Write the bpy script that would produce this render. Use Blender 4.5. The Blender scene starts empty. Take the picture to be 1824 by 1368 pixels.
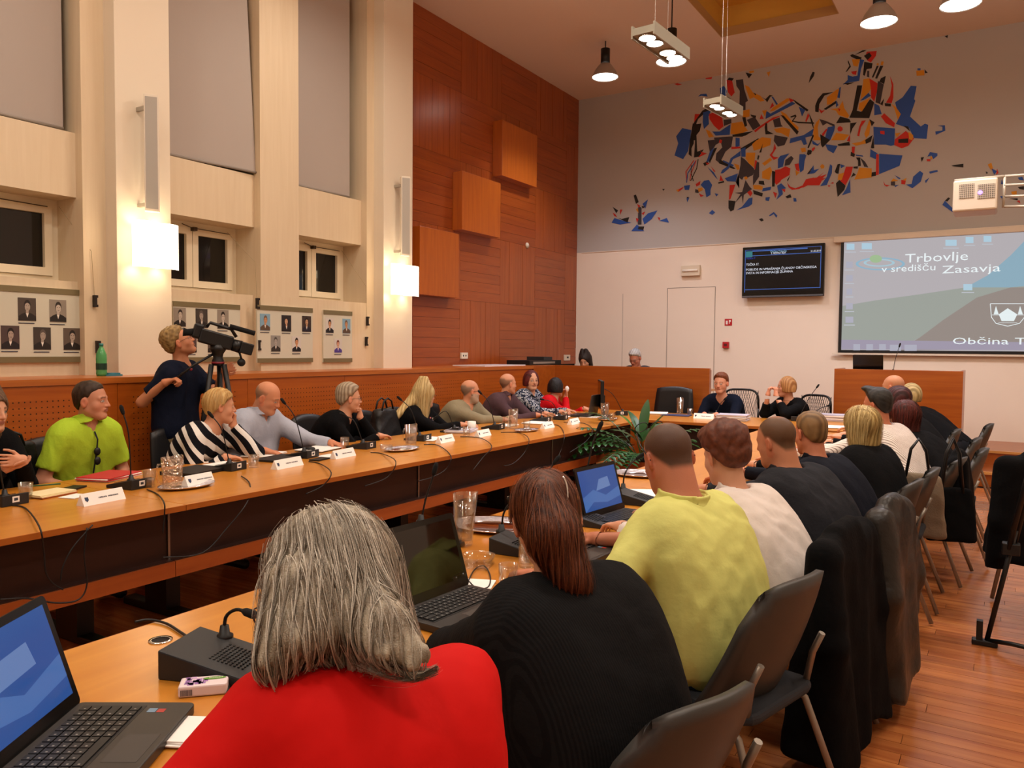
import bpy, bmesh, math, random
import numpy as np
from mathutils import Vector, Matrix
random.seed(7); RNG = np.random.default_rng(7)
S = bpy.context.scene; COL = S.collection
# ---------- camera ----------
CM = np.array([[0.8488954, 0.5284832, 0.0090595], [-0.0318183, 0.0339855, 0.9989157], [-0.5276022, 0.8482632, -0.0456656]])
FPX = 1404.01; EYE = np.array([0, 0, 1.55])
cd = bpy.data.cameras.new('camera'); cam = bpy.data.objects.new('camera', cd); COL.objects.link(cam)
cd.sensor_width = 36; cd.lens = FPX / 1824 * 36; cd.clip_start = .05; cd.clip_end = 60
m4 = Matrix.Identity(4)
for i in range(3):
    m4[i][0] = CM[0][i]; m4[i][1] = CM[1][i]; m4[i][2] = -CM[2][i]; m4[i][3] = EYE[i]
cam.matrix_world = m4; S.camera = cam
def ray(x, y): return CM.T @ np.array([(x - 912) / FPX, -(y - 684) / FPX, 1.])
def on(x, y, ax, v):            # pixel -> point on the plane axis=v
    d = ray(x, y); return EYE + d * ((v - EYE[ax]) / d[ax])
def pd(x, y, d): return EYE + ray(x, y) * d      # pixel at a depth
# ---------- world, lights, exposure ----------
w = bpy.data.worlds.new('world'); S.world = w; w.use_nodes = True
w.node_tree.nodes['Background'].inputs[0].default_value = (.9, .78, .66, 1)
w.node_tree.nodes['Background'].inputs[1].default_value = .05
vs = S.view_settings; vs.view_transform = 'Standard'; vs.look = 'None'; vs.exposure = -0.02; vs.gamma = 1; vs.use_curve_mapping = False
def light(name, kind, loc, energy, color=(1, .86, .72), size=.4, target=None, spot=None, blend=.6):
    l = bpy.data.lights.new(name, kind); o = bpy.data.objects.new(name, l); COL.objects.link(o)
    l.energy = energy; l.color = color; o.location = loc
    if kind == 'AREA': l.shape = 'DISK'; l.size = size
    elif kind in ('POINT', 'SPOT'): l.shadow_soft_size = size / 2
    if kind == 'SPOT': l.spot_size = math.radians(spot or 120); l.spot_blend = blend
    if target is not None:
        o.rotation_euler = (Vector(target) - Vector(loc)).to_track_quat('-Z', 'Y').to_euler()
    return o
BAYS = [(-4.95, 10.4, 5.42), (-3.62, 9.5, 5.12), (-1.25, 9.43, 5.09), (-.47, 9.14, 5.0)]
for i, b in enumerate(BAYS):
    light('high_bay_light', 'SPOT', (b[0], b[1], b[2] - .03), 230, (.98, .93, 1), .3, (b[0], b[1], 0), 125, .5)
for (x, y) in ((-5.0, 5.6), (-3.2, 6.2), (-1.0, 6.2), (-5.0, 2.2), (-3.0, 2.6), (-.8, 2.6), (1.6, 4.5), (1.6, .6), (-3.0, -1.2), (-.8, -1.0), (1.6, 8.4)):
    light('room_lamp', 'AREA', (x, y, 5.3), 24 if x < -4.5 else 44, (1, .9, .78), .5, (x, y, 0))
for (x, y, z, e) in ((-4.6, 3.2, 4.7, 55), (-2.2, 6.0, 5.05, 60), (1.6, 4.0, 4.9, 60), (1.8, 8.2, 5.0, 40)):
    light('added_ceiling_fill', 'AREA', (x, y, z), e, (1, .86, .74), 1.2, (x, y, 9))  # added upward fill that brightens the ceiling, no fixture behind it
# ---------- materials ----------
def srgb(h):
    h = h.lstrip('#'); c = [int(h[i:i + 2], 16) / 255 for i in (0, 2, 4)]
    return tuple(((x / 12.92) if x <= .04045 else ((x + .055) / 1.055) ** 2.4) for x in c) + (1,)
MATS = {}
def mat(name, col, rough=.5, metal=0, spec=.5, emit=None, es=1, trans=0, ior=1.45, alpha=1, coat=0, bump=0, bscale=200, var=0, vscale=8, sheen=0):
    if name in MATS: return MATS[name]
    m = bpy.data.materials.new(name); m.use_nodes = True; MATS[name] = m
    nt = m.node_tree; b = nt.nodes['Principled BSDF']; I = b.inputs
    c = srgb(col) if isinstance(col, str) else tuple(col)
    I['Base Color'].default_value = c; I['Roughness'].default_value = rough; I['Metallic'].default_value = metal
    I['Specular IOR Level'].default_value = spec; I['IOR'].default_value = ior; I['Transmission Weight'].default_value = trans
    I['Alpha'].default_value = alpha; I['Coat Weight'].default_value = coat; I['Sheen Weight'].default_value = sheen
    if emit: I['Emission Color'].default_value = srgb(emit); I['Emission Strength'].default_value = es
    if bump or var:
        tc = nt.nodes.new('ShaderNodeTexCoord')
    if bump:
        n = nt.nodes.new('ShaderNodeTexNoise'); n.inputs['Scale'].default_value = bscale; n.inputs['Detail'].default_value = 3
        nt.links.new(tc.outputs['Object'], n.inputs['Vector'])
        bp = nt.nodes.new('ShaderNodeBump'); bp.inputs['Strength'].default_value = bump; bp.inputs['Distance'].default_value = .01
        nt.links.new(n.outputs['Fac'], bp.inputs['Height']); nt.links.new(bp.outputs[0], I['Normal'])
    if var:
        n = nt.nodes.new('ShaderNodeTexNoise'); n.inputs['Scale'].default_value = vscale
        nt.links.new(tc.outputs['Object'], n.inputs['Vector'])
        r = nt.nodes.new('ShaderNodeMapRange'); r.inputs['To Min'].default_value = 1 - var; r.inputs['To Max'].default_value = 1 + var
        nt.links.new(n.outputs['Fac'], r.inputs['Value'])
        mx = nt.nodes.new('ShaderNodeVectorMath'); mx.operation = 'SCALE'; mx.inputs[0].default_value = c[:3]
        nt.links.new(r.outputs[0], mx.inputs['Scale']); nt.links.new(mx.outputs[0], I['Base Color'])
    return m
def wood(name, c1, c2, axis='x', rough=.35, scale=1.0, coat=.2, strength=1, perobj=0.0):
    if name in MATS: return MATS[name]
    m = bpy.data.materials.new(name); m.use_nodes = True; MATS[name] = m
    nt = m.node_tree; b = nt.nodes['Principled BSDF']; I = b.inputs
    tc = nt.nodes.new('ShaderNodeTexCoord'); mp = nt.nodes.new('ShaderNodeMapping')
    k = [16 * scale] * 3; k['xyz'.index(axis)] = 1.0 * scale
    mp.inputs['Scale'].default_value = k
    oi = nt.nodes.new('ShaderNodeObjectInfo')
    ad = nt.nodes.new('ShaderNodeVectorMath'); ad.operation = 'ADD'
    nt.links.new(tc.outputs['Object'], ad.inputs[0])
    cb = nt.nodes.new('ShaderNodeCombineXYZ'); mu = nt.nodes.new('ShaderNodeMath'); mu.operation = 'MULTIPLY'; mu.inputs[1].default_value = 37
    nt.links.new(oi.outputs['Random'], mu.inputs[0])
    for j in range(3): nt.links.new(mu.outputs[0], cb.inputs[j])
    nt.links.new(cb.outputs[0], ad.inputs[1]); nt.links.new(ad.outputs[0], mp.inputs['Vector'])
    n = nt.nodes.new('ShaderNodeTexNoise'); n.inputs['Scale'].default_value = 1.6; n.inputs['Detail'].default_value = 6; n.inputs['Distortion'].default_value = .6
    nt.links.new(mp.outputs[0], n.inputs['Vector'])
    r = nt.nodes.new('ShaderNodeValToRGB'); r.color_ramp.elements[0].color = srgb(c1); r.color_ramp.elements[1].color = srgb(c2)
    r.color_ramp.elements[0].position = .5 - .22 / strength; r.color_ramp.elements[1].position = .5 + .22 / strength
    nt.links.new(n.outputs['Fac'], r.inputs[0])
    out = r.outputs[0]
    if perobj:
        rr = nt.nodes.new('ShaderNodeMapRange'); rr.inputs['To Min'].default_value = 1 - perobj; rr.inputs['To Max'].default_value = 1 + perobj
        nt.links.new(oi.outputs['Random'], rr.inputs['Value'])
        sc = nt.nodes.new('ShaderNodeVectorMath'); sc.operation = 'SCALE'
        nt.links.new(out, sc.inputs[0]); nt.links.new(rr.outputs[0], sc.inputs['Scale']); out = sc.outputs[0]
    nt.links.new(out, I['Base Color'])
    I['Roughness'].default_value = rough; I['Coat Weight'].default_value = coat; I['Coat Roughness'].default_value = .25
    return m
# ---------- mesh builder ----------
def frame(d, up=(0, 0, 1)):
    d = np.array(d, float); d /= np.linalg.norm(d) + 1e-12
    u = np.array(up, float)
    if abs(d @ u) > .97: u = np.array([0, 1., 0]) if abs(d[1]) < .9 else np.array([1., 0, 0])
    x = np.cross(u, d); x /= np.linalg.norm(x); y = np.cross(d, x)
    return x, y, d
def rotz(a): c, s = math.cos(a), math.sin(a); return np.array([[c, -s, 0], [s, c, 0], [0, 0, 1.]])
def rotx(a): c, s = math.cos(a), math.sin(a); return np.array([[1., 0, 0], [0, c, -s], [0, s, c]])
def roty(a): c, s = math.cos(a), math.sin(a); return np.array([[c, 0, s], [0, 1., 0], [-s, 0, c]])
class MB:
    def __init__(s): s.v = []; s.f = []; s.m = []; s.sm = []
    def add(s, vs, fs, m=0, smooth=False):
        o = len(s.v); s.v += [tuple(map(float, p)) for p in vs]; s.f += [[o + i for i in f] for f in fs]; s.m += [m] * len(fs); s.sm += [smooth] * len(fs); return s
    def box(s, lo, hi, m=0, R=None, o=None):
        lo = np.array(lo, float); hi = np.array(hi, float)
        P = np.array([[(lo, hi)[i][0], (lo, hi)[j][1], (lo, hi)[k][2]] for i in (0, 1) for j in (0, 1) for k in (0, 1)])
        if R is not None: P = P @ np.array(R).T
        if o is not None: P = P + np.array(o)
        return s.add(P, [(0, 1, 3, 2), (4, 6, 7, 5), (0, 4, 5, 1), (2, 3, 7, 6), (0, 2, 6, 4), (1, 5, 7, 3)], m)
    def rbox(s, lo, hi, r=.01, m=0, R=None, o=None, n=3):     # box with rounded vertical (local z) edges
        lo = np.array(lo, float); hi = np.array(hi, float); pts = []
        for cx, cy, a0 in ((hi[0] - r, hi[1] - r, 0), (lo[0] + r, hi[1] - r, 1), (lo[0] + r, lo[1] + r, 2), (hi[0] - r, lo[1] + r, 3)):
            for k in range(n + 1):
                a = (a0 + k / n) * math.pi / 2; pts.append((cx + r * math.cos(a), cy + r * math.sin(a)))
        return s.prism(pts, lo[2], hi[2], m, R, o)
    def prism(s, pts, z0, z1, m=0, R=None, o=None):
        n = len(pts); P = np.array([[x, y, z0] for x, y in pts] + [[x, y, z1] for x, y in pts], float)
        if R is not None: P = P @ np.array(R).T
        if o is not None: P = P + np.array(o)
        return s.add(P, [list(range(n))[::-1], list(range(n, 2 * n))] + [(i, (i + 1) % n, n + (i + 1) % n, n + i) for i in range(n)], m)
    def tube(s, pts, r, n=8, m=0, cap=True, sq=None):
        pts = [np.array(p, float) for p in pts]; k = len(pts); rs = r if hasattr(r, '__len__') else [r] * k
        V = []; x = None
        for i, p in enumerate(pts):
            d = pts[min(i + 1, k - 1)] - pts[max(i - 1, 0)]; d /= np.linalg.norm(d) + 1e-12
            if x is None: x, y, _ = frame(d)
            else:
                x = x - d * (x @ d); x /= np.linalg.norm(x) + 1e-12; y = np.cross(d, x)
            for j in range(n):
                a = 2 * math.pi * (j + .5) / n
                V.append(p + rs[i] * (math.cos(a) * x + math.sin(a) * y * (sq or 1)))
        F = [(i * n + j, i * n + (j + 1) % n, (i + 1) * n + (j + 1) % n, (i + 1) * n + j) for i in range(k - 1) for j in range(n)]
        s.add(V, F, m, n > 5)
        if cap: s.f += [[len(s.v) - k * n + j for j in range(n)][::-1], [len(s.v) - n + j for j in range(n)]]; s.m += [m, m]; s.sm += [False, False]
        return s
    def cyl(s, a, b, r, r2=None, n=16, m=0): return s.tube([a, b], [r, r if r2 is None else r2], n, m)
    def lathe(s, prof, c=(0, 0, 0), n=24, m=0, R=None, close=False):
        V = []
        for r, z in prof:
            for j in range(n):
                a = 2 * math.pi * j / n; V.append([r * math.cos(a), r * math.sin(a), z])
        V = np.array(V, float)
        if R is not None: V = V @ np.array(R).T
        V = V + np.array(c); k = len(prof)
        F = [(i * n + j, i * n + (j + 1) % n, (i + 1) * n + (j + 1) % n, (i + 1) * n + j) for i in range(k - 1) for j in range(n)]
        return s.add(V, F, m, True)
    def ball(s, c, r, n=12, m=0, R=None):
        r = np.array(r if hasattr(r, '__len__') else (r, r, r), float); V = []; k = n // 2 + 1
        for i in range(k):
            t = math.pi * i / (k - 1)
            for j in range(n):
                a = 2 * math.pi * j / n; V.append([math.sin(t) * math.cos(a), math.sin(t) * math.sin(a), -math.cos(t)])
        V = np.array(V) * r
        if R is not None: V = V @ np.array(R).T
        F = [(i * n + j, i * n + (j + 1) % n, (i + 1) * n + (j + 1) % n, (i + 1) * n + j) for i in range(k - 1) for j in range(n)]
        return s.add(V + np.array(c), F, m, True)
    def build(s, name, mats, parent=None, loc=None, world=False, bevel=0, **kw):
        me = bpy.data.meshes.new(name); V = np.array(s.v)
        off = None
        if world and parent is not None: off = np.array(parent_loc(parent))
        elif loc is not None and world: off = np.array(loc)
        if off is not None: V = V - off
        me.from_pydata(V.tolist(), [], s.f); ml = mats if isinstance(mats, (list, tuple)) else [mats]
        for q in ml: me.materials.append(q)
        me.polygons.foreach_set('material_index', s.m); me.polygons.foreach_set('use_smooth', s.sm); me.update()
        return link(name, me, parent, loc, bevel, **kw)
WL = {}
def parent_loc(p): return WL.get(p.name, (0, 0, 0))
def link(name, me, parent=None, loc=None, bevel=0, label=None, cat=None, group=None, kind=None):
    o = bpy.data.objects.new(name, me); COL.objects.link(o)
    if loc is not None: o.location = [float(q) for q in loc]
    if parent is not None: o.parent = parent; WL[o.name] = WL.get(parent.name, (0, 0, 0))
    else: WL[o.name] = tuple(loc) if loc is not None else (0, 0, 0)
    if bevel:
        b = o.modifiers.new('bevel', 'BEVEL'); b.width = bevel; b.segments = 2; b.limit_method = 'ANGLE'; b.harden_normals = False
    for k, v in (('label', label), ('category', cat), ('group', group), ('kind', kind)):
        if v: o[k] = v
    return o
def T(name, label, cat, loc=(0, 0, 0), rz=0, group=None, kind=None):
    o = bpy.data.objects.new(name, None); COL.objects.link(o); o.empty_display_size = .1
    o.location = [float(q) for q in loc]; o.rotation_euler = (0, 0, rz); WL[o.name] = tuple(float(q) for q in loc)
    o['label'] = label; o['category'] = cat
    if group: o['group'] = group
    return o
def dup(r, loc, rz=None, label=None, name=None):
    c = r.copy(); COL.objects.link(c); c.location = [float(q) for q in loc]
    if rz is not None: c.rotation_euler = (0, 0, rz)
    if label: c['label'] = label
    for ch in r.children:
        k = ch.copy(); COL.objects.link(k); k.parent = c
        for g in ch.children: q = g.copy(); COL.objects.link(q); q.parent = k
    WL[c.name] = tuple(c.location); return c
def text(name, s, size, mt, parent, O, X, Y, depth=.001, align='LEFT', shear=0):
    cu = bpy.data.curves.new(name, 'FONT'); cu.body = s; cu.size = size; cu.extrude = depth / 2; cu.align_x = align; cu.resolution_u = 2; cu.shear = shear
    t = bpy.data.objects.new(name, cu); COL.objects.link(t)
    me = bpy.data.meshes.new_from_object(t.evaluated_get(bpy.context.evaluated_depsgraph_get()))
    bpy.data.objects.remove(t); me.materials.clear(); me.materials.append(mt)
    X = np.array(X, float); Y = np.array(Y, float); X /= np.linalg.norm(X); Y /= np.linalg.norm(Y); Z = np.cross(X, Y)
    V = np.zeros(len(me.vertices) * 3); me.vertices.foreach_get('co', V); V = V.reshape(-1, 3)
    P = np.array(O) + V[:, :1] * X + V[:, 1:2] * Y + V[:, 2:] * Z - np.array(parent_loc(parent) if parent else (0, 0, 0))
    me.vertices.foreach_set('co', P.ravel()); me.update()
    return link(name, me, parent)
black = mat('black_plastic', '#0c0c0d', .45); darkgrey = mat('dark_grey_plastic', '#2a2b2d', .5)
white = mat('white_paint', '#d8ccb8', .7); paper = mat('paper', '#f2efea', .8)
metal = mat('brushed_metal', '#b9b6b0', .35, 1); chrome = mat('chrome', '#dcdcdc', .12, 1)
def thin_glass(name, col, bump=0, bscale=100, edge=.5):
    m = bpy.data.materials.new(name); m.use_nodes = True; nt = m.node_tree; nt.nodes.clear()
    o = nt.nodes.new('ShaderNodeOutputMaterial'); mx = nt.nodes.new('ShaderNodeMixShader'); tr = nt.nodes.new('ShaderNodeBsdfTransparent'); gl = nt.nodes.new('ShaderNodeBsdfGlossy')
    lw = nt.nodes.new('ShaderNodeLayerWeight'); lw.inputs['Blend'].default_value = .35; mr = nt.nodes.new('ShaderNodeMapRange'); mr.inputs['To Min'].default_value = .05; mr.inputs['To Max'].default_value = edge
    tr.inputs[0].default_value = srgb(col); gl.inputs['Roughness'].default_value = .05
    nt.links.new(lw.outputs['Facing'], mr.inputs['Value']); nt.links.new(mr.outputs[0], mx.inputs[0]); nt.links.new(tr.outputs[0], mx.inputs[1]); nt.links.new(gl.outputs[0], mx.inputs[2]); nt.links.new(mx.outputs[0], o.inputs[0])
    if bump:
        tc = nt.nodes.new('ShaderNodeTexCoord'); n = nt.nodes.new('ShaderNodeTexVoronoi'); n.inputs['Scale'].default_value = bscale; nt.links.new(tc.outputs['Object'], n.inputs['Vector'])
        bp = nt.nodes.new('ShaderNodeBump'); bp.inputs['Strength'].default_value = bump; bp.inputs['Distance'].default_value = .01; nt.links.new(n.outputs['Distance'], bp.inputs['Height']); nt.links.new(bp.outputs[0], gl.inputs['Normal']); nt.links.new(bp.outputs[0], lw.inputs['Normal'])
    return m
glass = thin_glass('clear_glass', '#fbfbfa'); water = thin_glass('water', '#f0ece6', edge=.75)
# =================== ROOM ===================
DZ = .74
XW, YB, ZC, YD, ZD = -6.5, 12.6, 5.93, 10.4, .34      # wood wall, back wall, ceiling, dais front, dais height
XL = -5.7; ZL = 1.30                                  # parapet ledge front and height
m_wall = mat('wall_paint_white', '#e9dccb', .75, var=.02, vscale=3)
m_beech = wood('pale_beech_panel', '#cfba9a', '#dac8ab', 'z', .55, .8, 0, .6)
m_grey = mat('wall_paint_grey', '#b4b1ad', .8, var=.02, vscale=2)
m_ceil = mat('ceiling_plaster', '#dccbb9', .8)
m_ochre = mat('ochre_coffer_paint', '#c99a3c', .7)
m_wood = [wood('cherry_veneer_upright', '#8a3c0c', '#a25016', 'z', .28, 1, .25, .9, .07),
          wood('cherry_veneer_level', '#873a0c', '#9e4c14', 'y', .28, 1, .25, .9, .07)]
m_box = wood('cherry_box_veneer', '#a24f13', '#b66018', 'z', .3, 1, .2, .9, .04)
m_woodx = wood('cherry_veneer_along', '#93450f', '#aa5a1a', 'x', .3, .8, .25, .9)
m_floor = wood('merbau_floor_plank', '#97502a', '#c27a42', 'x', .25, .8, .3, 1.0, .14)
m_dark = mat('recess_dark', '#1c120c', .8)
m_blind = mat('grey_roller_blind', '#a79c94', .85, bump=.05, bscale=600)
m_frame = mat('window_frame_cream', '#e2d4b8', .5)
m_night = mat('night_window_glass', '#0b0a09', .06, spec=.6)
# floor: planks run along x. near visible ones are separate
fl = MB().box((-7.2, -3, -.10), (4.2, 14.6, -.012)).build('floor', mat('subfloor', '#3a1a0a', .7), kind='structure')
PW, PLEN = .09, 1.15
rng = random.Random(3); planks = []
y = -1.0; ri = 0
while y < 10.38:
    x = -6.9 + rng.random() * PLEN
    row = [(-7.1, x)]
    while x < 4.1:
        L = PLEN * rng.choice((.55, .8, 1.0, 1.0, 1.15)); row.append((x, min(x + L, 4.15))); x += L
    planks += [(a, b, y) for a, b in row if b - a > .05]; y += PW; ri += 1
near = [q for q in planks if -.9 < (q[0] + q[1]) / 2 < 1.6 and 2.2 < q[2] < 8.6 and (q[0]+q[1])/2 < .22 * q[2] + .3]
near.sort(key=lambda q: q[2]); near = near[:290]; ns = set(near)
mesh_cache = {}
for a, b, yy in near:
    L = round(b - a, 3)
    if L not in mesh_cache:
        o = MB().box((0, .0012, -.012), (L - .002, PW - .0012, 0)).build('plank', m_floor, fl, (a, yy, 0)); mesh_cache[L] = o.data
    else: link('plank', mesh_cache[L], fl, (a, yy, 0))
for g in range(9):
    mb = MB()
    for i, (a, b, yy) in enumerate(planks):
        if (a, b, yy) not in ns and i % 9 == g: mb.box((a, yy + .0012, -.012), (b - .002, yy + PW - .0012, 0))
    mb.build('plank', m_floor, fl, kind='stuff')
# ceiling with coffer  (hole x -3.55..-1.95, y 4.5..11.1)
cz = ZC; X0, X1, Y0, Y1 = -3.5, -1.95, 6.0, 11.1
c = MB(); c.box((-7.2, -3, cz), (X0, 13, cz + .12)); c.box((X1, -3, cz), (4.2, 13, cz + .12)); c.box((X0, -3, cz), (X1, Y0, cz + .12)); c.box((X0, Y1, cz), (X1, 13, cz + .12))
ceil = c.build('ceiling', m_ceil, kind='structure')
c = MB(); c.box((X0 - .05, Y0, cz + .12), (X0, Y1, cz + .4)); c.box((X1, Y0, cz + .12), (X1 + .05, Y1, cz + .4)); c.box((X0, Y0 - .05, cz + .12), (X1, Y0, cz + .4)); c.box((X0, Y1, cz + .12), (X1, Y1 + .05, cz + .4)); c.box((X0 - .05, Y0 - .05, cz + .4), (X1 + .05, Y1 + .05, cz + .45))
c.build('ceiling_coffer', m_ochre, ceil)
c = MB(); c.box((X0, Y1 - .012, cz), (X1, Y1, cz + .12)); c.box((X0, Y0, cz), (X0 + .012, Y1, cz + .12)); c.box((X1 - .012, Y0, cz), (X1, Y1, cz + .12))
c.build('coffer_lip', mat('coffer_lip_paint', '#b08a55', .7), ceil)
# back wall: white below, grey above, door
zb = 3.25
wb = MB(); wb.box((-6.7, YB, -.1), (4.2, YB + .2, zb)); wb = wb.build('wall_back', m_wall, kind='structure')
MB().box((-6.7, YB, zb), (4.2, YB + .2, ZC + .2)).build('upper_wall', m_grey, wb)
MB().box((-6.4, YB - .012, zb - .01), (4.2, YB, zb)).build('ledge_line', m_wall, wb)
d = MB(); x0, x1, z1 = -4.79, -3.98, 2.57
d.box((x0 + .006, YB - .004, ZD), (x1 - .006, YB - .001, z1 - .006)); door = d.build('door_1', m_wall, kind='structure')
d = MB()
for a, b in (((x0 - .004, ZD), (x0 + .004, z1)), ((x1 - .004, ZD), (x1 + .004, z1)), ((x0, z1 - .004), (x1, z1 + .004))):
    d.box((a[0], YB - .0045, a[1]), (b[0], YB - .001, b[1]))
d.build('door_gap', mat('door_shadow_gap', '#8c8074', .8), door)
for X in (-5.6,): MB().box((X, YB - .003, ZD), (X + .005, YB, 2.5)).build('panel_joint', mat('door_shadow_gap', ''), wb)
# right & rear walls (outside the picture)
MB().box((4.0, -3, 0), (4.2, 12.6, ZC)).build('wall_right', m_wall, kind='structure')
MB().box((-7.2, -3.2, 0), (4.2, -3, ZC)).build('wall_rear', m_wall, kind='structure')
# dais
dz = MB(); dz.box((-6.4, YD, 0), (-.36, YB, ZD)); dz.box((-.36, 11.3, 0), (4.0, YB, ZD))
dais = dz.build('dais', m_woodx, kind='structure')
MB().box((-.9, YD - .02, ZD - .03), (-.36, YD + .03, ZD + .004)).build('nosing', mat('pale_nosing', '#c98f4e', .35), dais)
st = MB(); st.box((-.36, 10.55, 0), (1.8, 11.3, .17)); st.build('step', m_woodx, dais)
MB().box((-.36, 10.53, .145), (1.8, 10.58, .175)).build('nosing', mat('pale_nosing', ''), dais)
MB().box((-.34, 11.28, ZD - .025), (1.8, 11.32, ZD + .004)).build('nosing', mat('pale_nosing', ''), dais)
# ---- left wall: wood-clad part ----
wl = MB(); wl.box((XW - .25, 7.5, 0), (XW - .02, YB + .2, ZC + .1)); wl = wl.build('wall_left', m_dark, kind='structure')
ys = [7.52, 8.0, 9.04, 10.08, 11.12, 12.16, 12.6]; zs = [1.28, 2.22, 3.18, 4.14, 5.08, ZC]
k = 0
for i in range(len(ys) - 1):
    for j in range(len(zs) - 1):
        up = (i + j) % 2 == 0
        y0, y1, z0, z1 = ys[i], ys[i + 1], zs[j], zs[j + 1]
        wd = (y1 - y0) if up else (z1 - z0); n = max(1, round(wd / .135)); wd /= n
        for q in range(n):
            e = .0015; dx = .003 * ((k * 7 + q * 5) % 3)
            if up: MB().box((XW - .02, y0 + q * wd + e, z0 + e), (XW + dx * .4, y0 + (q + 1) * wd - e, z1 - e)).build('plank', m_wood[0], wl)
            else: MB().box((XW - .02, y0 + e, z0 + q * wd + e), (XW + dx * .4, y1 - e, z0 + (q + 1) * wd - e)).build('plank', m_wood[1], wl)
        k += 1
# proud wooden wall boxes (wedge: deeper at the bottom)
for (pa, pb, zz, lab) in (((748, 402), (817, 531), (2.25, 3.17), 'lowest cherry wood box on the panelled wall beside the second wall lamp'),
                      ((824, 304), (891, 424), (3.2, 4.12), 'middle cherry wood box of the three stepping up the panelled wall'),
                      ((895, 213), (956, 334), (4.15, 5.06), 'highest cherry wood box near the corner with the grey mural wall')):
    D = .17; a = on(pa[0], pa[1], 0, XW + D); b = on(pb[0], pb[1], 0, XW + D)
    z1 = a[2]; z0 = on(pb[0], pb[1], 0, XW + D)[2]
    mb = MB(); mb.box((XW + .003, a[1], z0), (XW + D, b[1], z1))
    t = T('wall_box', lab, 'wall box', (XW, a[1], z0), group='proud cherry wood boxes on the panelled wall')
    mb.build('box_body', m_box, t, world=True, bevel=.003)
# ---- left wall: window part ----
XM, XS, XR = -6.25, -6.34, -6.62      # mullion, spandrel, window plane
ww = MB(); ww.box((-7.1, -3, 0), (-6.9, 7.52, ZC)); ww = ww.build('wall_left_windows', mat('outer_wall', '#cdbfa6', .8), kind='structure')
P1, P2 = (3.75, 4.24), (6.98, 7.5)
pil = mat('pillar_plaster', '#dccfba', .6)
for a, b in (P1, P2, (.5, 1.0)):
    MB().box((-7.0, a, 0), (-6.1, b, ZC)).build('pillar', pil, ww, bevel=.004)
for a, b in ((3.56, 3.75), (5.33, 5.83), (6.86, 6.98), (4.24, 4.3), (2.0, 2.5)):
    MB().box((-7.0, a, 0), (XM, b, ZC)).build('mullion', m_beech, ww)
bays = [(2.5, 3.56), (4.3, 5.33), (5.83, 6.86), (1.0, 2.0)]
wn = 0
for a, b in bays:
    MB().box((-6.9, a, 2.72), (XS, b, 3.23)).build('spandrel_panel', m_beech, ww)
    MB().box((-6.88, a - (.506 if a == 5.83 else 0), 1.2), (XM + .004 if a == 5.83 else XS, b, 2.05)).build('lower_panel', m_beech, ww)
    # window: two casements
    wn += 1
    wo = MB().box((XR - .05, a, 2.05), (XR, b, 2.10)).box((XR - .05, a, 2.67), (XR, b, 2.72)).box((XR - .05, a, 2.1), (XR, a + .05, 2.67)).box((XR - .05, b - .05, 2.1), (XR, b, 2.67)).build('window_%d' % wn, m_frame, kind='structure')
    mid = (a + b) / 2
    for (u, v) in ((a + .05, mid), (mid, b - .05)):
        f = MB(); t_ = .065
        f.box((XR - .03, u + .003, 2.103), (XR + .02, u + t_, 2.667)); f.box((XR - .03, v - t_, 2.103), (XR + .02, v - .003, 2.667))
        f.box((XR - .03, u + t_, 2.103), (XR + .02, v - t_, 2.103 + t_)); f.box((XR - .03, u + t_, 2.667 - t_), (XR + .02, v - t_, 2.667))
        f = f.build('casement', m_frame, wo)
        MB().box((XR - .02, u + t_ - .005, 2.16), (XR - .015, v - t_ + .005, 2.61)).build('pane', m_night, f)
    MB().tube([(XR + .03, mid - .12, 2.69), (XR + .05, mid - .02, 2.66), (XR + .05, mid + .02, 2.66), (XR + .04, b - .1, 2.655)], .004, 6).box((XR + .02, mid - .02, 2.635), (XR + .07, mid + .02, 2.67)).build('window_opener', mat('opener_bronze', '#4a3826', .4, .6), wo)
    MB().box((XR - .3, a, 2.72), (XR - .25, b, ZC)).build('upper_glazing', m_night, ww)
# blinds
def blind(a, b, z0, skew, lab):
    t = T('roller_blind', lab, 'blind', (XS - .06, (a + b) / 2, z0), group='grey roller blinds in the tall window bays')
    mb = MB(); n = 14; V = []
    for i in range(n + 1):
        u = i / n
        for j in range(13):
            v = j / 12; z = z0 + .03 + v * (ZC - z0 - .03)
            yy = a + u * (b - a) - skew * (1 - v) * u * 0
            V.append((XS - .06 - .02 * math.sin(u * 3) + skew * (1 - v) * (u - .2) * .5, yy - (skew * v * .35 * u), z))
    mb.add(V, [(i * 13 + j, (i + 1) * 13 + j, (i + 1) * 13 + j + 1, i * 13 + j + 1) for i in range(n) for j in range(12)], 0, True)
    mb.build('blind_fabric', m_blind, t, world=True)
    MB().tube([(XS - .06 - skew * .1, a, z0 + .02), (XS - .06 + skew * .4, b, z0 + .02)], .012, 8).build('bottom_bar', mat('blind_bar', '#8f857c', .6), t, world=True)
blind(2.5, 3.5, 3.24, 0, 'grey roller blind hanging in the window bay at the left edge')
blind(4.25, 5.33, 3.235, .22, 'grey roller blind with skewed bottom bar right of the near white pillar')
blind(5.83, 6.74, 3.235, 0, 'grey roller blind in the narrow bay left of the second pillar')
MB().box((XS - .3, 6.78, 3.9), (XS - .28, 6.84, 5.8)).build('lit_gap', mat('amber_reflected_strip', '#b98a2c', .6), ww)
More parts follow.
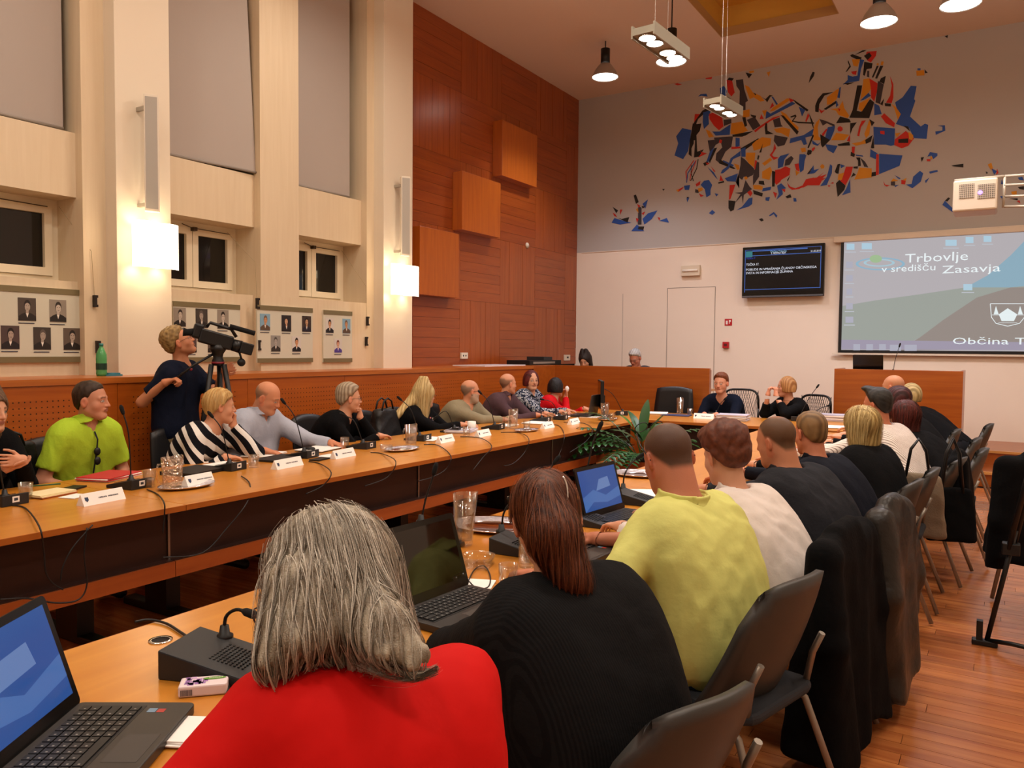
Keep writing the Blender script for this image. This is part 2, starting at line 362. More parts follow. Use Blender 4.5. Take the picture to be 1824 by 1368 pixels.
# parapet ledge with perforated cladding
par = MB(); par.box((-7.0, -3, 0), (XL - .03, 9.75, ZL - .045)); par = par.build('parapet', m_woodx, kind='structure')
led = MB().box((-7.0, -3, ZL - .045), (XL, 9.75, ZL)).build('ledge', wood('cherry_ledge', '#a5531a', '#bc6a26', 'y', .3, .8, .3), par)
m_perf = bpy.data.materials.new('perforated_cherry'); m_perf.use_nodes = True
clad = wood('cherry_cladding', '#a04a0e', '#b45a17', 'y', .32, .9, .2)
for i in range(10):
    y0 = -2.6 + i * 1.22
    if y0 + 1.22 > 9.8: break
    pn = MB().box((XL - .03, y0 + .002, .05), (XL - .012, y0 + 1.218, ZL - .047)).build('panel', clad, par)
    if 1.0 < y0 + 1.2:
        hb = MB(); nx, nz = 26, 13
        for u in range(nx):
            for v in range(nz):
                yy = y0 + .13 + u * .038; zz = .64 + v * .042
                r = .0052
                hb.add([(XL - .0115, yy + r * math.cos(t * math.pi / 3), zz + r * math.sin(t * math.pi / 3)) for t in range(6)], [(0, 1, 2, 3, 4, 5)])
        hb.build('perforation', m_dark, pn, kind='stuff')
# ledge return towards the dais partition
MB().box((-6.5, 9.75, 0), (XL, YD, ZL)).build('parapet_end', m_woodx, par)
# =================== PEOPLE ENGINE (signed distance fields -> surface nets) ===================
f32 = np.float32
def cap(P, a, b, ra, rb=None):
    rb = ra if rb is None else rb
    a = np.asarray(a, f32); b = np.asarray(b, f32); ba = b - a; pa = P - a
    t = np.clip(pa @ ba / f32(ba @ ba + 1e-9), 0, 1)
    q = pa - t[:, None] * ba
    return np.sqrt(np.einsum('ij,ij->i', q, q)) - (ra + (rb - ra) * t).astype(f32)
def ell(P, c, r, R=None):
    q = P - np.asarray(c, f32)
    if R is not None: q = q @ np.asarray(R, f32)
    r = np.asarray(r, f32); a = q / r; k0 = np.sqrt(np.einsum('ij,ij->i', a, a)) + 1e-6
    b = a / r; k1 = np.sqrt(np.einsum('ij,ij->i', b, b)) + 1e-6
    return k0 * (k0 - 1) / k1
def smin(a, b, k):
    h = np.maximum(k - np.abs(a - b), 0) / k
    return np.minimum(a, b) - h * h * (k * .25)
def smax(a, b, k): return -smin(-a, -b, k)
def su(ds, k):
    d = ds[0]
    for e in ds[1:]: d = smin(d, e, k)
    return d
def nets(fn, lo, hi, h, B=6, slack=1.6):
    lo = np.asarray(lo, f32); nb = np.maximum(1, np.ceil((np.asarray(hi) - lo) / (h * B))).astype(int)
    n = nb * B
    ax = [lo[i] + (np.arange(nb[i]) + .5) * h * B for i in range(3)]
    C = np.stack(np.meshgrid(*ax, indexing='ij'), -1).reshape(-1, 3).astype(f32)
    d = fn(C); act = (np.abs(d) < B * h * .87 * slack).reshape(nb); sg = np.where(d < 0, -1, 1).reshape(nb).astype(f32)
    D = sg.repeat(B, 0).repeat(B, 1).repeat(B, 2); Mk = act.repeat(B, 0).repeat(B, 1).repeat(B, 2)
    I = np.argwhere(Mk)
    if len(I) == 0: return np.zeros((0, 3)), np.zeros((0, 4), int)
    D[Mk] = fn((lo + I * f32(h)).astype(f32))
    Sg = D < 0
    c = np.zeros(tuple(n - 1), np.int8); X, Y, Z = n - 1
    for i in (0, 1):
        for j in (0, 1):
            for k in (0, 1): c += Sg[i:i + X, j:j + Y, k:k + Z]
    mix = (c > 0) & (c < 8); cell = np.argwhere(mix); nv = len(cell)
    idx = np.full(mix.shape, -1, np.int64); idx[mix] = np.arange(nv)
    acc = np.zeros((nv, 3)); cnt = np.zeros(nv)
    cs = [(i, j, k) for i in (0, 1) for j in (0, 1) for k in (0, 1)]
    for a in cs:
        for ax_ in range(3):
            if a[ax_] == 0:
                b = list(a); b[ax_] = 1
                A = cell + a; Bc = cell + b
                da = D[A[:, 0], A[:, 1], A[:, 2]]; db = D[Bc[:, 0], Bc[:, 1], Bc[:, 2]]
                m = (da < 0) != (db < 0); t = np.zeros(nv); t[m] = da[m] / (da[m] - db[m])
                p = A.astype(float); p[:, ax_] += t
                acc[m] += p[m]; cnt[m] += 1
    V = lo + acc / cnt[:, None] * h
    F = []
    for ax_ in range(3):
        sl0 = [slice(None)] * 3; sl1 = [slice(None)] * 3; sl0[ax_] = slice(0, n[ax_] - 1); sl1[ax_] = slice(1, n[ax_])
        ch = Sg[tuple(sl0)] != Sg[tuple(sl1)]
        E = np.argwhere(ch); u, v = [(1, 2), (2, 0), (0, 1)][ax_]
        E = E[(E[:, u] > 0) & (E[:, v] > 0) & (E[:, u] < n[u] - 1) & (E[:, v] < n[v] - 1)]
        inside = Sg[E[:, 0], E[:, 1], E[:, 2]]
        q = []
        for du, dv in ((-1, -1), (0, -1), (0, 0), (-1, 0)):
            c_ = E.copy(); c_[:, u] += du; c_[:, v] += dv; q.append(idx[c_[:, 0], c_[:, 1], c_[:, 2]])
        q = np.stack(q, 1); q[~inside] = q[~inside][:, ::-1]; F.append(q)
    F = np.concatenate(F); F = F[(F >= 0).all(1)]
    return V, F
def trim(V, F, keep):
    F = F[keep[F].all(1)]; u, inv = np.unique(F, return_inverse=True)
    return V[u], inv.reshape(F.shape)
_nd = RNG.normal(size=(24, 3)).astype(f32); _nd /= np.linalg.norm(_nd, axis=1)[:, None]; _np = RNG.random(24).astype(f32) * 6.28
def noise(P, s, n=6, o=0):
    d = np.zeros(len(P), f32)
    for i in range(n): d += np.sin(P @ (_nd[(i + o) % 24] * s * (1 + .45 * i)) + _np[(i + o) % 24] + 1.3 * np.sin(P @ _nd[(i + o + 7) % 24] * s * .6)) / (1 + .35 * i)
    return d / n
def nmesh(name, V, F, mats, parent, col=None, smooth=True, mi=None):
    me = bpy.data.meshes.new(name); V = V - np.array(parent_loc(parent))
    nf = len(F); w = F.shape[1]
    me.vertices.add(len(V)); me.vertices.foreach_set('co', np.asarray(V, f32).ravel())
    me.loops.add(nf * w); me.loops.foreach_set('vertex_index', F.ravel().astype(np.int32))
    me.polygons.add(nf); me.polygons.foreach_set('loop_start', np.arange(0, nf * w, w, dtype=np.int32)); me.polygons.foreach_set('loop_total', np.full(nf, w, np.int32))
    me.polygons.foreach_set('use_smooth', np.full(nf, smooth))
    if mi is not None: me.polygons.foreach_set('material_index', mi.astype(np.int32))
    me.update(calc_edges=True); me.validate()
    if col is not None:
        a = me.color_attributes.new('Col', 'FLOAT_COLOR', 'POINT'); c4 = np.ones((len(V), 4), f32); c4[:, :3] = col; a.data.foreach_set('color', c4.ravel())
    for m in (mats if isinstance(mats, (list, tuple)) else [mats]): me.materials.append(m)
    return link(name, me, parent)
def attr_mat(name, rough, sheen=0, bump=0, bscale=300, sss=0, spec=.4, stretch=None):
    m = mat(name, '#808080', rough, spec=spec, sheen=sheen, bump=bump, bscale=bscale); nt = m.node_tree
    a = nt.nodes.new('ShaderNodeVertexColor'); a.layer_name = 'Col'
    nt.links.new(a.outputs[0], nt.nodes['Principled BSDF'].inputs['Base Color'])
    if sss: nt.nodes['Principled BSDF'].inputs['Subsurface Weight'].default_value = sss; nt.nodes['Principled BSDF'].inputs['Subsurface Radius'].default_value = (.012, .005, .003)
    return m
m_skin = attr_mat('skin', .5, bump=.08, bscale=350, spec=.35)
m_hair = attr_mat('hair_strands', .42, bump=.35, bscale=420, spec=.35)
def fabric(name, col, rough=.9, bump=.2, bscale=70, sheen=0, stripe=None):
    m = mat(name, col, rough, bump=bump, bscale=bscale, sheen=sheen, spec=.12)
    nt = m.node_tree; b = nt.nodes['Principled BSDF']
    if stripe and not nt.nodes.get('STR'):
        c2, axis, sc, w = stripe[:4]; thr = stripe[4] if len(stripe) > 4 else .5
        tc = nt.nodes.new('ShaderNodeTexCoord'); wv = nt.nodes.new('ShaderNodeTexWave'); wv.name = 'STR'
        wv.bands_direction = axis; wv.inputs['Scale'].default_value = sc; wv.inputs['Distortion'].default_value = w; wv.inputs['Detail'].default_value = 0; wv.inputs['Detail Scale'].default_value = 1.0
        nt.links.new(tc.outputs['Object'], wv.inputs['Vector'])
        r = nt.nodes.new('ShaderNodeValToRGB'); r.color_ramp.interpolation = 'CONSTANT'; r.color_ramp.elements[0].color = srgb(col); r.color_ramp.elements[1].color = srgb(c2); r.color_ramp.elements[1].position = thr
        nt.links.new(wv.outputs['Fac'], r.inputs[0]); nt.links.new(r.outputs[0], b.inputs['Base Color'])
    return m
def spots(name, cols, scale=30):
    m = mat(name, cols[0], .85, spec=.2); nt = m.node_tree
    tc = nt.nodes.new('ShaderNodeTexCoord'); n = nt.nodes.new('ShaderNodeTexNoise'); n.inputs['Scale'].default_value = scale; n.inputs['Detail'].default_value = 1
    nt.links.new(tc.outputs['Object'], n.inputs['Vector']); r = nt.nodes.new('ShaderNodeValToRGB'); r.color_ramp.interpolation = 'CONSTANT'
    el = r.color_ramp.elements; el[0].color = srgb(cols[0]); el[1].color = srgb(cols[1]); el[1].position = .5
    for i, c in enumerate(cols[2:]): e = el.new(.56 + .06 * i); e.color = srgb(c)
    nt.links.new(n.outputs['Fac'], r.inputs[0]); nt.links.new(r.outputs[0], nt.nodes['Principled BSDF'].inputs['Base Color']); return m
# ---- head (local frame: x right, y face, z up, origin between the ears, about 0.235 tall) ----
def head_sdf(Q, fem=0, fat=0, open_=0):
    A = Q.copy(); A[:, 0] = np.abs(A[:, 0])
    sk = ell(A, (0, -.014, .034), (.076 + .004 * fat, .096, .087))
    fc = ell(A, (0, .022, -.028), (.060 + .012 * fat, .068, .088))
    d = smin(sk, fc, .03)
    d = smin(d, cap(A, (.046 + .008 * fat, -.005, -.055), (.018, .062, -.098 - .004 * fat), .024 - .004 * fem, .021), .035)
    if fat: d = smin(d, ell(A, (0, .03, -.095), (.055, .055, .035)), .04)
    d = smin(d, cap(A, (.032, .04, -.02), (.045, .045, -.03), .02), .03)       # cheek
    d = smin(d, cap(A, (.012, .082, .026), (.045, .066, .02), .008 - .003 * fem), .016)   # brow
    d = smax(d, -ell(A, (.031, .101, .003), (.018, .014, .011)), .014)           # socket
    d = smin(d, ell(A, (.031, .071, .002), (.0135, .0135, .0125)), .003)            # eye
    d = smin(d, cap(A, (0, .086, .012), (0, .106, -.028), .007, .0105), .014)      # nose
    d = smin(d, ell(A, (.011, .093, -.030), (.009, .010, .008)), .008)
    d = smin(d, ell(A, (0, .078, -.054), (.027, .017, .012)), .012)
    d = smin(d, ell(A, (.006, .093, -.0505), (.016, .006, .0045)), .006)
    d = smin(d, ell(A, (0, .092, -.0615), (.019, .007, .0055)), .006)
    d = smax(d, -ell(A, (0, .102, -.056), (.022, .012, .0014 + .003 * open_)), .004)
    d = smin(d, ell(A, (0, .078, -.094), (.018, .016, .014)), .02)                 # chin
    er = ell(A, (.083 + .004 * fat, -.012, -.008), (.0085, .02, .033), rotz(.35))
    er = smax(er, -ell(A, (.091 + .004 * fat, -.004, -.004), (.006, .011, .02)), .006)
    return smin(d, er, .008)
ZT = ([-.12, -.07, -.04, -.018, .008, .028, .055, .095], [-.072, -.062, -.02, .012, .018, .055, .074, .088])
def zt(y): return np.interp(y, *ZT)
def head_color(Q, sk, hairc, style, beard=None, lipc=None, brow=None):
    sk = np.array(srgb(sk)[:3]); hc = np.array(srgb(hairc)[:3]); n = len(Q)
    C = np.tile(sk, (n, 1)); x = np.abs(Q[:, 0]); y = Q[:, 1]; z = Q[:, 2]
    def mixc(m, c, a=1.): C[m] = C[m] * (1 - a) + np.array(c) * a
    red = np.clip(1 - ((x - .045) ** 2 + (z + .03) ** 2) / .0012, 0, 1) * (y > .03)
    C[:] = C * (1 - .25 * red[:, None]) + sk * np.array([1.08, .78, .72]) * .25 * red[:, None]
    mixc((x > .078) & (np.abs(y + .012) < .03), sk * np.array([1.05, .72, .66]), .6)
    mixc((y > .07) & (x < .014) & (z < -.01) & (z > -.04), sk * np.array([1.05, .8, .74]), .5)
    if beard is not None:
        b = np.array(srgb(beard)[:3]); mixc((z < -.036 + .25 * np.maximum(0, x - .03)) & (y > -.02) & (z > -.13) & ~((x < .02) & (np.abs(z + .056) < .007)), b, .75)
    lip = np.array(srgb(lipc or '#8f4a40')[:3]); mixc(((x / .024) ** 2 + ((z + .056) / .0095) ** 2 < 1) & (y > .07), lip, .75)
    br = np.array(srgb(brow or hairc)[:3]); mixc((x > .012) & (x < .05) & (np.abs(z - (.026 - .12 * np.maximum(0, x - .032))) < .0045) & (y > .05), br, .7)
    ex = ((x - .031) / .0145) ** 2; ez = ((z - .002) / .0068) ** 2
    mixc((ex + ez < 1.35) & (y > .06), br * .5, .6); mixc((ex + ez < .8) & (y > .06), (.62, .58, .54), .9)
    mixc((((x - .031) / .0062) ** 2 + ((z - .002) / .006) ** 2 < 1) & (y > .06), (.03, .018, .012))
    if style in ('buzz', 'ring'):
        al = np.clip((z - zt(y)) / .022, 0, 1)
        if style == 'ring': al = al * np.clip((.062 - z) / .025 + np.clip((-.07 - y) / .02, 0, .6), 0, 1) * .8
        else: al = al * (.9 - .5 * np.clip(1 - ((x / .035) ** 2 + ((y + .03) / .045) ** 2), 0, 1) * (z > .08))
        C[:] = C * (1 - al[:, None]) + hc * al[:, None]
    return C
def hair_sdf(Q, style, t=.012, seed=0, ln=.2, fcut=None):
    A = Q.copy(); A[:, 0] = np.abs(A[:, 0]); y, z = Q[:, 1], Q[:, 2]
    sk = smin(ell(A, (0, -.014, .034), (.076, .096, .087)), ell(A, (0, -.02, -.02), (.062, .07, .07)), .03)
    line = (zt(y) - z).astype(f32)
    earcut = cap(A, (.085, .0, -.03), (.085, -.006, .006), .021)
    if style in ('short', 'curly', 'quiff', 'grey'):
        th = (t * (1 + .9 * np.clip((z - .03) / .08, 0, 1)) * np.clip(-line / .035 + .15, 0, 1) + .001).astype(f32); line = line + .004 * noise(Q, 160, 4, seed)
        amp, fr = (.011, 95) if style == 'curly' else (.004, 110)
        d = sk - th - amp * noise(Q, fr, 6, seed).astype(f32)
        if style == 'quiff':
            d = smin(d, ell(Q, (.0, .055, .125), (.055, .05, .024), rotx(.25)) - .003 * noise(Q, 120, 4, seed), .03)
        d = smax(d, line, .012); return smax(d, -earcut, .01)
    strand = .0018 * np.sin(Q[:, 0] * 260 + Q[:, 1] * 240 + 4 * noise(Q, 18, 3, seed)).astype(f32)
    face = ell(Q, (0, .09, -.03), (.062, .085, .095)) if fcut is None else ell(Q, (0, .115, -.02), fcut)       # opening for the face
    if style == 'pony':
        d = sk - t * .6 - strand * .6
        d = smax(d, line, .01); return smax(d, -earcut, .01)
    if style == 'bob': body = ell(A, (0, -.02, .005), (.092 + t, .098 + t, .125)); low = -.01 - z - ln; body = smin(body, ell(A, (.045, -.02, -.06), (.052, .075, .09)), .03)
    elif style == 'bun': body = sk - t
    else: body = smin(ell(A, (0, -.02, .03), (.082 + t, .102 + t, .1)), ell(A, (.03, -.035, -.08), (.062 + t, .07, .08 + ln)), .05)
    d = body - strand
    if style == 'bob': d = smax(d, (-.075 - ln * .3 - z + .25 * np.maximum(0, y)).astype(f32), .012)
    d = smax(d, -face, .012)
    if style == 'bun': d = smax(d, line, .012)
    return d
def strands(name, root, sdf, starts, flow, n, steps, step, w, c1, c2, wild=.003, curl=0):
    starts = starts[RNG.integers(0, len(starts), n)]; P = starts + RNG.normal(0, .004, (n, 3)); off = np.abs(RNG.normal(0, wild, n)) + .001
    ph = RNG.random(n) * 6.28; tw = RNG.normal(0, .07, (n, 3)); L = RNG.integers(int(steps * .6), steps + 1, n)
    def g(P):
        e = .004; d0 = sdf(P.astype(f32)); G = np.stack([sdf((P + v).astype(f32)) - d0 for v in np.eye(3) * e], 1) / e
        return d0, G / (np.linalg.norm(G, axis=1)[:, None] + 1e-6)
    pts = []
    for s in range(steps):
        d0, G = g(P); P = P - G * (np.clip(d0, -.03, .03) - off)[:, None] * (1 if s == 0 else .7)
        pts.append(P.copy())
        D = flow(P, s) + tw + (curl * np.stack([np.sin(s * .7 + ph), np.cos(s * .7 + ph), 0 * ph], 1) if curl else 0)
        D -= G * np.einsum('ij,ij->i', D, G)[:, None] * .8
        D /= np.linalg.norm(D, axis=1)[:, None] + 1e-6
        P = P + D * step
    pts = np.stack(pts, 1)            # n, steps, 3
    for i in range(n): pts[i, L[i]:] = pts[i, L[i] - 1]
    for _ in range(5):
        q = pts.copy(); q[:, 1:-1] = (pts[:, :-2] + pts[:, 1:-1] * 2 + pts[:, 2:]) / 4; pts = q
    T_ = np.gradient(pts, axis=1); T_ /= np.linalg.norm(T_, axis=2)[..., None] + 1e-9
    flat = pts.reshape(-1, 3); G = g(flat)[1].reshape(pts.shape)
    U = np.cross(T_, G); U /= np.linalg.norm(U, axis=2)[..., None] + 1e-9
    fr = np.minimum(1, np.arange(steps)[None, :] / L[:, None]); R_ = w * np.clip(1.15 - fr, .12, 1)
    V = np.stack([pts - U * R_[..., None], pts + G * R_[..., None] * .5, pts + U * R_[..., None]], 2)
    idx = np.arange(n * steps * 3).reshape(n, steps, 3)
    F = np.stack([np.stack([idx[:, :-1, j], idx[:, :-1, j + 1], idx[:, 1:, j + 1], idx[:, 1:, j]], -1) for j in (0, 1)], 2)
    ok = (np.arange(steps - 1)[None, :] < (L - 1)[:, None])
    F = F[ok].reshape(-1, 4)
    r = RNG.random(n)[:, None]; C = np.array(srgb(c1)[:3]) * (1 - r) + np.array(srgb(c2)[:3]) * r
    o = nmesh(name, V.reshape(-1, 3), F, m_hair, root, np.repeat(C, steps * 3, 0)); o['kind'] = 'stuff'; return o
def nrm(v): v = np.array(v, float); return v / (np.linalg.norm(v) + 1e-9)
def ik(S, W, la, lb, pole):
    d = W - S; L = np.linalg.norm(d); m = la + lb
    if L > m * .985: k = L / (m * .985); la *= k; lb *= k
    u = d / L; a = (la * la - lb * lb + L * L) / (2 * L); h = math.sqrt(max(la * la - a * a, 0))
    p = np.array(pole, float); p = p - u * (p @ u); return S + u * a + nrm(p) * h
HP = {'flat': (.10, .12, .08), 'rest': (.35, .45, .3), 'curl': (.8, 1.0, .6), 'fist': (1.35, 1.6, 1.0), 'grip': (1.0, 1.1, .7)}
def hand_parts(W, hd, pn, side, pose='rest', s=1.0):
    """palm and five fingers; returns capsules (a, b, ra, rb)"""
    hd = nrm(hd); pn = nrm(np.array(pn, float) - hd * (np.array(pn, float) @ hd)); lat = np.cross(hd, pn) * side   # towards the thumb
    C = []; c = HP[pose]
    for u in (-.024, -.008, .008, .024): C.append((W + hd * .012 * s + lat * u * .6 * s, W + hd * .082 * s + lat * u * 1.15 * s, .0125 * s, .0115 * s))
    for i, (u, l) in enumerate(((.029, .92), (.010, 1.0), (-.010, .94), (-.028, .74))):
        p = W + hd * .088 * s + lat * u * 1.1 * s; ang = 0; r = .0088
        for j, seg in enumerate((.042, .026, .021)):
            ang += c[j] * (1 + .06 * i); dd = hd * math.cos(ang) + pn * math.sin(ang) + lat * u * 1.2
            q = p + nrm(dd) * seg * l * s; C.append((p, q, r * s, (r - .0009) * s)); p = q; r -= .0009
    p = W + hd * .025 * s + lat * .026 * s + pn * .006 * s; tc = c[0] * .5
    for seg, a, r in ((.042, .75, .0125), (.032, .45 - tc * .5, .0098), (.024, .25 - tc, .0088)):
        dd = hd * math.cos(a) + lat * math.sin(a) + pn * (.25 + tc * .5); q = p + nrm(dd) * seg * s; C.append((p, q, r * s, (r - .001) * s)); p = q
    return C
"""person: everything is given in world space; the pose is solved from the head, the hip and the hands"""
def person(label, head, hip, face, hz=(0, 0, 1), hd=None, sh=.185, b=1., bulge=.05, hands=(), top='long', tc=None, tl='#d0a080', skin='#c98e6c', hair=('short', '#3a2a1c'), ht=.012,
           pants=None, legs='sit', hs=1., fem=0, fat=0, beard=None, h=.012, hh=.005, glasses=None, neckr=.052, collar=None, wr=.004, belly=0, bust=0, neck='crew', pole=None, seed=0, extra_hair=(), strand=None, collar_col=None, tf=None, cuff=None, group=None, ln=.2, shoulder_drop=0, base=0., legdir=None, hem=None, lip=None, open_=0, twist=0, tilt=0, nf=.02, nup=0., fcut=None):
    H = np.array(head, float); hip = np.array(hip, float)
    F = np.array(tf if tf is not None else face, float); F[2] = 0; F = nrm(F)
    Rr = np.cross(F, [0, 0, 1.])
    if tilt: Rr = nrm(Rr + np.array([0, 0, tilt]))
    hy = nrm(face); z0 = np.array(hz, float); hxv = nrm(np.cross(hy, z0)); hzv = np.cross(hxv, hy); HR = np.stack([hxv, hy, hzv], 1)
    U = nrm(hzv * .6 + np.array([0, 0, .55]) - F * .05)
    N = H - hzv * .06 * hs - U * .115 * hs - hy * .02 * hs - F * nf + np.array([0, 0, nup])
    C = (hip + N) / 2 - F * bulge
    def sp(t): return hip * (1 - t) ** 2 + C * 2 * t * (1 - t) + N * t * t
    lv = [(0, .085, .118), (.2, .082, .108 + .02 * belly), (.4, .088, .108 + .014 * belly), (.6, .098, .112), (.78, .115, .098), (.91, .125, .060)]
    lv = [(t, w * b * (sh / .185), r * (b ** .8)) for t, w, r in lv]
    tors = [(sp(t) - Rr * w, sp(t) + Rr * w, r) for t, w, r in lv]
    S = [sp(.9) + Rr * sgn * sh + F * .02 - np.array([0, 0, .028 + shoulder_drop]) for sgn in (-1, 1)]
    ex = []
    if belly: ex.append((sp(.25) + F * (.05 + .03 * belly), .105 + .02 * belly))
    if bust: ex += [(sp(.62) + F * .085 + Rr * q * .075, .062 * bust) for q in (-1, 1)]
    upl, fol = .285, .255
    arms = []
    hands = list(hands)
    if len(hands) == 2 and (np.array(hands[0][0]) - np.array(hands[1][0])) @ Rr > 0: hands = hands[::-1]
    for i, sgn in enumerate((-1, 1)):
        if i < len(hands) and hands[i] is not None:
            hnd = hands[i]; W = np.array(hnd[0], float)
        else: hnd = (hip + F * .3 + Rr * sgn * .12 + np.array([0, 0, .1]), 'rest', None, None); W = np.array(hnd[0], float)
        pl = hnd[4] if len(hnd) > 4 and hnd[4] is not None else (Rr * sgn * .7 - F * .5 + np.array([0, 0, -1.]))
        E_ = ik(S[i], W, upl, fol, pl)
        if np.linalg.norm(W - S[i]) > (upl+fol) * .985: pass
        hdir = nrm(W - E_) if hnd[2] is None else nrm(hnd[2])
        pn = np.array([0, 0, -1.]) if hnd[3] is None else np.array(hnd[3], float)
        arms.append((S[i], E_, W, hdir, pn, hnd[1], sgn))
    L = []
    hw = .088 * b; LD = nrm(legdir) if legdir is not None else F
    for sgn in (-1, 1):
        hp = hip + Rr * sgn * hw
        if legs == 'sit':
            kn = hp + LD * .40 + Rr * sgn * .05 + np.array([0, 0, .0]); kn[2] = .50 + base; an = kn + LD * .03; an[2] = base + .09; kn = kn
        else: kn = hp + F * .04; kn[2] = base + .5; an = hp - F * .01 + Rr * sgn * .03; an[2] = base + .09
        L.append((hp, kn, an, an + F * .15 + np.array([0, 0, -.05])))
    rt = T('person', label, 'person', (hip[0], hip[1], base), 0, group)
    la_r = .047 * b; fa_r = .040 * b ** .5
    def torso(P, g=0.):
        d = su([cap(P, a, c, r + g) for a, c, r in tors], .075)
        for c, r in ex: d = smin(d, np.linalg.norm(P - np.asarray(c, f32), axis=1) - (r + g), .06)
        return d
    def armf(P, i, g=0., g2=None):
        s_, e, w_ = arms[i][:3]; g2 = g if g2 is None else g2
        return smin(cap(P, s_, e, la_r + .008 + g, la_r * .86 + g), cap(P, e, w_, fa_r + g2, .026 + g2), .02)
    HRf = HR.astype(f32); Hf = H.astype(f32)
    def toQ(P): return ((P - Hf) @ HRf / f32(hs)).astype(f32)
    nb = N; nt_ = H - hzv * .035 * hs - hy * .018 * hs
    def neckf(P): return smin(cap(P, nb - U * .02, nt_, neckr * 1.08, neckr), cap(P, sp(.93) - Rr * sh * .5, sp(.93) + Rr * sh * .5, .045), .06)
    def headf(P): return smin(head_sdf(toQ(P), fem, fat, open_) * f32(hs), neckf(P), .018)
    # --- body mesh: head and neck zone, torso-arm-leg zone, hand zones; one object
    VV, FF, CC = [], [], []; o = 0; skc = np.array(srgb(skin)[:3])
    zone = .155 * hs
    V, Fq = nets(lambda P: headf(P), H - .2, H + .17, hh)
    cut = N + U * .015
    kp = ((V - cut) @ U > -.01) ; V, Fq = trim(V, Fq, kp); VV.append(V); FF.append(Fq); CC.append(head_color(toQ(V.astype(f32)), skin, hair[1], hair[0], beard, lip)); o += len(V)
    def bodyf(P):
        d = torso(P); d = smin(d, neckf(P), .03)
        for i in (0, 1): d = smin(d, armf(P, i), .03)
        for hp, kn, an, ft in L: d = smin(d, smin(cap(P, hp, kn, .082 * b, .055), smin(cap(P, kn, an, .052, .036), cap(P, an, ft, .034, .03), .03), .03), .04)
        return d
    allp = np.array([hip, N] + [q for a in arms for q in a[:3]] + [q for l in L for q in l])
    lo = allp.min(0) - .2; hi = allp.max(0) + .2
    V, Fq = nets(bodyf, lo, hi, h * 1.25)
    kp = (V - cut) @ U < .012
    for a in arms: kp &= ~(((V - a[2]) @ a[3] > .004) & (np.linalg.norm(V - a[2], axis=1) < .06))
    V, Fq = trim(V, Fq, kp); VV.append(V); FF.append(Fq + o); CC.append(np.tile(skc, (len(V), 1))); o += len(V)
    for a in arms:
        HPs = hand_parts(a[2], a[3], a[4], a[6], a[5], .96 if not fem else .87)
        def hf(P, a=a, HPs=HPs):
            d = su([cap(P, *q) for q in HPs[:4]], .012); d = smin(d, cap(P, a[1], a[2], fa_r, .026), .02); d = smin(d, cap(P, a[2], a[2] + a[3] * .03, .024, .02), .02)
            for i in range(5):
                ch = su([cap(P, *q) for q in HPs[4 + 3 * i:7 + 3 * i]], .002); d = smin(d, ch, .005)
            return d
        pp = np.array([q[1] for q in HPs] + [a[2]])
        V, Fq = nets(hf, pp.min(0) - .035, pp.max(0) + .035, hh * .8, 5)
        kp = (V - a[2]) @ a[3] > -.012; V, Fq = trim(V, Fq, kp); VV.append(V); FF.append(Fq + o); CC.append(np.tile(skc * np.array([1.0, .92, .88]), (len(V), 1))); o += len(V)
    nmesh('body', np.concatenate(VV), np.concatenate(FF), m_skin, rt, np.concatenate(CC))
    # --- clothing
    if tc is not None:
        sl = {'long': 1., 'short': .55, 'none': 0, '34': .75}[top]
        g = .013
        def shirt(P):
            d = torso(P, g)
            d = smin(d, cap(P, sp(.92) - Rr * sh * .72, sp(.92) + Rr * sh * .72, .046 + g * .5), .05)
            q = sp(.0) - np.array([0, 0, hem if hem is not None else .05]); up = nrm(sp(.25) - sp(0))
            for i in (0, 1):
                s_, e, w_ = arms[i][:3]
                if sl >= .9:
                    a_ = smin(cap(P, s_, e, la_r + .008 + g, la_r + g * .9), cap(P, e, w_, fa_r + g * 1.1, .026 + g), .02)
                    a_ = smax(a_, ((P - (w_ - nrm(w_ - e) * .012).astype(f32)) @ nrm(w_ - e).astype(f32)), .004)
                elif sl > .6:
                    m_ = e + (w_ - e) * .55; a_ = smin(cap(P, s_, e, la_r + .008 + g, la_r + g), cap(P, e, w_, fa_r + g * 1.2, .03 + g), .02); a_ = smax(a_, ((P - m_.astype(f32)) @ nrm(w_ - e).astype(f32)), .004)
                elif sl > 0:
                    m_ = s_ + (e - s_) * .72; a_ = cap(P, s_, e, la_r + .008 + g, la_r + .002 + g * 1.15); a_ = smax(a_, ((P - m_.astype(f32)) @ nrm(e - s_).astype(f32)), .004)
                else: a_ = cap(P, s_ - Rr * arms[i][6] * .06, s_, .05, .05)
                d = smin(d, a_, .035)
            d = smax(d, -((P - q.astype(f32)) @ up.astype(f32)), .01)
            if wr:
                FM = np.array([[1, .35, .25], [-.35, 1, .2], [-.12, -.1, .42]], f32)
                e_ = noise(P @ FM, 24, 5, seed); e2 = noise(P @ FM.T, 48, 4, seed + 5); d = d + wr * (np.abs(e_) * 2.6 - .6) + wr * .5 * (np.abs(e2) * 2.4 - .6)
            nk = N + U * .012
            if neck == 'crew': d = smax(d, -cap(P, nk - U * .0 , nk + U * .3, neckr + .006, neckr + .05), .006)
            elif neck == 'v':
                d = smax(d, -cap(P, nk, nk + U * .3, neckr + .012, neckr + .06), .006); d = smax(d, -cap(P, nk + F * .08 + U * .02, sp(.72) + F * .15, .042, .012), .006)
            elif neck == 'open':
                d = smax(d, -cap(P, nk - U * .005, nk + U * .3, neckr + .010, neckr + .06), .005); d = smax(d, -cap(P, nk + F * .07 + U * .03, sp(.80) + F * .13, .034, .006), .005)
            elif neck == 'wide': d = smax(d, -cap(P, nk - U * .01, nk + U * .3, neckr + .03, neckr + .09), .006)
            return d
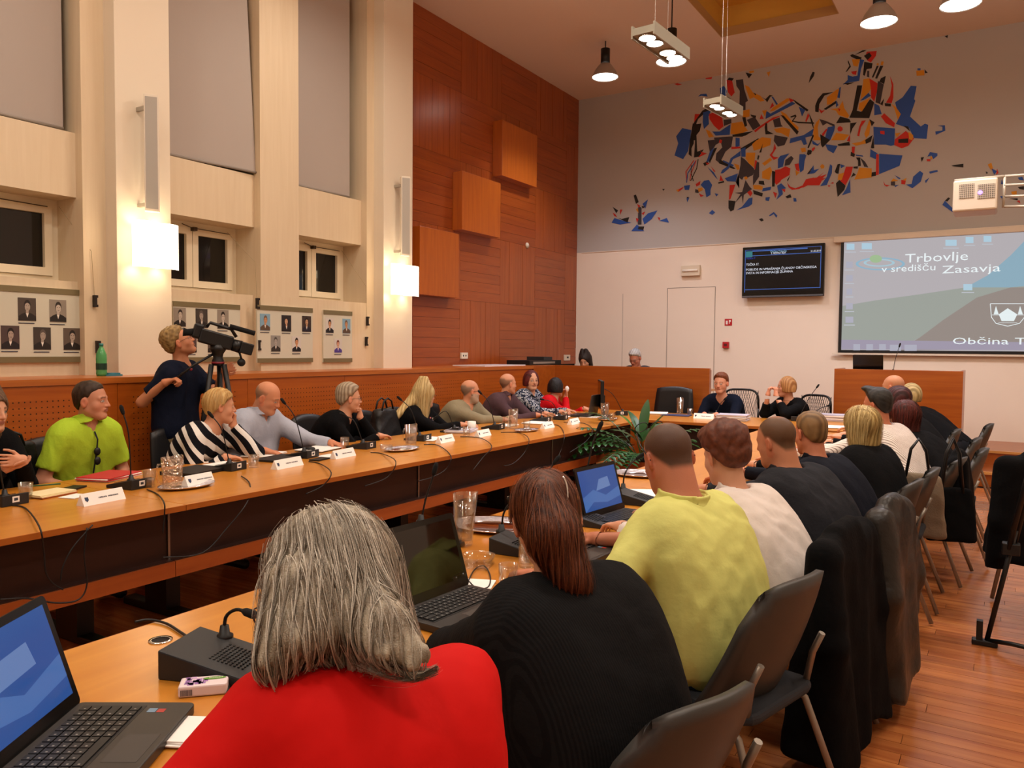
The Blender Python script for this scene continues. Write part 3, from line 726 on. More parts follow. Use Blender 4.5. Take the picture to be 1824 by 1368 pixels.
        pa = np.array([hip - [0, 0, .1], N] + [q for a in arms for q in a[:3]])
        V, Fq = nets(shirt, pa.min(0) - .22, pa.max(0) + .2, h)
        so = nmesh('shirt', V, Fq, tc, rt)
        if collar:
            nk = N + U * .0
            def colf(P):
                q = P - nk.astype(f32); ax = nrm(U - F * .25).astype(f32); t = q @ ax; r = np.linalg.norm(q - t[:, None] * ax, axis=1)
                fr = q @ F.astype(f32) / (r + 1e-5)
                R0 = neckr + .017 + .5 * np.abs(t - .035) * (t < .035)
                d = np.maximum(np.abs(r - R0) - .0055, np.abs(t - .024) - .032)
                return smax(d, (fr * .05 - .047 + (0 if collar == 'open' else -.01)).astype(f32), .004)
            V, Fq = nets(colf, nk - .13, nk + .13, min(h, .006) if h < .011 else .008, 5)
            if len(V): nmesh('collar', V, Fq, collar_col or tc, rt)
    if pants is not None:
        def pf(P):
            d = smin(cap(P, *tors[0][:2], tors[0][2] + .012), cap(P, *tors[1][:2], tors[1][2] + .005), .05)
            for hp, kn, an, ft in L: d = smin(d, smin(cap(P, hp, kn, .09 * b, .064), cap(P, kn, an, .062, .052), .03), .05)
            d = smax(d, P[:, 2] - f32(hip[2] + .13), .01)
            d = smax(d, (base + .065 - P[:, 2]), .006)
            return d + .003 * (np.abs(noise(P, 20, 4, seed)) * 3 - .6)
        pa = np.array([hip] + [q for l in L for q in l])
        V, Fq = nets(pf, pa.min(0) - .2, pa.max(0) + .2, h * 1.4)
        nmesh('trousers', V, Fq, pants, rt)
    if pants is not None:
        for _, _, an, ft in L:
            def sf(P): return smax(smin(cap(P, an - np.array([0, 0, .03]), ft - np.array([0, 0, .005]), .042, .036), cap(P, an, an + [0, 0, .02], .045), .02), base + .004 - P[:, 2], .004)
            pa = np.array([an, ft]); V, Fq = nets(sf, pa.min(0) - .09, pa.max(0) + .09, .014)
            nmesh('shoe', V, Fq, mat('shoe_leather', '#15120f', .4), rt)
    # --- hair
    hsdf = None
    if hair[0] not in ('bald', 'buzz', 'ring'):
        locks = [(np.array(a, float), np.array(c, float), r1, r2) for a, c, r1, r2 in extra_hair]
        def hsdf(P):
            d = hair_sdf(toQ(P), hair[0], ht, seed, ln, fcut) * f32(hs)
            for a, c, r1, r2 in locks: d = smin(d, cap(P, a, c, r1, r2) - (.002 * np.sin(P @ np.array([360, 270, 20.], f32) + 3 * noise(P, 15, 3, seed))), .03)
            return d
        pts = np.array([H - .19 - [0, 0, ln * .9], H + .19] + [q - .08 for l in locks for q in l[:2]] + [q + .08 for l in locks for q in l[:2]])
        V, Fq = nets(hsdf, pts.min(0), pts.max(0), hh)
        c1 = np.array(srgb(hair[1])[:3]); c2 = np.array(srgb(hair[2] if len(hair) > 2 else hair[1])[:3])
        q = toQ(V.astype(f32)); k = np.clip(.5 + .9 * np.sin(q[:, 0] * 190 + q[:, 1] * 160 + 3 * noise(q, 20, 3)) * .5, 0, 1)[:, None]
        hm = nmesh('hair', V, Fq, m_hair, rt, c1 * (1 - k) + c2 * k) if hair[0] != 'curly' else nmesh('hair', V, Fq, m_hair, rt, c1 + (c2 - c1) * np.clip(.5 + noise(q, 150, 5, 7), 0, 1)[:, None])
        if strand:
            n, steps, step, w_, mode = strand[:5]
            Q = toQ(V.astype(f32)); st_ = V[(Q[:, 2] > (-.09 if locks else .03))]
            hz_ = hzv
            if mode == 'down':
                def flow(P, s):
                    Qp = (P - H) @ HR; out = np.sign(Qp[:, :1]) * hxv * np.clip((Qp[:, 2:3]) * 9, 0, 1) + (-hy) * np.clip((Qp[:, 2:3]) * 7, 0, 1) * (Qp[:, 1:2] < .03)
                    return np.array([0, 0, -1.]) - hz_ * .35 + out * .9
            elif mode == 'fringe':
                def flow(P, s):
                    Qp = (P - H) @ HR; return np.array([0, 0, -.7]) - hz_ * .6 + np.sign(Qp[:, :1]) * hxv * .4 + hy * (Qp[:, 1:2] > .0) * .3
            else:
                tie = np.array(mode, float)
                def flow(P, s): return nrm_rows(tie - P)
            strands('hair_strands', hm, hsdf, st_, flow, n, steps, step, w_, strand[5], strand[6], strand[7] if len(strand) > 7 else .003)
    if glasses:
        gm = mat('glasses_' + glasses[1:], glasses, .3); mb = MB()
        for s_ in (-1, 1):
            ring = [H + HR @ (np.array([s_ * .032 + .022 * math.cos(t), .098 - .004 * abs(math.cos(t)), .0 + .015 * math.sin(t)]) * hs) for t in np.linspace(0, 2 * math.pi, 15)]
            mb.tube(ring, .0014, 5)
            mb.tube([H + HR @ (np.array([s_ * .054, .094, .004]) * hs), H + HR @ (np.array([s_ * .079, .03, .006]) * hs), H + HR @ (np.array([s_ * .084, -.015, -.002]) * hs)], .0016, 5)
        mb.tube([H + HR @ (np.array([-.011, .1, .004]) * hs), H + HR @ (np.array([.011, .1, .004]) * hs)], .0014, 5)
        mb.build('glasses', gm, rt, world=True)
    rt_info[rt.name] = dict(N=N, H=H, HR=HR, S=S, F=F, R=Rr, sp=sp, arms=arms)
    return rt
rt_info = {}
def nrm_rows(A): return A / (np.linalg.norm(A, axis=1)[:, None] + 1e-9)
# =================== PEOPLE ===================

def L_(px, py, x=-4.95): return on(px, py, 0, x)
pt_dark = fabric('dark_trousers', '#17181c'); pt_tan = fabric('tan_trousers', '#a5906c'); pt_jean = fabric('blue_jeans', '#2f4a6e', bump=.3, bscale=180)
f_lime = fabric('lime_shirt_cloth', '#a9c936', .7); f_navy = fabric('navy_tshirt_cloth', '#131829')
f_black = fabric('black_cloth', '#0d0d0f'); f_blk2 = fabric('black_knit', '#131314', .9, stripe=('#1a1a1b', 'Y', 48, .3))
f_strp = fabric('black_white_striped_cloth', '#15161c', .8, stripe=('#e6e2dc', 'DIAGONAL', 5.2, 2.0, .62))
f_lblue = fabric('pale_blue_shirt_cloth', '#a9aebd', .75); f_beige = fabric('grey_blazer_cloth', '#8b8168', .85)
f_purp = fabric('plum_shirt_cloth', '#503b40'); f_flor = spots('navy_floral_cloth', ['#1c2233', '#7f8ba2', '#d3d1cc', '#2a3450'], 42)
f_red = fabric('red_cardigan_cloth', '#c4121c', .7); f_redt = fabric('red_tshirt_cloth', '#c81412', .72, bump=.15, bscale=30)
f_yel = fabric('pale_yellow_shirt_cloth', '#cfd07a', .7, bump=.2, bscale=35); f_white = fabric('white_shirt_cloth', '#dcd2cb', .7, bump=.2, bscale=35)
f_char = fabric('charcoal_shirt_cloth', '#232429', .75); f_suit = fabric('navy_suit_cloth', '#10131d', .8)
f_pin = fabric('striped_white_shirt_cloth', '#e2d8d0', .75, stripe=('#8f7f78', 'Y', 26, .4, .8)); f_dnavy = fabric('dark_navy_blouse', '#101626')
f_darkb = fabric('black_jacket_cloth', '#0c0c0e')
m_cuff = mat('grey_cuff_cloth', '#9a958e', .8)
skM, skF, skP = '#c08663', '#cf9a7c', '#c98b6b'
def sit(label, head, face, **k):
    H = np.array(head, float)
    hx = k.pop('hx', -5.12); hy_ = k.pop('dy', 0); hip = k.pop('hip', (hx, H[1] + hy_, .55))
    k.setdefault('nup', .03); return person(label, H, hip, face, **k)
P = {}
FAR = dict(h=.016, hh=.0068)
# ---- left row, from the left edge ----
h = L_(8, 742, -4.85)
P[0] = sit('person in a black top with folded arms at the left edge, half outside the picture', (h[0], h[1] - .08, 1.17), (.9, .3, -.1), hands=(((-4.66, h[1] - .1, .86), 'rest', (.3, .9, .1), (0, 0, 1)), ((-4.62, h[1] - .02, .90), 'rest', (.2, -.9, .1), (-1, 0, 0))), tc=f_black, fem=1, hair=('long', '#4a3426', '#6a4e38'), pants=pt_dark, skin=skF, sh=.175, h=.012, hh=.006, bust=.8, dy=-.02)
h = L_(163, 714, -4.93)
P[1] = sit('man in a lime green short sleeved shirt with sunglasses hanging from the collar', h, (.8, .62, -.03), tf=(.98, .12, 0), hz=(0, 0, 1), hands=(((-4.80, h[1] - .12, .64), 'rest', (.8, .5, -.1), (0, 0, -1)), ((-4.80, h[1] + .14, .64), 'rest', (.8, -.4, -.1), (0, 0, -1))), top='short', tc=f_lime, collar='open', neck='open', hair=('short', '#2a1c12', '#3a281b'), ht=.005, pants=pt_jean, skin='#c0866a', sh=.18, h=.009, hh=.0045, wr=.005, dy=.0, seed=2, b=1.0)
h = L_(392, 724, -4.72)
P[2] = sit('woman with fair fringe in black and white striped blouse, chin propped on hand', h, (.42, .9, -.08), tf=(.95, .3, 0), hx=-5.02, dy=-.08, hands=(((-4.6, h[1] - .06, .765), 'rest', (.5, .8, 0), (0, 0, -1)), ((h[0] + .03, h[1] + .085, h[2] - .14), 'curl', (.05, .1, 1), (-.3, -.9, 0), (.6, .6, -1))), tc=f_strp, hair=('bun', '#b98a48', '#d9b878'), ht=.014, fem=1, skin='#d09878', sh=.175, neck='wide', pants=pt_dark, h=.011, hh=.005, bust=.9, seed=4, strand=(420, 14, .011, .0012, 'fringe', '#b98845', '#e3c68c'), nf=.04)
h = L_(477, 708, -4.88)
P[3] = sit('bald man in a pale blue shirt looking down at his papers', h, (.80, .42, -.42), hz=(.15, 0, 1), tf=(.95, .25, 0), dy=-.02, hands=(((-4.60, h[1] - .28, .775), 'rest', (.8, .5, -.1), (0, 0, -1)), ((-4.56, h[1] + .36, .775), 'rest', (.95, .2, -.1), (0, 0, -1))), tc=f_lblue, collar='open', neck='open', hair=('ring', '#8a6b52'), skin='#cb8a68', sh=.205, b=1.18, fat=1, belly=1.2, pants=pt_dark, h=.0105, hh=.005, seed=6, neckr=.062)
h = L_(622, 710, -4.83)
P[4] = sit('woman with short grey hair and glasses in black, cheek resting on her fist', h, (.52, .84, -.06), tf=(.93, .3, 0), dy=-.06, hands=(((-4.58, h[1] + .10, .775), 'rest', (.3, .95, 0), (0, 0, -1)), ((h[0] + .075, h[1] + .055, h[2] - .165), 'fist', (.0, .05, 1), (-.8, -.6, 0), (.7, .5, -1))), tc=f_black, hair=('grey', '#7d6a55', '#b3a48c'), ht=.014, fem=1, skin=skF, sh=.18, neck='v', pants=pt_dark, glasses='#3a2c24', h=.0115, hh=.0055, bust=.9, seed=8, b=1.05)
h = L_(757, 704, -4.9)
P[5] = sit('woman with long blonde hair and glasses in a black top with floral print', h, (.32, .93, -.1), tf=(.93, .2, 0), dy=-.04, hands=(((-4.6, h[1] + .2, .775), 'rest', (.6, .75, 0), (0, 0, -1)), ((-4.6, h[1] + .3, .775), 'rest', (.9, .2, 0), (0, 0, -1))), tc=f_black, hair=('long', '#a88a52', '#dcc58e'), ht=.012, fem=1, skin=skF, sh=.18, neck='wide', pants=pt_dark, glasses='#6a4a3c', bust=1.0, seed=10, extra_hair=((h + np.array([-.05, -.09, -.02]), h + np.array([-.12, -.30, -.20]), .06, .035),), strand=(380, 20, .014, .0015, 'down', '#a8884c', '#e6d3a0'), **FAR)
h = L_(838, 697, -4.88)
P[6] = sit('man with grey beard and glasses in a grey blazer, hands folded on the desk', h, (.55, .82, -.05), tf=(.99, .0, 0), dy=-.03, hands=(((-4.58, h[1] + .18, .775), 'rest', (.5, .85, 0), (0, 0, -1)), ((-4.55, h[1] + .30, .785), 'rest', (.5, -.3, -.2), (0, 0, -1))), tc=f_beige, hair=('ring', '#6e6458'), skin='#c68a6a', beard='#a79c8c', neck='v', sh=.2, b=1.12, pants=pt_dark, glasses='#3a3030', belly=1, seed=12, fat=1, **FAR)
h = L_(905, 684, -4.92)
P[7] = sit('bald man in a plum shirt turned towards the head of the room', h, (.45, .88, -.03), tf=(.97, .15, 0), dy=-.05, hands=(((-4.58, h[1] + .08, .775), 'rest', (.75, .65, 0), (0, 0, -1)), ((-4.54, h[1] + .2, .785), 'rest', (.7, .6, 0), (0, 0, -1))), tc=f_purp, collar='open', neck='open', hair=('ring', '#6a5040'), skin='#c98f70', sh=.205, b=1.12, pants=pt_dark, belly=1, seed=14, **FAR)
h = L_(938, 678, -5.0)
P[8] = sit('woman with dark red fringe in a navy floral blouse behind the plum shirted man', h + np.array([0, .12, 0]), (.78, -.55, -.05), tf=(.95, -.05, 0), dy=-.02, hands=(((-4.58, h[1] + .1, .775), 'rest', (.9, .3, 0), (0, 0, -1)), ((-4.58, h[1] + .3, .775), 'rest', (.9, .1, 0), (0, 0, -1))), tc=f_flor, hair=('bob', '#3c1012', '#63201f'), ht=.008, ln=.0, fem=1, skin=skF, sh=.17, neck='v', pants=pt_dark, bust=.9, seed=16, **FAR)
h = L_(991, 690, -4.85)
P[9] = sit('woman with short black hair in a bright red cardigan holding a tissue', h, (.25, .95, -.05), tf=(.9, .3, 0), dy=-.08, hands=(((-4.58, h[1] + .25, .775), 'rest', (.6, .75, 0), (0, 0, -1)), ((h[0] + .06, h[1] + .14, h[2] - .13), 'curl', (.1, .2, 1), (-.5, -.8, 0), (.6, .4, -1))), tc=f_red, hair=('bob', '#0d0b0d', '#1d191c'), ht=.006, ln=-.02, fem=1, skin=skF, sh=.175, neck='v', pants=pt_dark, bust=.9, seed=18, **FAR)
# ---- camera operator ----
h = L_(318, 610, -5.43)
P[10] = person('camera operator with curly fair hair in a navy T-shirt looking up into the viewfinder', h, (-5.44, h[1] - .02, .90), (.42, .72, .42), hz=(-.2, -.35, .9), tf=(.85, .45, 0), hands=((pd(293, 682, 5.85), 'grip', (.65, .6, .35), (.2, .3, -1), (-.7, -.7, -1)), (pd(396, 660, 6.1), 'grip', (.3, .75, .3), (-.5, .4, 0), (.2, .3, -1))), top='short', tc=f_navy, hair=('curly', '#6e5330', '#a98a55'), ht=.011, skin='#c4835f', glasses='#5a2c22', sh=.195, b=.98, pants=pt_tan, legs='stand', h=.011, hh=.005, seed=20, hem=.08, wr=.004)
# ---- behind the partition and at the head table ----
P[11] = person('woman with long dark hair looking down behind the wooden partition', (*on(1042, 641, 1, 11.15)[:2], 1.36), (*on(1042, 641, 1, 11.15)[:2] + [0, .1], .79), (.1, -.9, -.42), hz=(0, -.3, 1), tc=f_black, hair=('long', '#1a1210', '#2c201a'), fem=1, skin=skF, sh=.17, base=ZD, ht=.01, legdir=(0, -1, 0), tf=(0, -1, 0), pants=pt_dark, hands=(((-5.6, 10.72, 1.02), 'rest', None, None), ((-5.3, 10.72, 1.02), 'rest', None, None)), **FAR)
h = on(1131, 638, 1, 11.1)
P[12] = person('grey haired man with glasses looking down behind the wooden partition', h, (h[0], h[1] + .1, .79), (-.1, -.85, -.5), hz=(0, -.35, 1), tc=fabric('slate_shirt', '#2f333d'), hair=('short', '#8c8a88', '#c9c7c4'), skin='#b87a62', sh=.2, base=ZD, glasses='#20262c', ht=.012, tf=(0, -1, 0), pants=pt_dark, hands=(((h[0] - .15, 10.72, 1.02), 'rest', None, None), ((h[0] + .15, 10.72, 1.02), 'rest', None, None)), **FAR)
h = on(1284, 683, 1, 9.55)
P[13] = person('woman in a dark navy blouse speaking at the middle of the head table', h, (h[0] + .02, 9.95, .55), (-.05, -1, -.08), tf=(0, -1, 0), tc=f_dnavy, hair=('short', '#5a2f1a', '#7d4526'), ht=.011, fem=1, skin='#c68c70', neck='v', sh=.185, pants=pt_dark, bust=.9, hands=(((h[0] - .1, 9.25, .775), 'rest', (.4, -.8, 0), (0, 0, -1)), ((h[0] + .06, 9.22, .78), 'rest', (-.5, -.8, 0), (0, 0, -1))), seed=22, open_=1, **FAR)
h = on(1400, 689, 1, 9.75)
P[14] = person('woman with a light brown bob in black, hands clasped before her chin', h, (h[0] + .05, 10.1, .55), (-.93, -.35, -.05), tf=(-.55, -.8, 0), tc=f_black, top='34', hair=('bob', '#8a5a30', '#b98a55'), ht=.008, ln=-.02, fem=1, skin='#cf9578', neck='v', sh=.18, pants=pt_dark, bust=.9, hands=(((h[0] - .06, 9.52, 1.02), 'curl', (-.05, .1, 1), (-.6, .3, 0), (.3, -1, -1)), ((h[0] - .16, 9.55, 1.02), 'curl', (.1, .1, 1), (.6, .3, 0), (-.6, -1, -1))), seed=24, **FAR)
# ---- right row, nearest first ----
h = pd(578, 1056, 1.22)
P[20] = person('man with long straight grey hair and a red T-shirt bent over the near desk', h, (-.80, .82, .55), (-.82, -.42, -.38), hz=(-.4, .0, .9), tf=(-.86, .3, 0), sh=.158, b=.92, bulge=.08, top='short', tc=f_redt, neck='none', skin='#c07f62', hair=('long', '#786a58', '#b3a894'), ht=.001, ln=.09, beard='#b8b2a8', pants=pt_dark, legdir=(-1, 0, 0), belly=1, h=.009, hh=.0055, wr=.003, seed=30, tilt=-.13, shoulder_drop=-.05, nup=.05, nf=.06, fcut=(.14, .085, .11), glasses='#2a1418', neckr=.05,
   hands=(((-1.12, .56, .78), 'rest', (-.8, .3, -.1), (0, 0, -1), (.2, -1, -.6)), ((-1.02, 1.08, .79), 'rest', (-.9, .0, -.1), (0, 0, -1), (.6, .6, -1))),
   extra_hair=((pd(525, 1050, 1.12), pd(468, 1180, 1.02), .045, .009), (pd(560, 1060, 1.14), pd(520, 1140, 1.04), .05, .02), (pd(560, 1080, 1.13), pd(490, 1195, 1.05), .05, .016), (pd(600, 1090, 1.16), pd(560, 1130, 1.08), .05, .025), (pd(630, 1050, 1.17), pd(690, 1110, 1.10), .04, .026), (pd(690, 1110, 1.10), pd(758, 1165, 1.06), .024, .008), (pd(640, 1080, 1.14), pd(735, 1190, 1.05), .028, .005), (pd(610, 1080, 1.14), pd(680, 1165, 1.05), .03, .008)),
   strand=(2900, 38, .012, .0007, 'down', '#6b5f50', '#d2cabb', .004))
h = pd(972, 925, 2.08)
P[21] = person('woman with a long auburn ponytail and a black ribbed jumper leaning on the desk', h, (-.80, 1.74, .55), (-.62, .72, -.35), hz=(-.3, .2, .92), tf=(-.92, .38, 0), sh=.19, b=1.08, bulge=.05, tc=f_blk2, neck='crew', fem=1, skin=skF, hair=('pony', '#3a1c10', '#6b3a22'), ht=.014, pants=pt_dark, legdir=(-1, 0, 0), h=.0105, hh=.006, wr=.004, seed=32, belly=1, neckr=.05, shoulder_drop=.02,
   hands=(((-1.0, 1.74, .77), 'rest', (.3, .9, 0), (0, 0, -1), (-1, -.7, .1)), ((-1.22, 2.12, .775), 'rest', (-.9, .1, 0), (0, 0, -1), (.3, 1, -.9))),
   extra_hair=((pd(968, 885, 2.0), pd(985, 950, 1.95), .045, .062), (pd(985, 950, 1.95), pd(1020, 1030, 1.93), .06, .04), (pd(1015, 1020, 1.93), pd(1040, 1048, 1.93), .042, .02)),
   strand=(1600, 28, .012, .0008, 'down', '#34180e', '#84492a', .004))
h = pd(1190, 815, 2.82)
P[22] = person('man with thinning cropped hair in a pale yellow shirt, glasses pushed up on his head', h, (-.80, 2.60, .55), (-.78, .60, -.42), hz=(-.35, .2, .9), tf=(-.93, .35, 0), sh=.195, b=1.0, bulge=.06, top='short', tc=f_yel, collar='closed', neck='crew', skin='#b8765a', hair=('buzz', '#3a2e24', '#5a4636'), pants=pt_jean, legdir=(-1, 0, 0), h=.010, hh=.0062, wr=.0065, seed=34, belly=.8, fat=1, neckr=.068, hem=.10,
   hands=(((-1.30, 2.24, .785), 'rest', (-.8, .5, 0), (0, 0, -1), (.1, -1, -.9)), ((-1.36, 2.85, .785), 'rest', (-.9, .1, 0), (0, 0, -1), (.3, 1, -.9))))
h = pd(1290, 812, 3.4)
P[23] = person('person with curly auburn hair in a white shirt between the yellow and charcoal shirts', h, (-.74, 3.28, .55), (-.80, .55, -.25), hz=(-.2, .1, .95), tf=(-.93, .3, 0), sh=.18, b=.95, bulge=.05, tc=f_white, collar='closed', neck='crew', fem=1, skin=skF, hair=('curly', '#4a2214', '#6d3821'), ht=.022, pants=pt_dark, legdir=(-1, 0, 0), h=.011, hh=.0065, wr=.006, seed=36, belly=1, neckr=.055, hem=.08,
   hands=(((-1.36, 3.1, .785), 'rest', (-.8, .4, 0), (0, 0, -1), (.1, -1, -.9)), ((-1.36, 3.5, .785), 'rest', (-.9, .1, 0), (0, 0, -1), (.3, 1, -.9))))
h = pd(1382, 785, 3.95)
P[24] = person('stocky man with cropped brown hair in a charcoal shirt seen from behind in profile', h, (-.70, 3.98, .55), (-.88, .28, -.22), hz=(-.25, 0, .95), tf=(-.93, .32, 0), sh=.205, b=1.08, bulge=.07, tc=f_char, collar='closed', neck='crew', skin='#b97c5c', hair=('buzz', '#4a3622', '#5e4630'), pants=pt_dark, legdir=(-1, 0, 0), h=.012, hh=.0065, wr=.006, seed=38, belly=1.5, fat=1, neckr=.07,
   hands=(((-1.38, 3.8, .785), 'rest', (-.8, .4, 0), (0, 0, -1), (.1, -1, -.9)), ((-1.36, 4.2, .785), 'rest', (-.9, .1, 0), (0, 0, -1), (.3, 1, -.9))))
h = pd(1443, 772, 4.6)
P[25] = person('man with short sandy hair in a navy suit jacket beside the charcoal shirt', h, (-.66, 4.75, .55), (-.75, .62, -.15), tf=(-.93, .3, 0), sh=.19, b=.95, bulge=.04, tc=f_suit, collar='closed', neck='crew', skin='#b97658', hair=('short', '#5c4326', '#8a6a42'), ht=.006, pants=pt_dark, legdir=(-1, 0, 0), h=.013, hh=.006, seed=40, neckr=.058,
   hands=(((-1.38, 4.6, .785), 'rest', (-.8, .4, 0), (0, 0, -1)), ((-1.36, 4.95, .785), 'rest', (-.9, .1, 0), (0, 0, -1))))
h = pd(1533, 757, 5.2)
P[26] = person('woman with shoulder length blonde hair in a black top seen from behind', h, (-.62, 5.45, .55), (-.72, .68, -.05), tf=(-.85, .5, 0), sh=.175, b=.95, bulge=.03, tc=f_black, neck='crew', fem=1, skin=skF, hair=('long', '#8f7238', '#d8bd7c'), ht=.016, ln=.05, pants=pt_dark, legdir=(-1, 0, 0), h=.013, hh=.006, seed=42, strand=(520, 22, .013, .0016, 'down', '#8a6c34', '#e2c98c', .005),
   hands=(((-1.38, 5.3, .785), 'rest', (-.8, .4, 0), (0, 0, -1)), ((-1.36, 5.7, .785), 'rest', (-.9, .1, 0), (0, 0, -1))))
h = pd(1562, 722, 5.85)
P[27] = person('man with swept back black hair in a white pinstriped shirt', h, (-.50, 6.15, .55), (-.92, .36, -.1), tf=(-.9, .4, 0), sh=.19, b=.95, bulge=.04, tc=f_pin, collar='closed', neck='crew', skin='#b57052', hair=('quiff', '#15130f', '#2b2722'), ht=.008, pants=pt_dark, legdir=(-1, 0, 0), h=.013, hh=.006, seed=44, neckr=.056,
   hands=(((-1.3, 6.0, .785), 'rest', (-.8, .4, 0), (0, 0, -1)), ((-1.3, 6.4, .785), 'rest', (-.9, .1, 0), (0, 0, -1))))
h = pd(1608, 742, 6.3)
P[28] = person('woman with long dark auburn hair in a black jacket beside the pinstriped shirt', h, (-.36, 6.8, .55), (-.85, .5, -.05), tf=(-.85, .45, 0), sh=.18, b=1.05, tc=f_darkb, neck='crew', fem=1, skin=skF, hair=('long', '#2e0d0b', '#5e211a'), ht=.014, ln=.12, pants=pt_dark, legdir=(-1, 0, 0), h=.014, hh=.0065, seed=46,
   hands=(((-1.2, 6.7, .785), 'rest', (-.8, .4, 0), (0, 0, -1)), ((-1.2, 7.0, .785), 'rest', (-.9, .1, 0), (0, 0, -1))), strand=(300, 22, .014, .0016, 'down', '#2a0c0a', '#6d281d', .005))
h = pd(1597, 712, 7.1)
P[29] = person('person with dark red hair just behind the bald head, farther along the right row', h, (-.42, 7.6, .55), (-.9, .4, -.05), tf=(-.9, .35, 0), sh=.18, tc=f_darkb, fem=1, skin=skF, hair=('long', '#260a0c', '#4a1717'), ht=.014, ln=.05, pants=pt_dark, legdir=(-1, 0, 0), seed=48, hands=(((-1.2, 7.4, .785), 'rest', None, None), ((-1.2, 7.7, .785), 'rest', None, None)), **FAR)
h = pd(1590, 690, 7.8)
P[30] = person('bald man near the far end of the right row, only his head in view', h, (-.62, 8.35, .55), (-.95, .25, -.05), tf=(-.9, .3, 0), sh=.2, tc=f_darkb, skin='#c08562', hair=('bald', '#8a6b52'), pants=pt_dark, legdir=(-1, 0, 0), seed=50, fat=1, hands=(((-1.2, 8.2, .785), 'rest', None, None), ((-1.2, 8.5, .785), 'rest', None, None)), **FAR)
h = pd(1620, 703, 8.6)
P[31] = person('person with fair hair partly hidden at the far end of the right row', h, (-.35, 9.2, .55), (-.9, .4, -.05), tf=(-.9, .3, 0), sh=.18, tc=f_darkb, fem=1, skin=skF, hair=('bob', '#8f7a4c', '#c9b27c'), ht=.012, ln=.02, pants=pt_dark, legdir=(-1, 0, 0), seed=52, hands=(((-1.1, 9.0, .785), 'rest', None, None), ((-1.1, 9.3, .785), 'rest', None, None)), **FAR)
# =================== DESKS, CHAIRS, TABLE THINGS ===================

m_desk = wood('desk_beech_cherry', '#b8701c', '#cf8a30', 'y', .3, .5, .35, .8)
m_edge = wood('desk_edge', '#9d5218', '#b0641f', 'y', .4, .6, .2, .8)
m_modesty = wood('shaded_modesty_panel', '#260e05', '#32140a', 'y', .5, .6, .1)  # dark brown, deepened in the colour by the shade under the desktop
m_rail = wood('lower_rail', '#8f4212', '#a0501a', 'y', .45, .6, .15)
m_cable = mat('black_cable', '#121112', .5)
def desk(y0, y1, x0, x1, front, lab, panel=True, axis='y'):
    # front: +1 modesty panel on the +x side, -1 on the -x side
    t = T('desk', lab, 'desk', ((x0 + x1) / 2, (y0 + y1) / 2, 0), group='meeting room desks')
    MB().box((x0, y0 + .002, DZ - .028), (x1, y1 - .002, DZ)).build('desktop', m_desk, t, world=True, bevel=.002)
    xf = x1 if front > 0 else x0
    MB().box((xf - .001 if front > 0 else xf - .004, y0 + .002, DZ - .029), (xf + .004 if front > 0 else xf + .001, y1 - .002, DZ - .001)).build('edge_band', m_edge, t, world=True)
    if panel:
        xp = xf - front * .16
        MB().box((xp - .01, y0 + .012, .44), (xp + .01, y1 - .012, DZ - .03)).build('modesty_panel', m_modesty, t, world=True)
        xr = xf - front * .10
        MB().box((xr - .012, y0 + .002, .355), (xr + .012, y1 - .002, .435)).build('lower_rail', m_rail, t, world=True)
        MB().box((min(xr, xp), y0 + .002, .43), (max(xr, xp), y1 - .002, .44)).build('cable_shelf', m_modesty, t, world=True)
        MB().box((xp + front * .01, y0 - .006, .44), (xp + front * .02, y0 + .006, DZ - .03)).build('joint_strip', metal, t, world=True)
    xm = (x0 + x1) / 2
    for yy in (y0 + .27, y1 - .24):
        lg = MB().box((xm - .10, yy - .045, .04), (xm + .10, yy + .045, DZ - .03)).build('leg', black, t, world=True)
        MB().box((xm - .33, yy - .04, .0), (xm + .33, yy + .04, .045)).build('foot', black, t, world=True, bevel=.008)
for a, b, l in ((.45, 2.5, 'desk of the left row nearest the camera, in front of the lime shirt'), (2.5, 4.56, 'desk of the left row in front of the pale blue shirt'),
                (4.56, 6.6, 'desk of the left row in front of the blonde woman and the grey blazer'), (6.6, 8.5, 'desk of the left row in front of the red cardigan')):
    desk(a, b, -4.7, -3.50, 1, l)
for a, b, l in ((.2, 2.25, 'desk of the right row nearest the camera, under the tissue pack'), (2.25, 4.3, 'desk of the right row under the tall water jug'),
                (4.3, 6.35, 'desk of the right row in front of the blonde woman'), (6.35, 8.3, 'desk of the right row farthest from the camera')):
    desk(a, b, -2.08, -1.13, -1, l)
# head table (runs along x)
t = T('head_table', 'long wooden head table across the far end of the two desk rows', 'desk', (-2.9, 8.95, 0))
m_deskx = wood('desk_beech_along_x', '#b8701c', '#cf8a30', 'x', .3, .5, .35, .8)
MB().box((-4.7, 8.5, DZ - .028), (-1.13, 9.6, DZ)).build('desktop', m_deskx, t, world=True, bevel=.002)
MB().box((-3.5, 8.494, DZ - .03), (-1.13, 8.501, DZ - .001)).build('edge_band', m_edge, t, world=True)
MB().box((-3.5, 8.66, .40), (-1.2, 8.68, DZ - .03)).build('modesty_panel', wood('shaded_modesty_x', '#260e05', '#32140a', 'x', .5, .6, .1), t, world=True)  # same brown with the under-desk shade put into the colour
for x in (-4.4, -3.3, -2.3, -1.4):
    MB().box((x - .045, 8.85, 0), (x + .045, 9.05, DZ - .03)).build('leg', black, t, world=True)
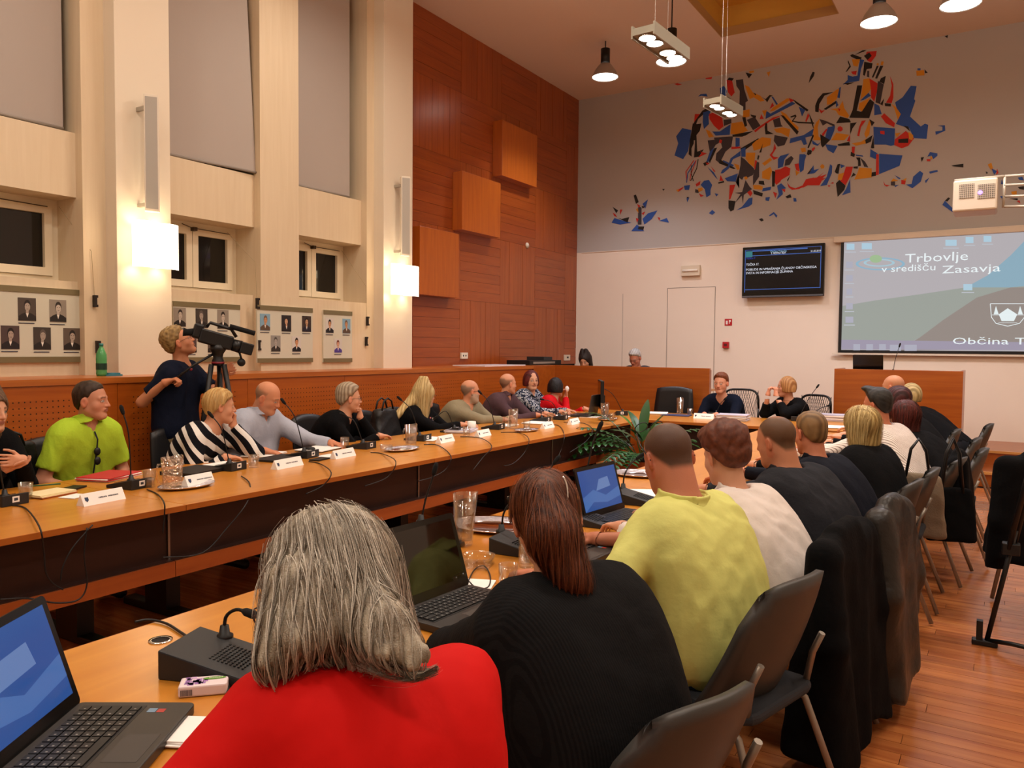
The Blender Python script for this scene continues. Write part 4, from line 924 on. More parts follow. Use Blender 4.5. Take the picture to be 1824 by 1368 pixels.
# partition and podium on the dais
t = T('partition', 'cherry wood partition screen on the dais hiding the clerks', 'partition', (-4.75, YD + .03, 0))
a = on(955, 652, 1, YD)[0]; b = on(1265, 653, 1, YD)[0]
MB().box((a, YD - .02, 0.0), (b, YD + .03, 1.30)).build('panel', m_woodx, t, world=True, bevel=.003)
MB().box((a, YD + .03, ZD), (b, YD + .06, 1.28)).build('inner_panel', m_woodx, t, world=True)
MB().box((a + .1, YD + .06, .97), (b - .1, YD + .6, 1.0)).build('desk_shelf', m_deskx, t, world=True)
t = T('lectern', 'broad cherry wood lectern at the right end of the dais', 'lectern', (-1.05, YD + .35, ZD))
a = on(1486, 657, 1, YD)[0]; b = on(1716, 662, 1, YD)[0]
MB().box((a, YD + .01, ZD), (b, YD + .04, 1.33)).build('front_panel', m_woodx, t, world=True, bevel=.003)
MB().box((a, YD + .04, ZD), (a + .03, YD + .62, 1.33)).build('side_panel', m_woodx, t, world=True)
MB().box((b - .03, YD + .04, ZD), (b, YD + .62, 1.33)).build('side_panel', m_woodx, t, world=True)
MB().box((a + .03, YD + .04, 1.24), (b - .03, YD + .62, 1.262)).build('top', m_woodx, t, world=True)
# ---- chairs ----
m_shell = mat('charcoal_chair_shell', '#3a3835', .45); m_tube = mat('grey_painted_tube', '#8c8378', .35, .6); m_seatf = mat('charcoal_chair_fabric', '#26282d', .9, bump=.2, bscale=500)
def shell_chair(x, y, rz, lab, zt_=.84, z0=0):
    t = T('stacking_chair', lab, 'chair', (x, y, z0), rz, 'charcoal stacking chairs behind the right row')   # faces +x local
    n, m = 12, 9; V = []
    for s_ in (0, 1):
        for i in range(n + 1):
            u = i / n * 2 - 1
            for j in range(m + 1):
                v = j / m; wd = .235 * (1 - .10 * v ** 3) * (1 - .25 * max(0, v - .8) * 5 * abs(u) ** 6)
                z = .43 + v * (zt_ - .43) - .05 * abs(u) ** 3 * v
                xx = -.19 - .09 * v + .10 * u * u * (1 - .3 * v) + .03 * (1 - v) ** 2 * 2 + s_ * .026
                V.append((xx, wd * u, z))
    o = (n + 1) * (m + 1); q = lambda s_, i, j: s_ * o + i * (m + 1) + j
    F = [(q(0, i, j), q(0, i, j + 1), q(0, i + 1, j + 1), q(0, i + 1, j)) for i in range(n) for j in range(m)] + [(q(1, i, j), q(1, i + 1, j), q(1, i + 1, j + 1), q(1, i, j + 1)) for i in range(n) for j in range(m)]
    for i in range(n): F += [(q(0, i, m), q(1, i, m), q(1, i + 1, m), q(0, i + 1, m)), (q(0, i, 0), q(0, i + 1, 0), q(1, i + 1, 0), q(1, i, 0))]
    for j in range(m): F += [(q(0, 0, j), q(1, 0, j), q(1, 0, j + 1), q(0, 0, j + 1)), (q(0, n, j), q(0, n, j + 1), q(1, n, j + 1), q(1, n, j))]
    mb = MB(); mb.add(V, F, 0, True); mb.build('backrest', m_shell, t)
    MB().rbox((-.20, -.22, .42), (.24, .22, .455), .06).build('seat', m_seatf, t, bevel=.012)
    for sy in (-1, 1):
        MB().tube([(-.10, sy * .20, .42), (-.16, sy * .215, .38), (-.30, sy * .25, .012)], .012, 10).build('leg', m_tube, t)
        MB().tube([(.12, sy * .20, .42), (.17, sy * .215, .38), (.26, sy * .235, .012)], .012, 10).build('leg', m_tube, t)
        MB().tube([(-.17, sy * .19, .43), (-.19, sy * .2, .55), (-.22, sy * .2, .62)], .011, 8).build('back_tube', m_tube, t)
    MB().tube([(-.12, -.2, .40), (-.12, .2, .40)], .009, 8).tube([(.13, -.2, .40), (.13, .2, .40)], .009, 8)
    return t
PI = math.pi
shell_chair(-.70, .72, PI + .1, 'charcoal stacking chair under the man in the red T-shirt')
shell_chair(-.74, 1.76, PI - .35, 'charcoal stacking chair with curved shell back behind the auburn ponytail woman', .80)
shell_chair(-.74, 2.58, PI - .25, 'charcoal stacking chair with curved back behind the pale yellow shirt', .86)
shell_chair(-.72, 3.3, PI - .1, 'charcoal stacking chair under the long black coat', .80)
shell_chair(-.66, 4.0, PI, 'charcoal stacking chair under the black leather jacket', .84)
shell_chair(-.62, 4.78, PI - .1, 'charcoal stacking chair behind the navy suit jacket', .86)
shell_chair(-.58, 5.45, PI, 'charcoal stacking chair behind the blonde woman in black', .84)
shell_chair(-.46, 6.15, PI - .1, 'charcoal stacking chair behind the pinstriped shirt', .84)
shell_chair(-.34, 6.8, PI, 'charcoal stacking chair behind the dark auburn haired woman', .84)
shell_chair(-.40, 7.6, PI, 'charcoal stacking chair, second from the far end of the right row', .84)
shell_chair(-.58, 8.35, PI, 'charcoal stacking chair under the bald man at the far end', .84)
shell_chair(-.33, 9.2, PI, 'charcoal stacking chair at the far end of the right row', .84)
shell_chair(.32, 5.62, PI * .5 + .5, 'charcoal stacking chair at the right edge under a black coat', .84)
m_leath = mat('black_office_leather', '#141416', .4, bump=.1, bscale=120)
def office_chair(x, y, rz, lab, mesh=False, w=.46, h=1.0, z0=0, wide=False):
    t = T('office_chair', lab, 'chair', (x, y, z0), rz, 'black office chairs')
    MB().rbox((-.22, -w / 2, .42), (.25, w / 2, .50), .07).build('seat', m_leath, t, bevel=.02)
    if mesh:
        pts = [(-.27 - .03 * math.sin(a) ** 2, math.copysign(abs(math.cos(a)) ** .5, math.cos(a)) * w * .5, .80 + math.copysign(abs(math.sin(a)) ** .5, math.sin(a)) * (h - .80)) for a in np.linspace(0, 2 * PI, 29)]
        bk = MB().tube(pts, .014, 8).build('back_frame', black, t)
        mb = MB()
        for k in range(-7, 8):
            for sg in (-1, 1):
                zc = .80; hh_ = h - .80 - .01
                a0 = np.array([-.285, k * w / 15 - sg * .0, zc - hh_]); a1 = np.array([-.285, k * w / 15 + sg * .13, zc + hh_])
                a1[1] = np.clip(a1[1], -w / 2 + .01, w / 2 - .01)
                mb.tube([a0, a1], .003, 4)
        ms = mb.build('back_mesh', black, bk, kind='stuff')
    else:
        mb = MB(); n, m = 8, 8; V = []
        for s_ in (0, 1):
            for i in range(n + 1):
                u = i / n * 2 - 1
                for j in range(m + 1):
                    v = j / m; V.append((-.24 - .05 * v + .04 * u * u + s_ * .05 * (1 - .6 * abs(u) ** 3), w * .5 * u * (1 - .12 * v * v), .52 + v * (h - .52) - .03 * u * u * v))
        o = (n + 1) * (m + 1); q = lambda s_, i, j: s_ * o + i * (m + 1) + j
        F = [(q(0, i, j), q(0, i, j + 1), q(0, i + 1, j + 1), q(0, i + 1, j)) for i in range(n) for j in range(m)] + [(q(1, i, j), q(1, i + 1, j), q(1, i + 1, j + 1), q(1, i, j + 1)) for i in range(n) for j in range(m)]
        for i in range(n): F += [(q(0, i, m), q(1, i, m), q(1, i + 1, m), q(0, i + 1, m)), (q(0, i, 0), q(0, i + 1, 0), q(1, i + 1, 0), q(1, i, 0))]
        for j in range(m): F += [(q(0, 0, j), q(1, 0, j), q(1, 0, j + 1), q(0, 0, j + 1)), (q(0, n, j), q(0, n, j + 1), q(1, n, j + 1), q(1, n, j))]
        mb.add(V, F, 0, True); mb.build('backrest', m_leath, t)
    MB().box((-.27, -.04, .40), (-.23, .04, .72)).build('back_bracket', black, t)
    for sy in (-1, 1):
        if not mesh: MB().tube([(-.12, sy * (w / 2 + .03), .44), (-.12, sy * (w / 2 + .04), .64), (.14, sy * (w / 2 + .04), .65)], .014, 8).build('armrest', black, t)
    MB().cyl((0, 0, .08), (0, 0, .42), .025, n=12).build('column', metal, t)
    for k in range(5):
        a = k * 2 * PI / 5; c_, s_ = math.cos(a), math.sin(a)
        MB().tube([(0, 0, .10), (.28 * c_, .28 * s_, .07)], [.022, .014], 8).build('base_arm', black, t)
        MB().ball((.28 * c_, .28 * s_, .032), .03, 8).build('castor', black, t)
    return t
for yy, nm, x in ((2.28, 'black office chair under the person with folded arms at the left edge', -5.12), (2.86, 'black office chair behind the lime green shirt', -5.16), (3.74, 'black office chair behind the striped blouse', -5.1), (4.3, 'black office chair behind the pale blue shirt', -5.16),
                  (5.14, 'black office chair behind the grey haired woman in black', -5.14), (5.78, 'empty black office chair with a large black handbag on it', -5.08), (6.3, 'black office chair behind the long blonde hair', -5.1), (6.98, 'black office chair behind the grey blazer', -5.16), (7.75, 'black office chair behind the plum shirt', -5.14), (8.5, 'black office chair behind the floral blouse', -5.14), (9.0, 'black office chair behind the red cardigan', -5.12)):
    office_chair(x, yy, .15, nm, h=.93)
office_chair(*on(1190, 715, 1, 9.95)[:2], -PI / 2, 'wide black leather office chair standing empty at the head table', w=.56, h=1.05)
h_ = on(1290, 715, 1, 10.0); office_chair(h_[0] + .14, 9.98, -PI / 2, 'mesh backed office chair behind the woman in navy', mesh=True, h=1.04)
h_ = on(1425, 715, 1, 10.1); office_chair(h_[0] + .02, 10.02, -PI / 2 - .5, 'mesh backed office chair behind the woman with a bob', mesh=True, h=1.0)
# ---- garments over chairs ----
def garment(lab, c, ya, w, zt_, zb_, mt, seed, name='coat', sleeves=True, lean=0.0, cat='coat'):
    t = T(name, lab, cat, (c[0], c[1], 0)); ax = np.array([math.cos(ya), math.sin(ya), 0.]); nx = np.array([-ax[1], ax[0], 0]); c3 = np.array([c[0], c[1], 0.])
    def fn(P):
        z = P[:, 2]; k = np.clip((zt_ - z) / (zt_ - zb_), 0, 1)
        a0 = (P - c3.astype(f32)) @ ax.astype(f32); b0 = (P - c3.astype(f32)) @ nx.astype(f32)
        wd = w * (.72 + .35 * k ** .6 - .5 * np.clip(.12 - k, 0, 1)); th = .055 + .06 * k + .013 * np.sin(a0 * 23 + 4 * noise(P * np.array([1, 1, .4], f32), 7, 3, seed)) * np.clip(k * 2, 0, 1) + .014 * noise(P * np.array([1, 1, .3], f32), 14, 4, seed)
        d = smax(np.abs(a0) - wd, np.abs(b0 + lean * k) - th, .06)
        d = smax(d, z - zt_, .08); d = smax(d, zb_ + .03 * np.sin(a0 * 12) - z, .02)
        if sleeves:
            for s_ in (-1, 1):
                p0 = c3 + ax * s_ * w * .78 + np.array([0, 0, zt_ - .07]); p1 = p0 + ax * s_ * .05 - nx * .05 + np.array([0, 0, -.30]); p2 = p1 + np.array([0, 0, -.26]) + nx * .03
                d = smin(d, smin(cap(P, p0, p1, .062, .055), cap(P, p1, p2, .055, .05), .03), .035)
        d = smin(d, cap(P, c3 + ax * w * .3 + np.array([0, 0, zt_ - .01]), c3 - ax * w * .3 + np.array([0, 0, zt_ - .01]), .035), .03)
        return d + .005 * (np.abs(noise(P, 20, 5, seed + 2)) * 3 - .6)
    V, Fq = nets(fn, c3 - [w * 1.5 + .1, w * 1.5 + .1, -zb_ + .06], c3 + [w * 1.5 + .1, w * 1.5 + .1, zt_ + .1], .014)
    nmesh('cloth', V, Fq, mt, t); return t
m_lj = mat('black_leather', '#1f1c19', .38, bump=.5, bscale=22, spec=.4)
garment('long black coat hanging over a chair back and almost touching the floor', (-.50, 3.22), PI / 2 - .1, .33, .88, .06, fabric('black_wool', '#08080a'), 3)
garment('black leather jacket hung over a chair behind the charcoal shirt', (-.40, 3.80), PI / 2 - .1, .24, .90, .10, m_lj, 5, 'leather_jacket', cat='jacket')
garment('black coat heaped on the chair at the right edge of the picture', (.22, 5.30), .5, .27, .98, .40, fabric('black_wool', ''), 9)
garment('black jacket hanging on the chair behind the pinstriped shirt', (-.24, 6.25), PI / 2, .22, .86, .36, fabric('black_wool', ''), 11, 'jacket', False, cat='jacket')
# ---- bags ----
def bag(lab, c, ya, w, h_, d_, mt, handle, name='tote_bag', taper=.8, strap=.2, seed=0, trimm=None):
    t = T(name, lab, 'bag', c); ax = np.array([math.cos(ya), math.sin(ya), 0.]); nx = np.array([-ax[1], ax[0], 0]); c3 = np.array(c, float)
    def fn(P):
        q = P - c3.astype(f32); z = q[:, 2]; k = np.clip(z / h_, 0, 1); a0 = q @ ax.astype(f32); b0 = q @ nx.astype(f32)
        d = smax(np.abs(a0) - w / 2 * (1 - (1 - taper) * k), np.abs(b0) - d_ / 2 * (1 - .65 * k), .04); d = smax(d, np.abs(z - h_ / 2) - h_ / 2, .03)
        return d + .004 * (np.abs(noise(P, 25, 4, seed)) * 3 - .6)
    V, Fq = nets(fn, c3 - [w, w, .05], c3 + [w, w, h_ + .05], .011); nmesh('bag_body', V, Fq, mt, t)
    for s_ in (-1, 1):
        b0 = c3 + nx * s_ * d_ * .15
        MB().tube([b0 - ax * w * .2 + np.array([0, 0, h_ * .9]), b0 - ax * w * .12 + np.array([0, 0, h_ + strap * .7]), b0 + np.array([0, 0, h_ + strap]), b0 + ax * w * .12 + np.array([0, 0, h_ + strap * .7]), b0 + ax * w * .2 + np.array([0, 0, h_ * .9])], .009, 6).build('handle', handle, t, world=True)
    return t
b0 = on(1632, 920, 1, 5.75)
bag('grey canvas tote bag hanging from a chair in the right row', (b0[0], 5.75, .34), .15, .36, .42, .13, mat('grey_canvas', '#857460', .9, bump=.3, bscale=90), black, strap=.22)
bag('black shoulder bag hanging behind the grey canvas tote', (b0[0] + .19, 5.92, .30), .3, .32, .36, .10, f_black , black, 'shoulder_bag', strap=.32, seed=3)
bag('large black handbag resting on the empty chair beside the grey haired woman', (-5.02, 5.76, .5), PI / 2, .46, .46, .26, mat('black_bag_leather', '#0e0e10', .45, bump=.3, bscale=40), black, 'handbag', .55, .1, 7)
bag('black bag hanging on the chair between the left edge and the lime shirt', (-5.2, 2.5, .52), PI / 2, .30, .42, .16, mat('black_bag_leather', ''), black, 'shoulder_bag', .9, .06, 8)
# ---- microphones ----
m_foam = mat('mic_foam', '#0b0b0c', .95); m_base = mat('mic_base_plastic', '#1d1e20', .5, bump=.1, bscale=900)
def mic(bp, rz, stem, lab, s=1., z=DZ, sticker=True):
    t = T('gooseneck_microphone', lab, 'microphone', (bp[0], bp[1], z), rz, 'black gooseneck conference microphones')
    b = MB(); L, W_ = .2 * s, .14 * s
    b.add([(-L / 2, -W_ / 2, 0), (L / 2, -W_ / 2, 0), (L / 2, W_ / 2, 0), (-L / 2, W_ / 2, 0), (-L / 2, -W_ / 2, .018), (L / 2, -W_ / 2, .058 * s), (L / 2, W_ / 2, .058 * s), (-L / 2, W_ / 2, .018)], [(3, 2, 1, 0), (4, 5, 6, 7), (0, 1, 5, 4), (1, 2, 6, 5), (2, 3, 7, 6), (3, 0, 4, 7)])
    b.build('base', m_base, t, bevel=.004)
    hb = MB()
    for i in range(9):
        for j in range(9):
            x = -L * .32 + i * .011; y = -.045 + j * .011; hb.box((x, y, .0215 + (x + L / 2) * .2 - .001), (x + .005, y + .005, .0222 + (x + L / 2) * .2 + .0003))
    hb.build('speaker_grille', black, t, kind='stuff')
    if sticker: MB().box((L / 2, -.018, .016), (L / 2 + .0012, .018, .046)).box((L / 2 + .0012, -.010, .024), (L / 2 + .0016, .010, .038), 1).build('sticker', [paper, mat('sticker_print', '#3a4048', .8)], t)
    R_ = rotz(-rz); pts = [R_ @ (np.array(p, float) - np.array([bp[0], bp[1], z])) for p in stem]
    MB().lathe([(.0, .0), (.022, .0), (.022, .01), (.014, .014), (.011, .035), (.0, .035)], pts[0] - np.array([0, 0, .002]), 14).build('collar', black, t)
    P_ = [pts[0]]
    if len(pts) == 2: pts = [pts[0], pts[0] * .5 + pts[1] * .5 + np.array([0, 0, .03]), pts[1]]
    for u in np.linspace(0, 1, 13)[1:]:
        n_ = len(pts) - 1; a = u * n_; i = min(int(a), n_ - 1); f = a - i
        p0 = pts[max(i - 1, 0)]; p1 = pts[i]; p2 = pts[i + 1]; p3 = pts[min(i + 2, n_)]
        P_.append(.5 * ((2 * p1) + (-p0 + p2) * f + (2 * p0 - 5 * p1 + 4 * p2 - p3) * f * f + (-p0 + 3 * p1 - 3 * p2 + p3) * f ** 3))
    MB().tube(P_, .0038 * s, 8).build('stem', black, t)
    d = P_[-1] - P_[-2]; d /= np.linalg.norm(d)
    MB().tube([P_[-1] - d * .012, P_[-1], P_[-1] + d * .03, P_[-1] + d * .045], [.006, .0105, .0115, .006], 10).build('mic_head', m_foam, t)
    return t
MICS = [((5, 897), None, 'microphone at the left edge of the picture, its stem out of view'),
        ((230, 868), (219, 735), 'microphone in front of the lime green shirt'), ((405, 836), (378, 742), 'microphone in front of the striped blouse'),
        ((538, 814), (507, 718), 'microphone in front of the pale blue shirt'), ((643, 798), (614, 740), 'microphone in front of the grey haired woman in black'),
        ((744, 784), (714, 712), 'microphone beside the jug in front of the blonde woman'), ((806, 770), (778, 742), 'low bent microphone between the blonde woman and the grey blazer'),
        ((878, 764), (857, 701), 'microphone in front of the grey blazer'), ((962, 751), (951, 707), 'microphone in front of the plum shirt'), ((994, 747), (968, 712), 'microphone in front of the red cardigan'),
        ((1106, 739), (1073, 691), 'microphone beside the black monitor at the table corner')]
for i, ((bx, by), tp, lab) in enumerate(MICS):
    b = on(bx, by, 2, DZ); dep = CM[2] @ (b - EYE)
    b0 = np.array([b[0], b[1], DZ + .04]) + np.array([.02, .0, 0])
    if tp is None: tp = (-25, 770)
    tip = pd(tp[0], tp[1], dep - .05)
    mid = b0 * .45 + tip * .55 + np.array([.02, 0, .05 if i != 6 else .1])
    mic(b[:2], .15 if i < 10 else -1., [b0, mid, tip], 'gooseneck ' + lab)
for (bx, by), tp, lab in (((1283, 740), (1290, 712), 'gooseneck microphone in front of the woman in navy'), ((1446, 742), (1455, 690), 'gooseneck microphone standing upright right of the woman with a bob'), ((1458, 745), (1474, 723), 'gooseneck microphone bent low right of the woman with a bob')):
    b = on(bx, by, 2, DZ); b[1] = min(b[1], 9.45); tip = pd(tp[0], tp[1], CM[2] @ (b - EYE))
    mic(b[:2], PI / 2 * 3, [np.array([b[0], b[1], DZ + .04]), tip], lab, sticker=False)
b = np.array([-1.14, YD + .3]); tip = pd(1602, 617, CM[2] @ (np.array([b[0], b[1], 1.3]) - EYE))
mic(b, -PI / 2, [np.array([b[0], b[1], 1.30]), np.array([b[0] + .02, b[1], 1.45]), tip], 'gooseneck microphone on the lectern', z=1.262, sticker=False)
# right row microphones (bases wedge towards the seats)
def rmic(c, stemb, tips, lab, rz=PI + .1, s=1.1):
    b = np.array([*c, DZ]); mic(c, rz, [stemb] + tips, lab, s, sticker=False)
c1 = on(400, 1180, 2, DZ + .02)[:2]; b0 = on(400, 1136, 2, DZ + .05)
dp = CM[2] @ (b0 - EYE)
rmic(c1, b0, [pd(402, 1100, dp), pd(420, 1086, dp - .01), pd(438, 1090, dp - .03)], 'large gooseneck microphone beside the tissue pack, bent to the long haired man', PI + .35, 1.25)
c1 = on(930, 975, 2, DZ + .02)[:2]; b0 = on(893, 948, 2, DZ + .05); dp = CM[2] @ (b0 - EYE)
rmic(c1, b0, [pd(897, 915, dp), pd(912, 893, dp), pd(938, 880, dp)], 'gooseneck microphone just left of the ponytail woman')
c1 = on(1045, 925, 2, DZ + .02)[:2]; b0 = on(1032, 903, 2, DZ + .05); dp = CM[2] @ (b0 - EYE)
rmic(c1, b0, [pd(1043, 850, dp), pd(1056, 790, dp), pd(1066, 765, dp)], 'tall straight gooseneck microphone behind the blue lit laptop')
c1 = on(1140, 890, 2, DZ + .02)[:2]; b0 = on(1110, 872, 2, DZ + .05); dp = CM[2] @ (b0 - EYE)
rmic(c1, b0, [pd(1112, 848, dp), pd(1122, 828, dp), pd(1136, 816, dp)], 'gooseneck microphone in front of the yellow shirted man')
c1 = on(770, 965, 2, DZ + .02)[:2]; b0 = on(750, 930, 2, DZ + .05); dp = CM[2] @ (b0 - EYE)
rmic(c1, b0, [pd(758, 890, dp), pd(768, 860, dp), pd(773, 842, dp)], 'gooseneck microphone rising behind the switched off laptop')
b0 = on(950, 890, 2, DZ + .05); dp = CM[2] @ (b0 - EYE)
rmic(on(955, 905, 2, DZ)[:2], b0, [pd(962, 862, dp), pd(975, 842, dp), pd(988, 824, dp)], 'gooseneck microphone with thick head above the ponytail woman')
# ---- cables ----
def cable(name, lab, path, r=.0038, grp='black microphone cables hanging over the desk edge'):
    pts = []
    for p in path:
        if p[0] == 't': pts.append(on(p[1], p[2], 2, DZ + .006))
        elif p[0] == 'f': pts.append(on(p[1], p[2], 0, -3.485))
        elif p[0] == 'w': pts.append(np.array(p[1:], float))
    P_ = []; n_ = len(pts) - 1
    for u in np.linspace(0, 1, n_ * 5 + 1):
        a = u * n_; i = min(int(a), n_ - 1); f = a - i; p0 = pts[max(i - 1, 0)]; p1 = pts[i]; p2 = pts[i + 1]; p3 = pts[min(i + 2, n_)]
        P_.append(.5 * ((2 * p1) + (-p0 + p2) * f + (2 * p0 - 5 * p1 + 4 * p2 - p3) * f * f + (-p0 + 3 * p1 - 3 * p2 + p3) * f ** 3))
    P_ = [np.array(p) for p in P_]; loc = P_[0].copy()
    MB().tube(P_, r, 6).build(name, m_cable, None, loc=loc, world=True, label=lab, cat='cable', group=grp)
CB = [('black cable pair draped over the desk edge at the far left', [('t', 20, 900), ('t', 45, 905), ('f', 70, 938), ('f', 78, 980), ('f', 82, 1020), ('f', 95, 1040), ('f', 112, 1050)]),
      ('black cable beside the oval tray dropping over the desk edge', [('t', 262, 872), ('t', 280, 880), ('f', 292, 895), ('f', 293, 915), ('f', 290, 950)]),
      ('long black cable looping under the near left desk', [('f', 155, 940), ('f', 150, 990), ('f', 155, 1040), ('f', 140, 1068), ('f', 100, 1074), ('f', 50, 1066), ('f', 0, 1068)]),
      ('thin black cable curving down towards the lower rail near the first joint', [('t', 430, 848), ('t', 445, 862), ('f', 440, 895), ('f', 405, 940), ('f', 360, 985), ('f', 290, 993)]),
      ('black cable from the microphone before the pale blue shirt', [('t', 550, 822), ('t', 570, 826), ('f', 590, 842), ('f', 575, 865), ('f', 545, 880)]),
      ('black cable from the microphone before the grey haired woman', [('t', 660, 806), ('t', 680, 808), ('f', 705, 822), ('f', 690, 850), ('f', 650, 866)]),
      ('black cable looping from the microphone by the middle tray', [('t', 755, 792), ('t', 780, 793), ('f', 803, 812), ('f', 795, 835), ('f', 770, 850), ('f', 745, 857)]),
      ('black cable from the microphone before the blazer', [('t', 820, 778), ('t', 855, 780), ('f', 876, 795), ('f', 860, 815), ('f', 842, 838)]),
      ('black cable falling in a long arc below the far tray', [('t', 892, 770), ('t', 925, 771), ('f', 942, 782), ('f', 935, 805), ('f', 915, 825), ('f', 898, 830)]),
      ('black cable in a long arc below the plum shirt', [('t', 970, 757), ('t', 995, 758), ('f', 1005, 775), ('f', 1000, 800), ('f', 990, 820)]),
      ('black cable in a wide arc near the far end of the left row', [('t', 1004, 752), ('t', 1040, 754), ('f', 1055, 765), ('f', 1045, 785), ('f', 1015, 806)]),
      ('black cable hanging below the lime shirt, knotted with a white tag', [('f', 165, 935), ('f', 130, 975), ('f', 112, 1010), ('f', 108, 1035)])]
for l, p in CB: cable('cable', l, p)
cable('cable', 'black cable running from the nearest microphone over the far desk edge', [('t', 345, 1142), ('t', 320, 1125), ('t', 295, 1110), ('t', 265, 1104), ('t', 240, 1108)], .004, None)
cable('cable', 'thin black cable curling on the desk beside the square glass dish', [('t', 832, 1040), ('t', 845, 1015), ('t', 862, 1008), ('t', 873, 1025), ('t', 870, 1045), ('t', 850, 1048), ('t', 836, 1036)], .0025, None)
cable('cable', 'black cable from the tissue pack towards the red sleeve', [('t', 400, 1190), ('t', 408, 1215), ('t', 405, 1240), ('t', 412, 1262)], .003, None)
cable('cable', 'black cable crossing the desk behind the blue lit laptop', [('t', 1008, 870), ('t', 1030, 872), ('t', 1050, 877)], .003, None)
# ---- name plates ----
m_crest = mat('crest_blue', '#2b3c5c', .6); m_ink = mat('faint_ink', '#4a4a52', .8)
def plate(px, py, w, lab, rz=0., ax='L'):
    c = on(px, py, 2, DZ + .03); hgt = .06
    t = T('name_plate', lab, 'name plate', (c[0], c[1], DZ), rz if ax == 'L' else rz - PI / 2, 'white tent shaped name plates')
    mb = MB(); mb.add([(-.03, -w / 2, 0), (.03, -w / 2, 0), (0, -w / 2, hgt), (-.03, w / 2, 0), (.03, w / 2, 0), (0, w / 2, hgt)], [(0, 1, 2), (5, 4, 3), (1, 4, 5, 2), (0, 2, 5, 3), (0, 3, 4, 1)]); mb.build('card', paper, t)
    n = np.array([hgt, 0, .03]); n /= np.linalg.norm(n); up = np.array([-.03, 0, hgt]); up /= np.linalg.norm(up); o = np.array([.015, 0, hgt / 2]) + n * .0008
    def q(u, v): return o + np.array([0, 1., 0]) * u + up * v
    c0 = -w / 2 + .025
    MB().add([q(c0 - .01, .012), q(c0 - .01, -.004), q(c0, -.014), q(c0 + .01, -.004), q(c0 + .01, .012)], [(0, 1, 2, 3, 4)]).build('crest', m_crest, t)
    b = MB(); xs = -w * .12
    for k in range(14):
        wd = .004 + .002 * (k % 3); b.add([q(xs, -.004), q(xs + wd, -.004), q(xs + wd, .003), q(xs, .003)], [(0, 1, 2, 3)]); xs += wd + .002 + (.005 if k == 5 else 0)
    b.build('printed_name', m_ink, t, kind='stuff')
for px, py, w, who in ((181, 884, .24, 'before the lime green shirt'), (353, 853, .2, 'before the striped blouse'), (512, 824, .26, 'before the pale blue shirt'), (611, 807, .24, 'before the grey haired woman in black'), (793, 781, .24, 'before the blonde woman'), (860, 771, .24, 'before the grey blazer'), (975, 757, .26, 'before the plum shirt'), (1022, 750, .26, 'before the red cardigan')):
    plate(px, py, w, 'white tent name plate with a small crest ' + who, .12)
plate(1254, 741, .24, 'white tent name plate on the head table beside the papers', 0, 'H')
# ---- glassware ----
def tumbler(px, py, lab, r=.036, h=.085, z=None, w=.35):
    c = on(px, py, 2, (z or DZ)); t = T('water_glass', lab, 'glass', (c[0], c[1], (z or DZ) + .001), 0, 'clear water tumblers')
    MB().lathe([(0, .0), (r * .86, .0), (r, h), (r - .0025, h), (r * .86 - .003, .014), (0, .012)], n=20).build('glass_body', glass, t)
    if w: MB().lathe([(0, .0135), (r * .86 - .0036, .0155), (r * .86 - .0036 + (r - r * .86) * w * .9, h * w), (0, h * w)], n=20).build('water', water, t)
    return t
def tray(px, py, lab, a=.17, b=.11, rz=PI / 2):
    c = on(px, py, 2, DZ); t = T('serving_tray', lab, 'tray', (c[0], c[1], DZ + .001), rz, 'oval silver serving trays')
    pr_ = []; V = []; n = 36
    for k, (s_, z) in enumerate(((.0, .003), (.60, .003), (.64, .006), (.97, .016), (1.0, .019), (1.0, .015), (.76, .0), (.0, .0))):
        for j in range(n): th = 2 * PI * j / n; V.append((a * s_ * math.cos(th), b * s_ * math.sin(th), z))
    mb = MB().add(V, [(i * n + j, i * n + (j + 1) % n, (i + 1) * n + (j + 1) % n, (i + 1) * n + j) for i in (0, 1, 3, 4, 5, 6) for j in range(n)], 0, True); mb.build('dish', m_tray0, t)
    MB().add(V, [(i * n + j, i * n + (j + 1) % n, (i + 1) * n + (j + 1) % n, (i + 1) * n + j) for i in (2,) for j in range(n)], 0, True).build('engraved_rim', m_tray, t); return c, t
m_tray = mat('embossed_silver', '#d8d4dc', .16, 1, bump=.9, bscale=260); m_tray0 = mat('plain_silver', '#d6d2d8', .08, 1)
m_cutg = thin_glass('cut_glass', '#fff6ea', .9, 70)
def pitcher(c, lab, h=.20, r=.05, handle=True, z=DZ + .006, mt=None, rz=PI / 2, w=.6, spout=True, name='water_jug'):
    t = T(name, lab, 'jug', (c[0], c[1], z), rz, None)
    V = []; n = 28; prof = [(0, 0), (r * .80, 0), (r * .84, .012), (r, h), (r - .003, h), (r * .84 - .003, .018), (0, .016)]
    for rr, zz in prof:
        for j in range(n):
            th = 2 * PI * j / n; k = 1 + (.28 * max(0, math.cos(th)) ** 8 if (zz > h * .8 and spout) else 0); V.append((rr * k * math.cos(th), rr * math.sin(th), zz + (.008 * max(0, math.cos(th)) ** 8 if zz > h * .8 else 0)))
    MB().add(V, [(i * n + j, i * n + (j + 1) % n, (i + 1) * n + (j + 1) % n, (i + 1) * n + j) for i in range(6) for j in range(n)], 0, True).build('jug_body', mt or glass, t)
    if handle: MB().tube([(-r * .95, 0, h * .82), (-r * 1.7, 0, h * .85), (-r * 1.95, 0, h * .6), (-r * 1.75, 0, h * .3), (-r * .85, 0, h * .18)], .006, 8).build('handle', mt or glass, t)
    if w: MB().lathe([(0, .018), (r * .84 - .004, .02), (r * (.84 + .16 * w) - .004, h * w), (0, h * w)], n=24).build('water', water, t)
    return t
